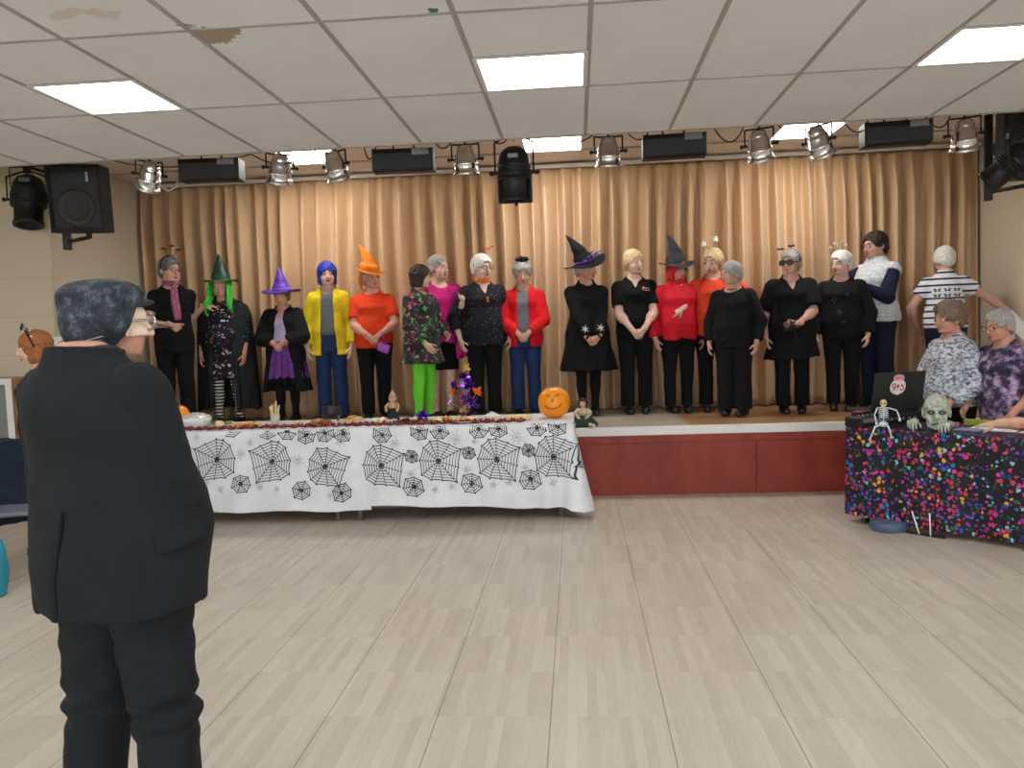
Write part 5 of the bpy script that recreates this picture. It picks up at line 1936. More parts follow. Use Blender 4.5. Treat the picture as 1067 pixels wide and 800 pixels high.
random.seed(12)
cps = [(120, 262), (262, 330), (380, 392), (455, 470), (515, 528), (560, 618), (655, 676), (745, 775), (812, 838), (880, 905), (965, 990)]
for i, (a, b) in enumerate(cps):
    A = at(a, 172-.0385*(a-120)+2, 6.47); Bq = at(b, 172-.0385*(b-120)+2, 6.47)
    A.z = Bq.z = 2.99
    sag = random.uniform(.03, .13)
    pts = []
    for k in range(15):
        t = k/14
        q_ = A.lerp(Bq, t)
        q_.z -= sag*4*t*(1-t)
        q_.y -= .03*math.sin(t*PI)
        pts.append(q_)
    pts = [A+Vector((0, .03, .06))]+pts+[Bq+Vector((0, .03, .06))]
    o = MB().tube(pts, .0055, 6).build('lamp_cable', CBL)
    tag(o, 'black cable sagging between two lamps along the lighting bar', 'cable', 'black cables looped along the lighting bar')
o = MB().tube([at(186, 183, 6.36), at(184, 194, 6.34), at(176, 199, 6.34), at(168, 195, 6.36), at(164, 184, 6.40)], .006, 6).build('lamp_cable', plain('pale_cable', srgb(190, 180, 160), .5))
tag(o, 'pale looped cable beside the leftmost chrome lamp', 'cable')

# conduit and junction box on the left wall
o = MB().tube([(SL+.012, YS-.012, 1.62), (SL+.012, YS-.012, SZ)], .011, 10).build('conduit_pipe', plain('cream_conduit', srgb(206, 192, 168), .5)); tag(o, 'cream conduit pipe running up the left wall corner to the ceiling', 'pipe')
bx = empty('junction_box', (SL+.035, YS-.03, 1.555)); tag(bx, 'white junction box at the foot of the conduit on the left wall', 'junction box')
MB().box((-.055, -.025, -.045), (.055, .03, .045), 0, None, .006).build('housing', NOS, bx)
MB().tube([(.055, 0, -.02), (.30, -.02, -.03), (.5, -.02, -.06)], .005, 6).build('lead', CBL, bx)
mb = MB()
for i in range(4):
    pass
cab = empty('cabinet', (-5.42, 7.12, 0)); tag(cab, 'low wooden cabinet with white framed door behind the ginger bob', 'cabinet')
WOOD = plain('brown_wood', srgb(150, 112, 76), .5, var=.2, nscale=8)
MB().box((-.5, -.18, 0), (.40, .2, 1.24), 0, None, .006).build('carcass', WOOD, cab)
dr = MB().box((-.12, -.20, .1), (.36, -.18, 1.22)).build('door', plain('grey_panel', srgb(118, 124, 124), .5), cab)
mm = MB()
for lo, hi in (((-.14, .08), (-.085, 1.24)), ((.325, .08), (.38, 1.24)), ((-.085, 1.185), (.325, 1.24)), ((-.085, .08), (.325, .135))):
    mm.box((lo[0], -.215, lo[1]), (hi[0], -.199, hi[1]))
mm.build('door_frame', NOS, dr)

# ================================================================== BUFFET TABLE
TT = .765
TY0, TY1 = 6.46, 7.16
TX = [(-3.73, -1.915), (-1.895, -.08)]
TOPM = plain('table_laminate', srgb(150, 120, 90), .5)
LEGM = plain('grey_leg_metal', srgb(168, 172, 178), .35, .7)
for i, (x0, x1) in enumerate(TX):
    t = empty('folding_table', ((x0+x1)/2, (TY0+TY1)/2, 0))
    tag(t, ('long folding table under the web cloth, beside the man in the cap', 'long folding table under the web cloth, end nearest the pumpkin')[i], 'table', 'folding tables of the buffet')
    hx = (x1-x0)/2
    MB().box((-hx, -.35, TT-.03), (hx, .35, TT), 0, None, .004).build('tabletop', TOPM, t)
    for sx in (-1, 1):
        for sy in (-1, 1):
            MB().tube([(sx*(hx-.085), sy*.30, .0), (sx*(hx-.085), sy*.30, TT-.03)], .017, 12).build('leg', LEGM, t)
        MB().tube([(sx*(hx-.085), -.30, .12), (sx*(hx-.085), .30, .12)], .012, 8).build('stretcher', LEGM, t)

WCL = NT('white_web_cloth')
n = WCL.noise(5, 3)
WCL.base(WCL.ramp(n.outputs['Fac'], [(.3, srgb(216, 218, 222)), (.7, srgb(232, 233, 236))])); WCL.set(.45, 0, .4)
WCL.bump(WCL.noise(6, 4, .55, WCL.co((1, 1, .6))).outputs['Fac'], .35, .03)
INK = plain('black_web_ink', srgb(30, 30, 34), .6)
FNT = plain('faded_spider_ink', srgb(176, 178, 184), .6)

def make_cloth(x0, x1, zb0, zb1, side, webs, faint, label, seed, up=0):
    fy = TY0-.012-up*4
    rnd = random.Random(seed)
    cr = .035
    Lf = x1-x0
    sc = Lf
    Ls = Lf+(PI/2*cr+(TY1-TY0-.05) if side else 0)
    zt = TT+.006+up
    def S(s, d, off=0):
        """point at path length s, drop d below the table top"""
        w_ = min(1, max(0, d)/.12)
        k = d/.65
        if s <= Lf-cr or not side:
            P = Vector((x0+s, fy, 0)); N = Vector((0, -1, 0))
        elif s <= Lf-cr+PI/2*cr:
            a = (s-(Lf-cr))/cr
            P = Vector((x1-cr+cr*math.sin(a), fy+cr-cr*math.cos(a), 0)); N = Vector((math.sin(a), -math.cos(a), 0))
        else:
            P = Vector((x1, fy+cr+(s-(Lf-cr)-PI/2*cr), 0)); N = Vector((1, 0, 0))
        wave = .006*math.sin(s*7+seed)+.005*math.sin(s*17+2*seed)+.004*math.sin(s*31+k*3)
        f = k*(.012+wave)
        if side:
            f += .115*math.exp(-((s-(Lf-cr+.06))/.10)**2)*k**1.2
            f += .03*math.sin((s-Lf)*22)*k*(1 if s > Lf-.25 else math.exp(-((s-Lf+.25)/.08)**2))
            f += -.02*k*math.exp(-((s-(Lf-.16))/.06)**2)
        r0 = min(1, d/.02)
        z = zt-d
        return P+N*(f*w_+off-.010*(1-r0))+Vector((0, 0, z))
    m = MB()
    ns = int(Ls/.03)+1
    ds = [0, .004, .010, .02, .05, .1, .16, .22, .28, .34, .40, .46, .52, .58, 1]
    vs, fs = [], []
    def bot(s):
        z = zb0+(zb1-zb0)*min(1, s/Lf)+.006*math.sin(s*9+seed)
        if side:
            z -= .03*math.exp(-((s-Lf-.02)/.07)**2)
        return zt-z
    for i in range(ns+1):
        s = Ls*i/ns
        b = bot(s)
        for d in ds:
            dd = d if d < 1 else b
            vs.append(S(s, min(dd, b)))
    n = len(ds)
    for i in range(ns):
        for j in range(n-1):
            a = i*n+j
            fs.append((a, a+1, a+n+1, a+n))
    m.add(vs, fs, 0, True)
    vs2 = [v+Vector((0, .0018, .0)) if True else v for v in vs]
    m.add(vs2, [f[::-1] for f in fs], 0, True)
    # top sheet and the short drop behind
    m.box((x0, fy+.004, zt-.004), (x1-.002, TY1+.01, zt), 0)
    m.box((x0, TY1+.008, zt-.25), (x1-.002, TY1+.012, zt), 0)
    # printed webs: thin flat ribbons lying on the drop
    def ribbon(p0, p1, wd, mi):
        d = Vector((p1[0]-p0[0], p1[1]-p0[1]))
        L = d.length
        if L < 1e-5:
            return
        d /= L
        nn = Vector((-d.y, d.x))*wd/2
        k = max(1, int(L/.03))
        vv = []
        for i in range(k+1):
            t = i/k
            c = Vector(p0)+d*(L*t)
            for sg in (-1, 1):
                q = c+nn*sg
                if q.y < .001 or q.y > bot(q.x)-.002 or q.x < 0 or q.x > Ls:
                    return
                vv.append(S(q.x, q.y, .0022))
        m.add(vv, [(2*i, 2*i+2, 2*i+3, 2*i+1) for i in range(k)], mi, True)
    big = [(90, 180), (70, 183), (45, 170), (4, 158), (-38, 182), (-68, 170), (-102, 168), (-130, 238), (-162, 178), (-206, 222), (-234, 172)]
    small = [(80, 70), (30, 84), (-20, 82), (-65, 82), (-120, 78), (-170, 84), (130, 74)]
    for (wx_, wd_, sc_, mir, kind, rotd) in webs:
        pts = big if kind == 'big' else small
        rings = 7 if kind == 'big' else 4
        sp = []
        for a, r_ in pts:
            a = math.radians(a+rotd)
            sp.append(Vector((mir*math.cos(a)*r_*.00097*sc_, -math.sin(a)*r_*.00097*sc_)))
        c = Vector((wx_, wd_))
        nS = len(sp)
        for i in range(nS):
            ribbon(c, c+sp[i]*1.03, .0052, 1)
            a, b = sp[i], sp[(i+1) % nS]
            for k in range(1, rings+1):
                t = (k/rings)**1.05
                mid = (a+b)*.5*t*.86
                q0, q1, q2, q3 = c+a*t, c+a*t*.62+mid*.38, c+b*t*.62+mid*.38, c+b*t
                wd = .0078 if k == rings else .0054
                ribbon(q0, q1, wd, 1); ribbon(q1, q2, wd, 1); ribbon(q2, q3, wd, 1)
        for k in range(14):
            a = rnd.uniform(0, 2*PI); ll = rnd.uniform(.012, .03)*sc_
            ribbon(c, c+Vector((math.cos(a), math.sin(a)))*ll, .006, 1)
    for fx, fd, r_ in faint:
        for k in range(9):
            a = 2*PI*k/9+rnd.uniform(-.2, .2)
            ll = r_*rnd.uniform(.6, 1.1)
            ribbon(Vector((fx, fd)), Vector((fx+math.cos(a)*ll, fd+math.sin(a)*ll)), .0045, 2)
            ribbon(Vector((fx+math.cos(a)*ll*.5, fd+math.sin(a)*ll*.5)), Vector((fx+math.cos(a+.7)*ll*.5, fd+math.sin(a+.7)*ll*.5)), .004, 2)
    o = m.build('tablecloth', [WCL.m, INK, FNT])
    tag(o, label, 'tablecloth', 'spider web tablecloths')
    return o
def pw(px, py, x0):
    X = (px-600)*.00785-.03
    yt = 450-.026*(px-190)
    return X-x0, (py-yt)/132
xa, xb = -3.76, -1.70
wl = []
for px, py in ((226, 480), (285, 482), (341, 487), (168, 478)):
    a, b = pw(px, py, xa); wl.append((a, b, 1.0 if px != 341 else .95, 1, 'big', 0 if px != 341 else 150))
for px, py in ((250, 506), (314, 513), (357, 515), (195, 505)):
    a, b = pw(px, py, xa); wl.append((a, b, 1.05, 1, 'small', px % 40))
for px, py in ((302, 449), (322, 453), (342, 451), (361, 451), (381, 451), (243, 446), (281, 448)):
    a, b = pw(px, py, xa); wl.append((a, b, 1.0, 1, 'small', px % 50))
fa = [pw(px, py, xa)+(r_,) for px, py, r_ in ((196, 470, .05), (262, 461, .035), (252, 473, .06), (312, 480, .08), (373, 480, .07), (213, 505, .035), (228, 512, .04), (270, 510, .04), (288, 512, .035), (345, 518, .04), (357, 460, .05), (205, 455, .04))]
make_cloth(xa, xb, .105, .095, False, wl, fa, 'white spider web tablecloth over the buffet half beside the man in the cap', 2)
xa, xb = -1.845, -.045
wl = []
for px, py in ((400, 486), (459, 481), (519, 479), (577, 476)):
    a, b = pw(px, py, xa); wl.append((a, b, 1.0, -1, 'big', 0))
for px, py in ((433, 508), (493, 504), (553, 500)):
    a, b = pw(px, py, xa); wl.append((a, b, 1.15, -1, 'small', px % 30))
for px, py in ((402, 452), (441, 449), (462, 448), (502, 447), (522, 446), (561, 445), (582, 444)):
    a, b = pw(px, py, xa); wl.append((a, b, 1.0, -1, 'small', px % 50))
for px, py in ((432, 476), (491, 472), (552, 469)):
    a, b = pw(px, py, xa); wl.append((a, b, .72, -1, 'small', px % 40))
Lf = xb-xa
wl += [(Lf+.18, .30, .95, 1, 'big', 40), (Lf+.42, .25, .9, 1, 'big', 0), (Lf+.16, .07, 1, 1, 'small', 0), (Lf+.3, .5, 1, 1, 'small', 0)]
fa = [pw(px, py, xa)+(r_,) for px, py, r_ in ((415, 462, .07), (478, 458, .08), (540, 455, .08), (430, 494, .05), (488, 490, .05), (548, 487, .04), (455, 511, .04), (472, 508, .04), (515, 506, .04), (531, 503, .04), (575, 503, .05), (497, 460, .03))]
make_cloth(xa, xb, .14, .085, True, wl, fa, 'white spider web tablecloth over the buffet end under the pumpkin', 5, .0016)

# ---- things on the buffet
ZT = TT+.0082
PLT = plain('white_plate', srgb(226, 226, 222), .3, var=.03)
FOIL = plain('clear_film', srgb(214, 214, 210), .25, .15, bump=.5, bscale=30)
def onT(px, Y):
    p = at(px, 440, Y)
    return p.x
def plate(px, Y, r_, desc, where, food=None, fm=None, n=9, fh=.02, mat=None, deep=.014, seed=0):
    t = empty('plate', (onT(px, Y), Y, ZT))
    label = 'plate '+desc+' '+where
    tag(t, label, 'plate')
    MB().lathe([(0, 0), (r_*.6, 0), (r_, deep), (r_*1.0, deep+.004), (r_*.58, .005), (0, .005)], 28).build('dish', mat or PLT, t)
    rnd = random.Random(seed)
    if food:
        for i in range(n):
            a = rnd.uniform(0, 2*PI); q = r_*.68*math.sqrt(rnd.random())
            x, y = q*math.cos(a), q*math.sin(a)
            z = .008+fh*.5+fh*.9*(1-q/r_)*rnd.random()
            m = MB()
            R = Matrix.Translation((x, y, z)) @ Matrix.Rotation(rnd.uniform(0, PI), 4, 'Z') @ Matrix.Rotation(rnd.uniform(-.3, .3), 4, 'X')
            if food == 'roll':
                m.tube([(-.026, 0, 0), (-.02, 0, 0), (.02, 0, 0), (.026, 0, 0)], [fh*.4, fh*.62, fh*.62, fh*.4], 8, 0, R)
            elif food == 'triangle':
                w_ = .034
                m.add([(-w_, -.02, -fh/2), (w_, -.02, -fh/2), (0, .035, -fh/2), (-w_, -.02, fh/2), (w_, -.02, fh/2), (0, .035, fh/2)], [(2, 1, 0), (3, 4, 5), (0, 1, 4, 3), (1, 2, 5, 4), (2, 0, 3, 5)], 0, False, R)
            elif food == 'crisp':
                m.ball((0, 0, 0), .022, 8, 0, R, (1.2, .9, .35))
            else:
                m.lathe([(0, -fh*.6), (.018, -fh*.6), (.024, fh*.1), (.02, fh*.5), (0, fh*.75)], 12, 0, R)
            f = m.build({'roll': 'sausage_roll', 'triangle': 'sandwich', 'crisp': 'crisp', 'cake': 'cake'}[food], fm[i % len(fm)])
            f.location = t.location
            tag(f, {'roll': 'golden sausage roll', 'triangle': 'small sandwich triangle', 'crisp': 'thin crisp', 'cake': 'small iced cake'}[food]+' on the plate '+where, {'roll': 'sausage roll', 'triangle': 'sandwich', 'crisp': 'crisp', 'cake': 'cake'}[food], 'food on the plate '+where)
    return t
YEL = plain('yellow_cheese_food', srgb(222, 176, 84), .6, var=.2, nscale=30)
GLD = plain('golden_pastry', srgb(196, 138, 70), .6, var=.25, nscale=40)
BRD = plain('pale_bread', srgb(226, 200, 150), .7, var=.15, nscale=40)
BRW = plain('brown_crumb', srgb(150, 96, 56), .7, var=.25, nscale=40)
CRM = plain('cream_icing', srgb(232, 216, 186), .6)
CHOC = plain('dark_sponge', srgb(70, 42, 34), .6)
ORC = plain('orange_icing', srgb(220, 130, 50), .5)
SAL = plain('green_salad', srgb(120, 136, 84), .6, var=.3, nscale=40)
plate(230, 6.80, .11, 'of pale sandwiches', 'next to the film-covered bowl', 'triangle', [BRD, SAL, BRD], 7, .024, seed=1)
plate(257, 6.72, .14, 'stacked with yellow cheese bites', 'in front of the green witch', 'cake', [YEL, YEL, ORC], 12, .018, seed=2)
plate(310, 6.75, .15, 'of plain biscuits', 'beside the glass of bread sticks', 'crisp', [BRD, CRM], 9, .014, seed=3)
plate(334, 6.70, .14, 'heaped with brown sausage rolls', 'beside the black cauldron', 'roll', [GLD, BRW], 16, .026, seed=4)
plate(368, 6.82, .13, 'piled with golden crisps', 'in front of the orange t-shirt', 'crisp', [YEL, GLD, BRD], 22, .036, seed=5)
plate(398, 6.80, .13, 'of cream cakes', 'next to the doll in the tan coat', 'cake', [CRM, BRD], 9, .02, seed=6)
plate(430, 6.70, .14, 'of chocolate cakes', 'in front of the green leggings', 'cake', [CHOC, CRM, CHOC], 10, .022, mat=plain('black_platter', srgb(30, 30, 32), .4), seed=7)
plate(463, 6.70, .14, 'of orange and cream cakes', 'left of the foil spray', 'cake', [ORC, CRM, BRD], 12, .024, seed=8)
plate(484, 6.62, .14, 'of yellow sponge squares', 'right below the foil spray', 'triangle', [YEL, BRD, CRM], 12, .026, seed=9)
plate(517, 6.72, .15, 'of flat pale biscuits', 'beside the folded napkin', 'crisp', [CRM, BRD], 10, .014, seed=10)

t = empty('bowl', (onT(204, 6.72), 6.72, ZT)); tag(t, 'large bowl of snacks under clear film at the left end of the buffet', 'bowl')
MB().lathe([(0, 0), (.07, 0), (.12, .05), (.135, .085), (.130, .088), (.115, .055), (.066, .008), (0, .008)], 28).build('dish', PLT, t)
v, q = nets(lambda p: ellipsoid(p, (0, 0, .075), (.125, .125, .055))+.008*wob(p, 70, 2), (-.16, -.16, 0), (.16, .16, .16), .007)
mesh_obj('film_cover', v, q, FOIL, t)

t = empty('pumpkin', (onT(184, 6.78), 6.80, ZT)); tag(t, 'orange pumpkin mostly hidden behind the man in the cap', 'pumpkin')
PUMP = plain('orange_pumpkin_skin', srgb(242, 146, 14), .38, var=.08, nscale=8)
def pumpkin_body(r_, zs_):
    prof = [(0, .03)]+[(r_*math.cos(a)**.8, r_*zs_*(1+math.sin(a))) for a in [(-PI/2+PI*i/18) for i in range(1, 18)]]+[(0, 2*r_*zs_-.03)]
    return prof
MB().lathe(pumpkin_body(.105, .92), 48, 0, None, .022, 9).build('shell', PUMP, t)
MB().tube([(0, 0, .165), (.004, 0, .20), (.012, 0, .225)], [.016, .012, .014], 8).build('stem', plain('pumpkin_stem', srgb(110, 110, 60), .7), t)

t = empty('pumpkin', (onT(578, 6.78), 6.80, ZT)); tag(t, 'glossy orange pumpkin with smiling carved face at the right end of the buffet', 'pumpkin')
t.rotation_euler = (0, 0, math.radians(-3))
sh = MB().lathe(pumpkin_body(.132, .97), 60, 0, None, .012, 10).build('shell', PUMP, t)
CARV = plain('carved_flesh', srgb(186, 92, 10), .6)
def pk_pt(x, z, e=.0025):
    zz = z
    a = math.asin(max(-1, min(1, (zz-.128)/.128)))
    rr_ = .132*max(.02, math.cos(a))**.8
    y = -math.sqrt(max(1e-6, rr_*rr_-x*x))
    th_ = math.atan2(y, x)
    return Vector((x, y*(1+.012*math.cos(10*th_)), zz))*1.0+Vector((0, -e, 0))
def carve(name, pts, wd):
    m = MB(); m.tube([pk_pt(x, z) for x, z in pts], wd, 8); return m.build(name, CARV, sh)
carve('eye', [(-.052, .186), (-.036, .196), (-.022, .186)], .006)
carve('eye', [(.018, .188), (.034, .200), (.050, .192)], .006)
carve('nose', [(-.012, .150), (.004, .168), (.010, .148), (-.012, .150)], .005)
carve('mouth', [(-.066, .112), (-.045, .092), (-.015, .086), (.02, .089), (.05, .101), (.07, .126)], .0075)
MB().tube([(0, 0, .235), (.003, .004, .256)], [.018, .013], 8).build('stem', plain('pumpkin_stem', srgb(150, 120, 50), .7), t)

t = empty('drinking_glass', (onT(287, 6.75), 6.75, ZT)); tag(t, 'clear tumbler holding tall bread sticks beside the biscuit plate', 'glass')
GLSS = plain('pale_tumbler', srgb(200, 190, 176), .15, .0, var=.05)
MB().lathe([(0, 0), (.034, 0), (.040, .10), (.037, .10), (.031, .006), (0, .006)], 20).build('tumbler', GLSS, t)
random.seed(4)
for i in range(7):
    a = 2*PI*i/7
    b = Vector((math.cos(a)*.012, math.sin(a)*.012, .012)); e = Vector((math.cos(a)*.040, math.sin(a)*.035, random.uniform(.16, .215)))
    o = MB().tube([b, (b+e)/2, e], .0062, 7).build('bread_stick', BRD)
    o.location = t.location
    tag(o, 'long pale bread stick standing in the clear tumbler', 'bread stick', 'bread sticks in the tumbler')

t = empty('cauldron', (onT(346, 6.98), 6.98, ZT)); tag(t, 'small black cauldron with wire handle in front of the blue jeans', 'cauldron')
MB().lathe([(0, .018), (.05, .02), (.082, .05), (.086, .085), (.070, .115), (.078, .128), (.070, .128), (.062, .112), (.075, .08), (.05, .03), (0, .028)], 28).build('pot', PLAS, t)
MB().tube([(math.cos(a)*.078, 0, .12+math.sin(a)*.07) for a in [PI*i/16 for i in range(17)]], .004, 6).build('handle', BMET, t)
for k in range(3):
    a = 2*PI*k/3
    MB().tube([(math.cos(a)*.05, math.sin(a)*.05, .03), (math.cos(a)*.056, math.sin(a)*.056, .0)], [.010, .007], 8).build('leg', PLAS, t)

# ---- dolls
def doll(loc, label, coat, dress, hairm, s=1.0, sit=False, cap=None, rz=0):
    t = empty('witch_doll', loc, rz)
    tag(t, label, 'doll')
    z0 = .0
    if sit:
        MB().lathe([(0, 0), (.085*s, 0), (.095*s, .02*s), (.07*s, .055*s), (.045*s, .085*s), (0, .09*s)], 22, 0, None, .10, 6, 0, 1.1, 1).build('skirt', dress, t)
        hz = .175*s; bz = .085*s
        for sx in (-1, 1):
            MB().tube([(sx*.03*s, -.05*s, .022*s), (sx*.07*s, -.095*s, .020*s), (sx*.085*s, -.115*s, .016*s)], [.016*s, .013*s, .012*s], 8).ball((sx*.09*s, -.122*s, .017*s), .016*s, 10).build('leg', coat, t)
    else:
        MB().lathe([(0, 0), (.055*s, 0), (.058*s, .01*s), (.045*s, .07*s), (.030*s, .11*s), (0, .115*s)], 22, 0, None, .06, 7).build('skirt', dress, t)
        hz = .19*s; bz = .105*s
    MB().lathe([(0, bz-.01*s), (.036*s, bz), (.040*s, bz+.03*s), (.028*s, bz+.055*s), (.012*s, bz+.062*s), (0, bz+.064*s)], 16, 0, None, 0, 0, 0, 1, .8).build('torso', coat, t)
    for sx in (-1, 1):
        a = MB().tube([(sx*.032*s, 0, bz+.048*s), (sx*.058*s, -.012*s, bz+.02*s), (sx*(.030 if sit else .052)*s, -.045*s, bz-.012*s)], [.015*s, .017*s, .014*s], 8).build('sleeve', coat, t)
        MB().ball((sx*(.026 if sit else .050)*s, -.052*s, bz-.018*s), .011*s, 8).build('hand', SKIN[2], a)
    h = MB().ball((0, -.004*s, hz), .030*s, 16, 0, None, (.95, .95, 1.12)).ball((0, -.034*s, hz-.004*s), .006*s, 8).build('head', SKIN[2], t)
    for sx in (-1, 1):
        MB().ball((sx*.011*s, -.031*s, hz+.008*s), .0042*s, 8).build('eye', PLAS, h)
    MB().tube([(-.009*s, -.030*s, hz-.014*s), (0, -.032*s, hz-.016*s), (.009*s, -.030*s, hz-.014*s)], .0025*s, 6).build('mouth', M_LIP, h)
    v, q = nets(lambda p: np.maximum(np.maximum(ellipsoid(p, (0, .006*s, hz+.004*s), (.037*s, .036*s, .040*s)), -np.maximum(np.maximum(p[:, 1]+.006*s, p[:, 2]-hz-.016*s), np.abs(p[:, 0])-.022*s)), hz-.045*s-p[:, 2])+.0015*wob(p, 200, 1), np.array((-.06, -.06, hz/s-.07))*s, np.array((.06, .06, hz/s+.07))*s, .003)
    mesh_obj('hair', v, q, hairm, h)
    if cap:
        MB().lathe([(0, hz+.022*s), (.036*s, hz+.024*s), (.026*s, hz+.042*s), (.010*s, hz+.07*s), (0, hz+.085*s)], 18).build('cap', cap, h)
    return t
TAN = plain('tan_doll_cloth', srgb(190, 150, 118), .8, var=.2, nscale=60)
CRMC = plain('cream_doll_cloth', srgb(198, 184, 152), .8, var=.25, nscale=50)
DGRN = plain('dark_green_doll_cloth', srgb(34, 52, 46), .8, var=.3, nscale=40)
doll((onT(410, 6.95), 6.95, ZT), 'small standing doll with tan sleeves in front of the green leggings', TAN, plain('black_doll_cloth', srgb(26, 36, 32), .8), plain('pale_doll_hair', srgb(170, 160, 140), .8), .95, False, TAN)
p = at(608, 446, 7.48)
doll((p.x, 7.47, ZS), 'seated doll in cream shawl and green skirt on the stage edge by the pumpkin', CRMC, DGRN, plain('black_doll_hair', srgb(24, 20, 20), .8), 1.2, True, None, math.radians(-6))

# ---- foil spray
t = empty('foil_centrepiece', (onT(487, 6.86), 6.88, ZT)); t.scale = (1.1, 1.1, 1.18); tag(t, 'tall purple and orange foil spray standing on the buffet', 'table decoration')
MB().lathe([(0, 0), (.05, 0), (.055, .02), (.03, .035), (0, .04)], 20).build('base', plain('purple_foil', srgb(96, 34, 160), .25, .8, var=.3, nscale=40), t)
PF = plain('purple_foil', srgb(96, 34, 160), .25, .8); OF = plain('orange_foil', srgb(226, 116, 36), .3, .6); LF_ = plain('lilac_foil', srgb(190, 160, 220), .2, .8); GF = plain('gold_foil', srgb(226, 190, 100), .3, .5)
random.seed(9)
def leaf_cluster(m, c, n, r_, wd):
    for k in range(n):
        a = random.uniform(0, 2*PI); b = random.uniform(-.6, 1.2)
        d = Vector((math.cos(a)*math.cos(b), math.sin(a)*math.cos(b), math.sin(b)))
        u = d.orthogonal().normalized()
        q0, q1, q2 = c, c+d*r_*.55, c+d*r_*random.uniform(.8, 1.2)
        h = d.cross(u)*.002
        m.add([q0+h, q1+u*wd+h, q2+h, q1-u*wd+h, q0-h, q1+u*wd-h, q2-h, q1-u*wd-h], [(0, 1, 2, 3), (7, 6, 5, 4), (0, 4, 5, 1), (1, 5, 6, 2), (2, 6, 7, 3), (3, 7, 4, 0)])
for nm, mt, x, z, n, r_ in (('foil_spray', PF, .0, .13, 26, .07), ('foil_spray', PF, .005, .24, 26, .065), ('foil_spray', PF, -.01, .30, 22, .06), ('foil_spray', PF, .035, .10, 16, .06), ('foil_spray', LF_, -.02, .26, 7, .045), ('foil_spray', LF_, .03, .115, 7, .045), ('foil_spray', LF_, -.13, .13, 8, .035),
                            ('foil_spray', PF, -.09, .235, 10, .045), ('pumpkin_spray', OF, -.02, .15, 10, .045), ('pumpkin_spray', OF, -.12, .20, 9, .04), ('pumpkin_spray', OF, .08, .19, 12, .05), ('gold_flower', GF, .01, .36, 10, .042), ('gold_flower', GF, -.02, .07, 9, .04)):
    m = MB()
    y = random.uniform(-.05, .03)
    c = Vector((x, y, z))
    m.tube([(0, 0, .02), (x*.4, y*.3, z*.6), c], .0022, 5)
    m.ball(c, .012, 8)
    leaf_cluster(m, c, n, r_, .014)
    m.build(nm, mt, t)
# ---- leaf garland along the front edge
mb = MB()
pts = []
x0, x1 = onT(190, 6.52), onT(547, 6.52)
for i in range(120):
    t_ = i/119
    pts.append(Vector((x0+(x1-x0)*t_, 6.505+.012*math.sin(i*.9), ZT+.012+.004*math.sin(i*1.7))))
g = empty('leaf_garland', pts[60]); tag(g, 'dark red leaf garland lying along the front edge of the buffet', 'garland')
off_ = pts[60]
MB().tube([p_-off_ for p_ in pts], .008, 6).build('cord', plain('garland_cord', srgb(100, 40, 34), .8), g)
RL = plain('dark_red_leaf', srgb(128, 40, 32), .6, var=.4, nscale=20)
RL2 = plain('rust_leaf', srgb(164, 76, 52), .6, var=.4, nscale=20)
for k, mt in ((0, RL), (1, RL2)):
    m = MB()
    for i in range(0, 119):
        if (i % 4 == 0) == (k == 1):
            c = pts[i].lerp(pts[i+1], random.random())-off_
            leaf_cluster(m, c+Vector((0, random.uniform(-.01, .02), .004)), 4, .028, .010)
    for v_ in range(len(m.v)):
        if m.v[v_][2]+off_.z < ZT+.002:
            m.v[v_] = (m.v[v_][0], m.v[v_][1], ZT+.002-off_.z)
    o = m.build('leaves', mt, g); o['kind'] = 'stuff'
# ---- purple tinsel, napkin, loaf
t = MB(); random.seed(21)
leaf_cluster(t, Vector((0, 0, .02)), 40, .06, .006)
for v_ in range(len(t.v)):
    t.v[v_] = (t.v[v_][0]*1.3, t.v[v_][1], max(.002, t.v[v_][2]))
o = t.build('tinsel', PF); o.location = (onT(438, 6.92), 6.95, ZT); tag(o, 'small heap of purple tinsel behind the chocolate cakes', 'tinsel')
nap = MB()
nap.add([(-.10, -.05, .004), (.10, -.06, .004), (.09, .06, .004), (-.09, .06, .004), (0.0, -.01, .055), (-.03, .03, .04)], [(3, 2, 1, 0), (0, 1, 4), (1, 2, 4), (2, 5, 4), (2, 3, 5), (3, 0, 5), (0, 4, 5)])
o = nap.build('paper_napkin', plain('white_paper', srgb(230, 230, 228), .8, var=.02)); o.location = (onT(513, 6.95), 6.95, ZT-.003); tag(o, 'folded white paper napkin right of the foil spray', 'napkin')
o = MB().tube([(-.10, 0, .026), (-.08, 0, .026), (.08, .01, .026), (.10, .012, .026)], [.016, .026, .026, .016], 12).build('bread_loaf', BRD); o.location = (onT(541, 6.62), 6.64, ZT); tag(o, 'pale bread loaf at the right end of the leaf garland', 'bread')

# ================================================================== DISCO TABLE
DU = Vector((.70, -.714, 0)).normalized(); DV = Vector((.714, .70, 0)).normalized()
DO = Vector((1.965, 6.205, 0)); DH = .715; DL, DD = 1.95, .62
ang = math.atan2(DU.y, DU.x)
tb = empty('trestle_table', DO+DU*DL/2+DV*DD/2, ang); tag(tb, 'trestle table hidden under the confetti-patterned cloth at right', 'table')
MB().box((-DL/2, -DD/2, DH-.035), (DL/2, DD/2, DH-.006), 0, None, .004).build('tabletop', TOPM, tb)
for sx in (-1, 1):
    for sy in (-1, 1):
        MB().tube([(sx*(DL/2-.12), sy*(DD/2-.08), 0), (sx*(DL/2-.12), sy*(DD/2-.08), DH-.035)], .017, 10).build('leg', BMET, tb)
CON = NT('confetti_cloth')
vo = CON.n('ShaderNodeTexVoronoi', feature='F1'); vo.inputs['Scale'].default_value = 35; vo.inputs['Randomness'].default_value = .8
nz = CON.noise(40, 2); mx = CON.n('ShaderNodeMix', data_type='VECTOR'); mx.inputs[0].default_value = .035
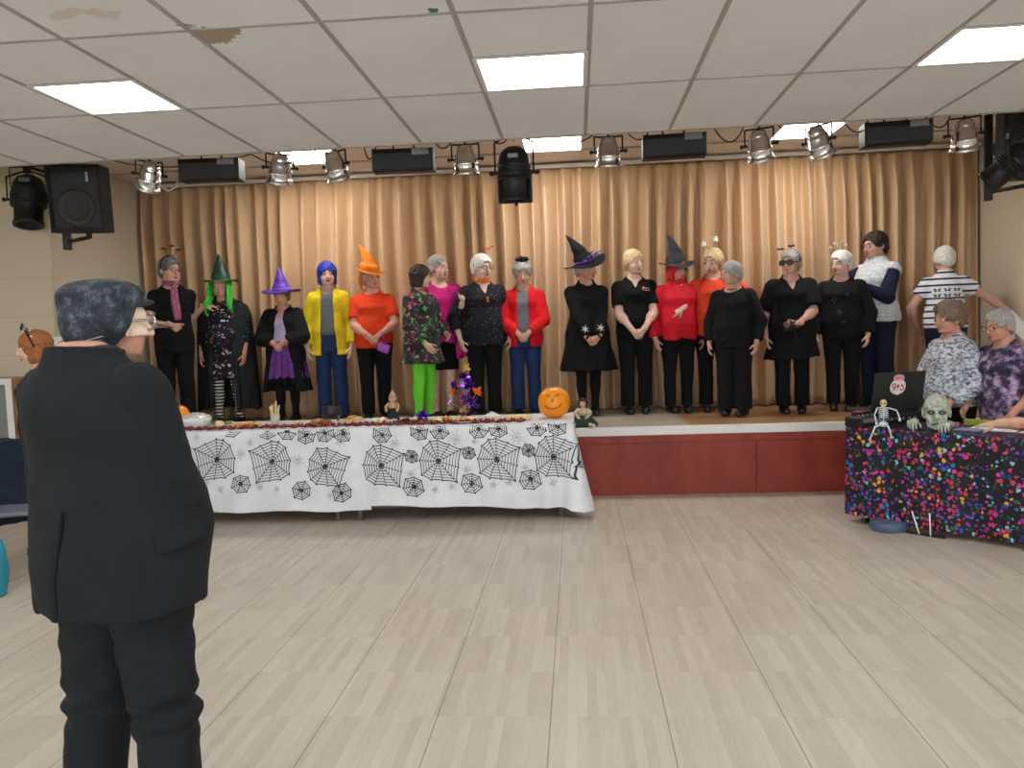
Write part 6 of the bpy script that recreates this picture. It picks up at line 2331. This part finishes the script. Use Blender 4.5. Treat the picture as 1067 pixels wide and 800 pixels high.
CON.l(CON.co(), mx.inputs[4]); CON.l(nz.outputs['Color'], mx.inputs[5]); CON.l(mx.outputs[1], vo.inputs['Vector'])
sp_ = CON.n('ShaderNodeSeparateColor'); CON.l(vo.outputs['Color'], sp_.inputs[0])
pal = [srgb(*c) for c in ((206, 40, 120), (186, 50, 60), (60, 56, 170), (40, 110, 170), (40, 96, 60), (214, 160, 50), (130, 50, 160), (120, 190, 210), (180, 60, 40), (44, 50, 130), (200, 60, 150), (28, 70, 60))]
cc = CON.ramp(sp_.outputs[0], [(i/12, c) for i, c in enumerate(pal)], 'CONSTANT')
ins = CON.math('LESS_THAN', vo.outputs['Distance'], CON.math('ADD', .32, CON.math('MULTIPLY', sp_.outputs[1], .20)))
ins = CON.math('MULTIPLY', ins, CON.math('LESS_THAN', sp_.outputs[2], .95))
CON.base(CON.mix(ins, srgb(18, 17, 24), cc)); CON.set(.5, 0, .4)
CON.bump(CON.noise(5, 3, .5, CON.co((1, 1, .4))).outputs['Fac'], .4, .03)
def disco_cloth():
    path = []
    r_ = .03
    # around: left side back -> left front corner -> front -> right corner -> right side back   (table-local)
    hx, hy = DL/2+.008, DD/2+.008
    P = []
    for i in range(12):
        P.append((Vector((-hx, hy-(2*hy-r_)*i/11)), Vector((-1, 0))))
    for i in range(1, 6):
        a = PI/2*i/6
        P.append((Vector((-hx+r_-r_*math.cos(a), -hy+r_-r_*math.sin(a))), Vector((-math.cos(a), -math.sin(a)))))
    for i in range(75):
        P.append((Vector((-hx+r_+(2*hx-2*r_)*i/74, -hy)), Vector((0, -1))))
    for i in range(1, 6):
        a = PI/2*i/6
        P.append((Vector((hx-r_+r_*math.sin(a), -hy+r_-r_*math.cos(a))), Vector((math.sin(a), -math.cos(a)))))
    for i in range(12):
        P.append((Vector((hx, -hy+r_+(2*hy-r_)*i/11)), Vector((1, 0))))
    zs_ = [DH, DH-.003, DH-.012, DH-.05, DH-.12, DH-.22, DH-.34, DH-.46, DH-.58, .05]
    vs, fs = [], []
    s = 0
    for i, (p, n_) in enumerate(P):
        if i:
            s += (p-P[i-1][0]).length
        for j, z in enumerate(zs_):
            k = (DH-z)/DH
            o_ = -.010 if j == 0 else (-.003 if j == 1 else 0)
            f = k*(.012+.012*math.sin(s*11)+.008*math.sin(s*23+1)+.010*math.sin(s*5.2+2))
            zz = z if j < len(zs_)-1 else z+.012*math.sin(s*3)
            vs.append((p.x+n_.x*(f+o_), p.y+n_.y*(f+o_), zz))
    n = len(zs_)
    for i in range(len(P)-1):
        for j in range(n-1):
            a = i*n+j
            fs.append((a, a+n, a+n+1, a+1))
    m = MB()
    m.add(vs, [f[::-1] for f in fs], 0, True)
    m.add([(a*.9985, b*.9985, c) for a, b, c in vs], fs, 0, True)
    m.box((-hx+.01, -hy+.01, DH-.004), (hx-.01, hy, DH), 0)
    return m
o = disco_cloth().build('tablecloth', CON.m)
o.location = tb.location; o.rotation_euler = (0, 0, ang)
tag(o, 'black tablecloth with multicoloured confetti print at right', 'tablecloth')
def dj(u, v_, z=DH):
    p = DO+DU*u+DV*v_
    return Vector((p.x, p.y, z+.001))
# laptop on top of the mixer case
ly = math.radians(27)
mx_ = empty('mixer_case', dj(.14, .43), ly*.9); tag(mx_, 'black mixer case under the open laptop', 'mixer')
MB().box((-.25, -.14, 0), (.25, .15, .085), 0, None, .008).build('case', PLAS, mx_)
MB().box((-.18, -.146, .02), (.12, -.139, .065)).build('front_panel', BMET, mx_)
MB().box((.165, -.146, .028), (.225, -.1385, .068)).build('display', plain('pale_display', srgb(190, 214, 206), .3), mx_)
for i in range(5):
    MB().tube([(-.15+.055*i, -.146, .042), (-.15+.055*i, -.160, .042)], .010, 10).build('knob', GREYP, mx_)
lp = empty('laptop', dj(.10, .38, DH+.0865), ly*.75); tag(lp, 'large black laptop with round white and red sticker on its lid', 'laptop')
LAPM = plain('black_laptop_shell', srgb(30, 33, 33), .45, var=.06)
MB().box((-.215, -.13, 0), (.215, .15, .022), 0, None, .006).build('base', LAPM, lp)
MB().box((-.20, -.02, .0221), (.20, .13, .0235)).build('keyboard', BMET, lp)
Rl = Matrix.Translation((0, -.128, .022)) @ Matrix.Rotation(math.radians(10), 4, 'X')
ld_ = MB().box((-.225, -.012, .0), (.225, 0, .285), 0, Rl, .004).build('lid', LAPM, lp)
MB().tube([(-.16, -.004, .004), (.16, -.004, .004)], .008, 8, 0, Rl).build('hinge', BMET, lp)
STK = plain('white_sticker', srgb(228, 220, 218), .5, var=.02)
REDI = plain('red_sticker_ink', srgb(190, 44, 60), .5)
PNK = plain('pink_sticker_cap', srgb(214, 150, 160), .5)
m = MB()
cx, cz = -.015, .175
def disc(m, pts, y, mi=0):
    n = len(pts)
    vv = [(x, y, z) for x, z in pts]+[(x, y+.0012, z) for x, z in pts]
    m.add(vv, [tuple(range(n)), tuple(reversed(range(n, 2*n)))]+[(i, n+i, n+(i+1) % n, (i+1) % n) for i in range(n)], mi, False, Rl)
disc(m, [(cx+.068*math.cos(a), cz+.060*math.sin(a)) for a in [2*PI*i/36 for i in range(36)]], -.0135, 0)
disc(m, [(cx-.040, cz+.048), (cx+.040, cz+.048), (cx+.050, cz+.070), (cx+.034, cz+.088), (cx, cz+.094), (cx-.034, cz+.088), (cx-.050, cz+.070)], -.0142, 2)
def stroke(pts, wd=.0042, mi=1, y=-.0152):
    for (a, b), (c, d) in zip(pts, pts[1:]):
        L = math.hypot(c-a, d-b)
        if L < 1e-6:
            continue
        nx_, nz_ = -(d-b)/L*wd, (c-a)/L*wd
        disc(m, [(a+nx_, b+nz_), (a-nx_, b-nz_), (c-nx_, d-nz_), (c+nx_, d+nz_)], y, mi)
arc = lambda x, z, r_, a0, a1, k=9: [(x+r_*math.cos(math.radians(a0+(a1-a0)*i/k)), z+r_*1.15*math.sin(math.radians(a0+(a1-a0)*i/k))) for i in range(k+1)]
stroke(arc(cx-.036, cz+.010, .014, -10, 350)); stroke([(cx-.022, cz+.008), (cx-.026, cz-.014), (cx-.044, cz-.028)])
stroke([(cx-.001, cz+.022), (cx-.001, cz-.026)], .003); stroke([(cx-.012, cz+.002), (cx+.010, cz+.002)], .006); stroke(arc(cx-.001, cz+.010, .006, 0, 360), .003)
stroke([(cx+.022, cz+.022), (cx+.034, cz+.008), (cx+.048, cz+.018)], .003); stroke(arc(cx+.036, cz-.012, .014, 100, -160)); stroke([(cx+.024, cz+.002), (cx+.048, cz+.002)], .003)
stroke([(cx-.026, cz+.070), (cx-.010, cz+.066), (cx+.010, cz+.072), (cx+.028, cz+.068)], .003)
stroke(arc(cx, cz-.008, .046, 215, 325), .0015, 3)
m.build('sticker', [STK, REDI, PNK, GREYP], ld_)
# small console to the left of the laptop
t = empty('disco_console', dj(.09, .13), ly); tag(t, 'small black console with knobs in front of the laptop', 'console')
MB().box((-.15, -.10, 0), (.14, .06, .07), 0, None, .008).build('case', PLAS, t)
MB().box((-.13, -.105, .035), (.12, -.099, .062)).build('front_panel', GREYP, t)
for i in range(6):
    MB().tube([(-.11+.042*i, -.04, .07), (-.11+.042*i, -.04, .088)], .010, 10).build('knob', (GREYP, PF)[i == 4], t)
t = MB().box((-.055, -.03, 0), (.055, .03, .014), 0, None, .005).build('pencil_case', plain('dusky_red_case', srgb(150, 66, 76), .5)); t.location = dj(.04, .155, DH+.0895); t.rotation_euler = (0, 0, ly); tag(t, 'flat dusky red case lying on the console left of the laptop', 'case')

# ---- skeleton sitting on the front edge
BON = plain('bone_white', srgb(206, 214, 220), .5, var=.05)
SKL = plain('yellowed_skull', srgb(208, 198, 140), .5)
t = empty('toy_skeleton', dj(.27, .03), ang+.35); t.scale = (.88, .88, .88); tag(t, 'small toy skeleton sitting on the front edge of the confetti cloth', 'toy skeleton')
sk = MB().ball((0, 0, .205), .030, 16, 0, None, (.9, 1, 1.05)).box((-.016, -.026, .168), (.016, .004, .190), 0, None, .004).build('skull', SKL, t)
for sx in (-1, 1):
    MB().ball((sx*.011, -.026, .206), .007, 8).build('eye_socket', PLAS, sk)
m = MB().tube([(0, .006, .04), (0, .010, .10), (0, .004, .175)], .006, 8)
for i in range(5):
    z = .152-.015*i; r_ = .030+.004*math.sin(i*.8)
    m.tube([(r_*math.cos(a)*1.05, -.004+r_*.75*math.sin(a), z-.004*math.sin(a)) for a in [2*PI*k/16 for k in range(17)]], .0042, 6)
m.tube([(-.048, 0, .165), (0, -.006, .168), (.048, 0, .165)], .005, 6)
m.build('rib_cage', BON, t)
MB().ball((0, .0, .032), .034, 14, 0, None, (1.1, .7, .75)).build('pelvis', BON, t)
MB().tube([(.046, 0, .163), (.095, -.005, .150), (.098, -.006, .148)], .006, 8).tube([(.098, -.006, .148), (.122, -.02, .085)], .0055, 8).ball((.122, -.022, .074), .014, 10, 0, None, (.8, .6, 1.2)).build('arm', BON, t)
MB().tube([(-.046, 0, .163), (-.066, -.01, .11)], .006, 8).tube([(-.066, -.01, .11), (-.052, -.03, .05)], .0055, 8).ball((-.05, -.03, .04), .013, 10, 0, None, (.8, .6, 1.2)).build('arm', BON, t)
MB().tube([(-.02, -.01, .025), (-.055, -.075, .020)], .0075, 8).tube([(-.055, -.075, .02), (-.09, -.085, -.075)], .0065, 8).ball((-.094, -.09, -.082), .013, 10, 0, None, (.8, 1.4, .6)).build('leg', BON, t)
MB().tube([(.02, -.01, .025), (.045, -.075, .020)], .0075, 8).tube([(.045, -.075, .02), (.066, -.085, -.055)], .0065, 8).ball((.072, -.09, -.062), .014, 10, 0, None, (.9, 1.4, .6)).build('leg', BON, t)

# ---- zombie head and hands rising from the cloth
ZOM = NT('grey_green_rubber')
n = ZOM.noise(30, 4, .6)
ZOM.base(ZOM.ramp(n.outputs['Fac'], [(.3, srgb(120, 132, 116)), (.6, srgb(186, 192, 178))])); ZOM.set(.6); ZOM.bump(n.outputs['Fac'], .8, .01)
class ZB(Body):
    pass
zb = ZB(1.66, head=(0, 0, 0))
t = empty('zombie_bust', dj(.60, .115), math.radians(-22)); tag(t, 'bald grey zombie head prop resting on the confetti cloth', 'halloween prop')
def zfn(p):
    P = p+V3(zb.hc)-V3((0, 0, .126))
    pl = zb.hl(P)
    d = zb.headfn(P)
    ax = np.abs(pl[:, 0:1]); mm_ = np.concatenate([ax, pl[:, 1:]], 1)
    d = np.minimum(d, 1)
    d = sm_max(d, -ellipsoid(mm_, (.032, -.105, .004), (.024, .030, .016)), .008)
    d = sm_max(d, -capsule(mm_, (0, -.100, -.064), (.030, -.082, -.074), .006, .004), .006)
    for zz in (.045, .060, .075):
        d = d+.003*np.exp(-((pl[:, 2]-zz)/.004)**2)*(pl[:, 1] < -.03)
    d = d+.0025*np.exp(-((np.sqrt((ax[:, 0]-.03)**2+(pl[:, 2]+.045)**2)-.028)/.004)**2)*(pl[:, 1] < -.03)
    return np.maximum(d, .001-p[:, 2])
v, q = nets(zfn, (-.13, -.15, -.01), (.13, .15, .27), .0048)
zc = zb.hl((v[q].mean(1)+zb.hc-np.array((0, 0, .126))).astype(np.float32))
zax = np.abs(zc[:, 0])
zm = ((np.sqrt(((zax-.032)/.022)**2+((zc[:, 2]-.004)/.015)**2) < 1) & (zc[:, 1] < -.05)) | ((np.abs(zc[:, 2]+.064+zax*.28) < .005) & (zax < .030) & (zc[:, 1] < -.06))
mesh_obj('head', v, q, [ZOM.m, plain('dark_socket_paint', srgb(66, 70, 62), .7)], t, zm.astype(int))
for sx in (-1, 1):
    MB().ball(Vector((sx*.031*zb.hs, -.080*zb.hs, .126+.005)), .009, 10).build('eye', plain('dull_eye', srgb(120, 120, 96), .3), t)
def prop_hand(u, v_, label, sx, rz, mat, z=.02):
    B = Body(1.66, arms={sx: dict(w=(sx*.15, -.2, .6), f=(0, -1, .12), n=(0, 0, -1), pose='curl')})
    fn, lo, hi = B.handfn(sx)
    W = B.W[sx]
    v, q = nets(fn, lo, hi, .0042)
    v = (v-W)*1.0
    zmin = v[:, 2].min()
    o = mesh_obj('zombie_hand', v-np.array((0, 0, zmin)), q, mat)
    o.location = dj(u, v_); o.rotation_euler = (0, 0, rz)
    tag(o, label, 'halloween prop', 'zombie hands on the confetti cloth')
    return o
prop_hand(.455, .10, 'grey zombie hand with spread fingers left of the bald head', -1, ang+.25, ZOM.m)
prop_hand(.70, .06, 'grey zombie hand with spread fingers right of the bald head', 1, ang+.1, ZOM.m)
# ---- severed arm
FLS = NT('bloody_rubber_skin')
n = FLS.noise(12, 4, .6)
sx_ = FLS.n('ShaderNodeSeparateXYZ'); FLS.l(FLS.co(), sx_.inputs[0])
k = FLS.math('ADD', FLS.math('MULTIPLY', sx_.outputs[0], 1.9), n.outputs['Fac'])
FLS.base(FLS.ramp(k, [(.58, srgb(206, 164, 136)), (.78, srgb(200, 140, 120)), (.86, srgb(160, 24, 40))])); FLS.set(.4)
Bq = Body(1.7, arms={-1: dict(w=(-.3, 0, .6), f=(-1, 0, 0), n=(0, .25, -1), pose='flat')})
Wq = np.array((0., 0., 0.))
Bq.W[-1] = Wq; Bq.E[-1] = np.array((.26, 0, .0)); Bq.hand[-1]['f'] = (-1, 0, -.1)
hf, lo, hi = Bq.handfn(-1)
def armf(p):
    a = capsule(p, (-.01, 0, 0), (.10, .0, .008), .027, .036)
    b = capsule(p, (.10, 0, .008), (.30, .01, .012), .037, .046)
    d = sm_min(sm_min(hf(p), sm_min(a, b, .03), .02), a, .01)
    return np.maximum(d, p[:, 0]-.31-.012*wob(p, 60, 2))
v, q = nets(armf, (-.24, -.10, -.10), (.38, .12, .12), .0048)
o = mesh_obj('severed_arm', v-np.array((0, 0, v[:, 2].min())), q, FLS.m)
o.location = dj(1.0, .12, DH+.003); o.rotation_euler = (0, 0, ang)
tag(o, 'bloody severed arm prop lying along the front edge of the confetti cloth', 'halloween prop')
# ---- papers, boxes
WPAP = plain('white_paper', srgb(230, 230, 228), .8, var=.02)
for u, v_, sx, sy, rz, lab in ((.88, .36, .30, .21, .1, 'white sheet of paper behind the severed arm, nearest the zombie head'), (1.22, .33, .30, .21, -.15, 'white sheet of paper under the hand of the person in purple')):
    m = MB(); 
    m.add([(-sx/2, -sy/2, 0), (sx/2, -sy/2, 0), (sx/2, sy/2, .004), (-sx/2, sy/2, .003), (-sx/2, -sy/2, .002), (sx/2, -sy/2, .002), (sx/2, sy/2, .006), (-sx/2, sy/2, .005)], [(3, 2, 1, 0), (4, 5, 6, 7), (0, 1, 5, 4), (1, 2, 6, 5), (2, 3, 7, 6), (3, 0, 4, 7)])
    o = m.build('paper_sheet', WPAP); o.location = dj(u, v_, DH); o.rotation_euler = (0, 0, ang+rz); tag(o, lab, 'paper')
o = MB().box((-.07, -.05, 0), (.09, .05, .010), 0, None, .003).build('booklet', plain('pale_blue_card', srgb(140, 156, 190), .6)); o.location = dj(.76, .22); o.rotation_euler = (0, 0, ang); tag(o, 'pale blue booklet right of the zombie head', 'booklet')
GRN = plain('lime_plastic', srgb(150, 160, 50), .5, var=.2, nscale=20)
t = empty('snack_tub', dj(.74, .50), ang); tag(t, 'oblong lime-coloured tub behind the papers, below the white jumper', 'tub')
MB().box((-.10, -.04, 0), (.10, .04, .035), 0, None, .012).build('tub', GRN, t); MB().box((-.103, -.043, .034), (.103, .043, .042), 0, None, .003).build('lid', GRN, t)
o = MB().box((-.05, -.03, 0), (.05, .03, .018), 0, None, .005).build('soap_box', plain('light_green_card', srgb(130, 180, 90), .5)); o.location = dj(1.14, .33, DH+.0065); o.rotation_euler = (0, 0, ang+.3); tag(o, 'small light green box lying on the right-hand paper', 'box')
m = MB().box((-.02, -.02, 0), (.02, .02, .03), 0, None, .003); o = m.build('dice_box', plain('pink_card', srgb(206, 110, 160), .5)); o.location = dj(.62, .37); o.rotation_euler = (0, 0, ang); tag(o, 'tiny pink box between zombie head and lime tub', 'box')

# ---- under the disco table
t = empty('round_stand_base', dj(.33, -.035, -.001)); tag(t, 'blue-grey round base poking out under the confetti cloth', 'stand base')
MB().lathe([(0, 0), (.118, 0), (.122, .01), (.122, .055), (.112, .066), (0, .068)], 32).build('disc', plain('blue_grey_plastic', srgb(76, 92, 122), .45), t)
t = empty('folding_stand', dj(.58, -.03, -.001), ang); tag(t, 'folding stand with two thin white legs in front of the confetti cloth', 'stand')
m = MB(); m.box((-.12, -.02, 0), (.14, .0, .015)); m.build('foot_bar', BMET, t)
MB().tube([(-.075, -.025, .165), (-.02, -.035, .012)], .005, 8).build('leg', WPAP, t)
MB().tube([(.045, -.025, .165), (.055, -.035, .012)], .005, 8).build('leg', WPAP, t)
t = MB().tube([dj(1.18, -.02, .004), dj(1.3, -.10, .004), dj(1.5, -.06, .004), dj(1.75, .0, .004)], .007, 8).build('floor_cable', plain('blue_cable', srgb(60, 120, 190), .5)); tag(t, 'blue cable on the floor in front of the confetti cloth', 'cable')

# ---- stair rail at the right end of the stage
t = empty('stair_handrail', (4.05, 7.9, ZS)); tag(t, 'white sloping handrail at the right edge of the stage', 'handrail')
a = at(1049, 328, 7.95)-Vector(t.location); b = at(1100, 376, 7.5)-Vector(t.location)
d = (b-a).normalized(); s_ = Vector((0, 0, 1)).cross(d).normalized(); u_ = d.cross(s_)
m = MB()
vs = [P_+s_*sx*.022+u_*sz*.055 for P_ in (a, b) for sx, sz in ((-1, -1), (1, -1), (1, 1), (-1, 1))]
m.add(vs, [(3, 2, 1, 0), (4, 5, 6, 7), (0, 1, 5, 4), (1, 2, 6, 5), (2, 3, 7, 6), (3, 0, 4, 7)])
m.build('rail_board', NOS, t)
MB().box((a.x+.01, a.y-.03, 0), (a.x+.06, a.y+.03, a.z-.03)).build('post', NOS, t)

# ---- things in hands
wd = Vector((-.62, -.25, .10))
o = MB().tube([S_POINTER+Vector((.05, -.06, -.03)), S_POINTER+Vector((-.30, -.14, .07)), S_POINTER+Vector((-.42, -.165, .105))], [.006, .005, .004], 8).build('thin_stick', PLAS); tag(o, 'thin black stick held by the person in the pink scarf', 'stick')
t = empty('handbag', BAG_AT+Vector((.055, -.035, -.125))); tag(t, 'small shiny purple bag held by the person in the orange t-shirt', 'bag')
MB().box((-.065, -.02, -.05), (.065, .02, .045), 0, Matrix.Rotation(.35, 4, 'Y'), .016).build('pouch', plain('purple_bag_satin', srgb(140, 56, 150), .3, .2, var=.3, nscale=30), t)
MB().tube([(-.05, 0, .03), (-.05, .01, .09), (-.02, .0, .115), (.03, 0, .08), (.05, 0, .02)], .005, 6).build('strap', PF, t)
t = empty('feather_fan', POM_AT); tag(t, 'dark net posy held at the waist of the eye-masked person', 'posy')
m = MB(); random.seed(6)
leaf_cluster(m, Vector((0, 0, 0)), 46, .075, .014); m.ball((0, 0, 0), .03, 10)
m.build('posy', plain('dark_net', srgb(52, 48, 52), .5, var=.5, nscale=60), t)
MB().tube([(0, 0, 0), (.03, .0, -.06), (.04, .01, -.12)], .008, 6).build('handle', PLAS, t)

# ---- bag and coat at the far left
t = empty('carrier_bag', (-3.66, 4.60, 0), .3); tag(t, 'teal carrier bag with white mark at the far left edge', 'bag')
TEAL = plain('teal_bag', srgb(24, 130, 150), .45, var=.25, nscale=8, bump=.4, bscale=14)
v, q = nets(lambda p: np.maximum(loft(p, [(0, 0, 0, .15, .09), (.15, 0, 0, .175, .10), (.30, 0, 0, .16, .06), (.36, 0, 0, .15, .03)], 0.002, .36), -1)+.006*wob(p, 28, 3), (-.22, -.15, -.01), (.22, .15, .40), .009)
bd = mesh_obj('sack', v, q, TEAL, t)
MB().tube([(-.07, -.02, .33), (-.06, -.03, .45), (.06, -.03, .45), (.07, -.02, .33)], .008, 8).build('handle', TEAL, t)
m = MB(); m.tube([(.09, -.115, .20), (.12, -.112, .24), (.10, -.110, .27), (.13, -.10, .29)], .010, 8); m.build('white_mark', WPAP, bd)

t = empty('chair', (-3.76, 5.05, 0), .35); tag(t, 'grey stacking chair under a dark coat at the far left edge', 'chair')
SEAT = plain('grey_chair_plastic', srgb(96, 100, 108), .5)
MB().box((-.21, -.21, .43), (.21, .21, .46), 0, None, .012).build('seat', SEAT, t)
MB().box((-.20, .19, .58), (.20, .215, .84), 0, Matrix.Translation((0, .0, 0)), .010).build('backrest', SEAT, t)
for sx in (-1, 1):
    MB().tube([(sx*.20, -.20, 0), (sx*.195, -.19, .44)], .012, 8).build('leg', LEGM, t)
    MB().tube([(sx*.20, .23, 0), (sx*.195, .19, .44), (sx*.19, .205, .82)], .012, 8).build('leg', LEGM, t)
def coat_fn(p):
    d = np.maximum(np.abs(p[:, 0])-.235+.05*np.maximum(0, p[:, 2]-.75), np.abs(p[:, 1]-.20)-.055-.05*np.clip(.86-p[:, 2], 0, .5))
    d = np.maximum(d, np.maximum(p[:, 2]-.875, .34-p[:, 2]))*.8
    inn = np.maximum(np.maximum(np.abs(p[:, 0])-.212, np.abs(p[:, 1]-.20)-.022-.05*np.clip(.84-p[:, 2], 0, .5)), p[:, 2]-.845)*.8
    return sm_max(d, -inn, .01)-.012+.010*wob(p, 17, 4)+.005*wob(p, 40, 2)
v, q = nets(coat_fn, (-.32, .02, .28), (.32, .40, .95), .009)
o = mesh_obj('dark_coat', v, q, fabric('navy_coat_cloth', srgb(26, 34, 50)))
o.location = t.location; o.rotation_euler = (0, 0, .35)
tag(o, 'dark navy coat draped over the chair back at the far left edge', 'coat')
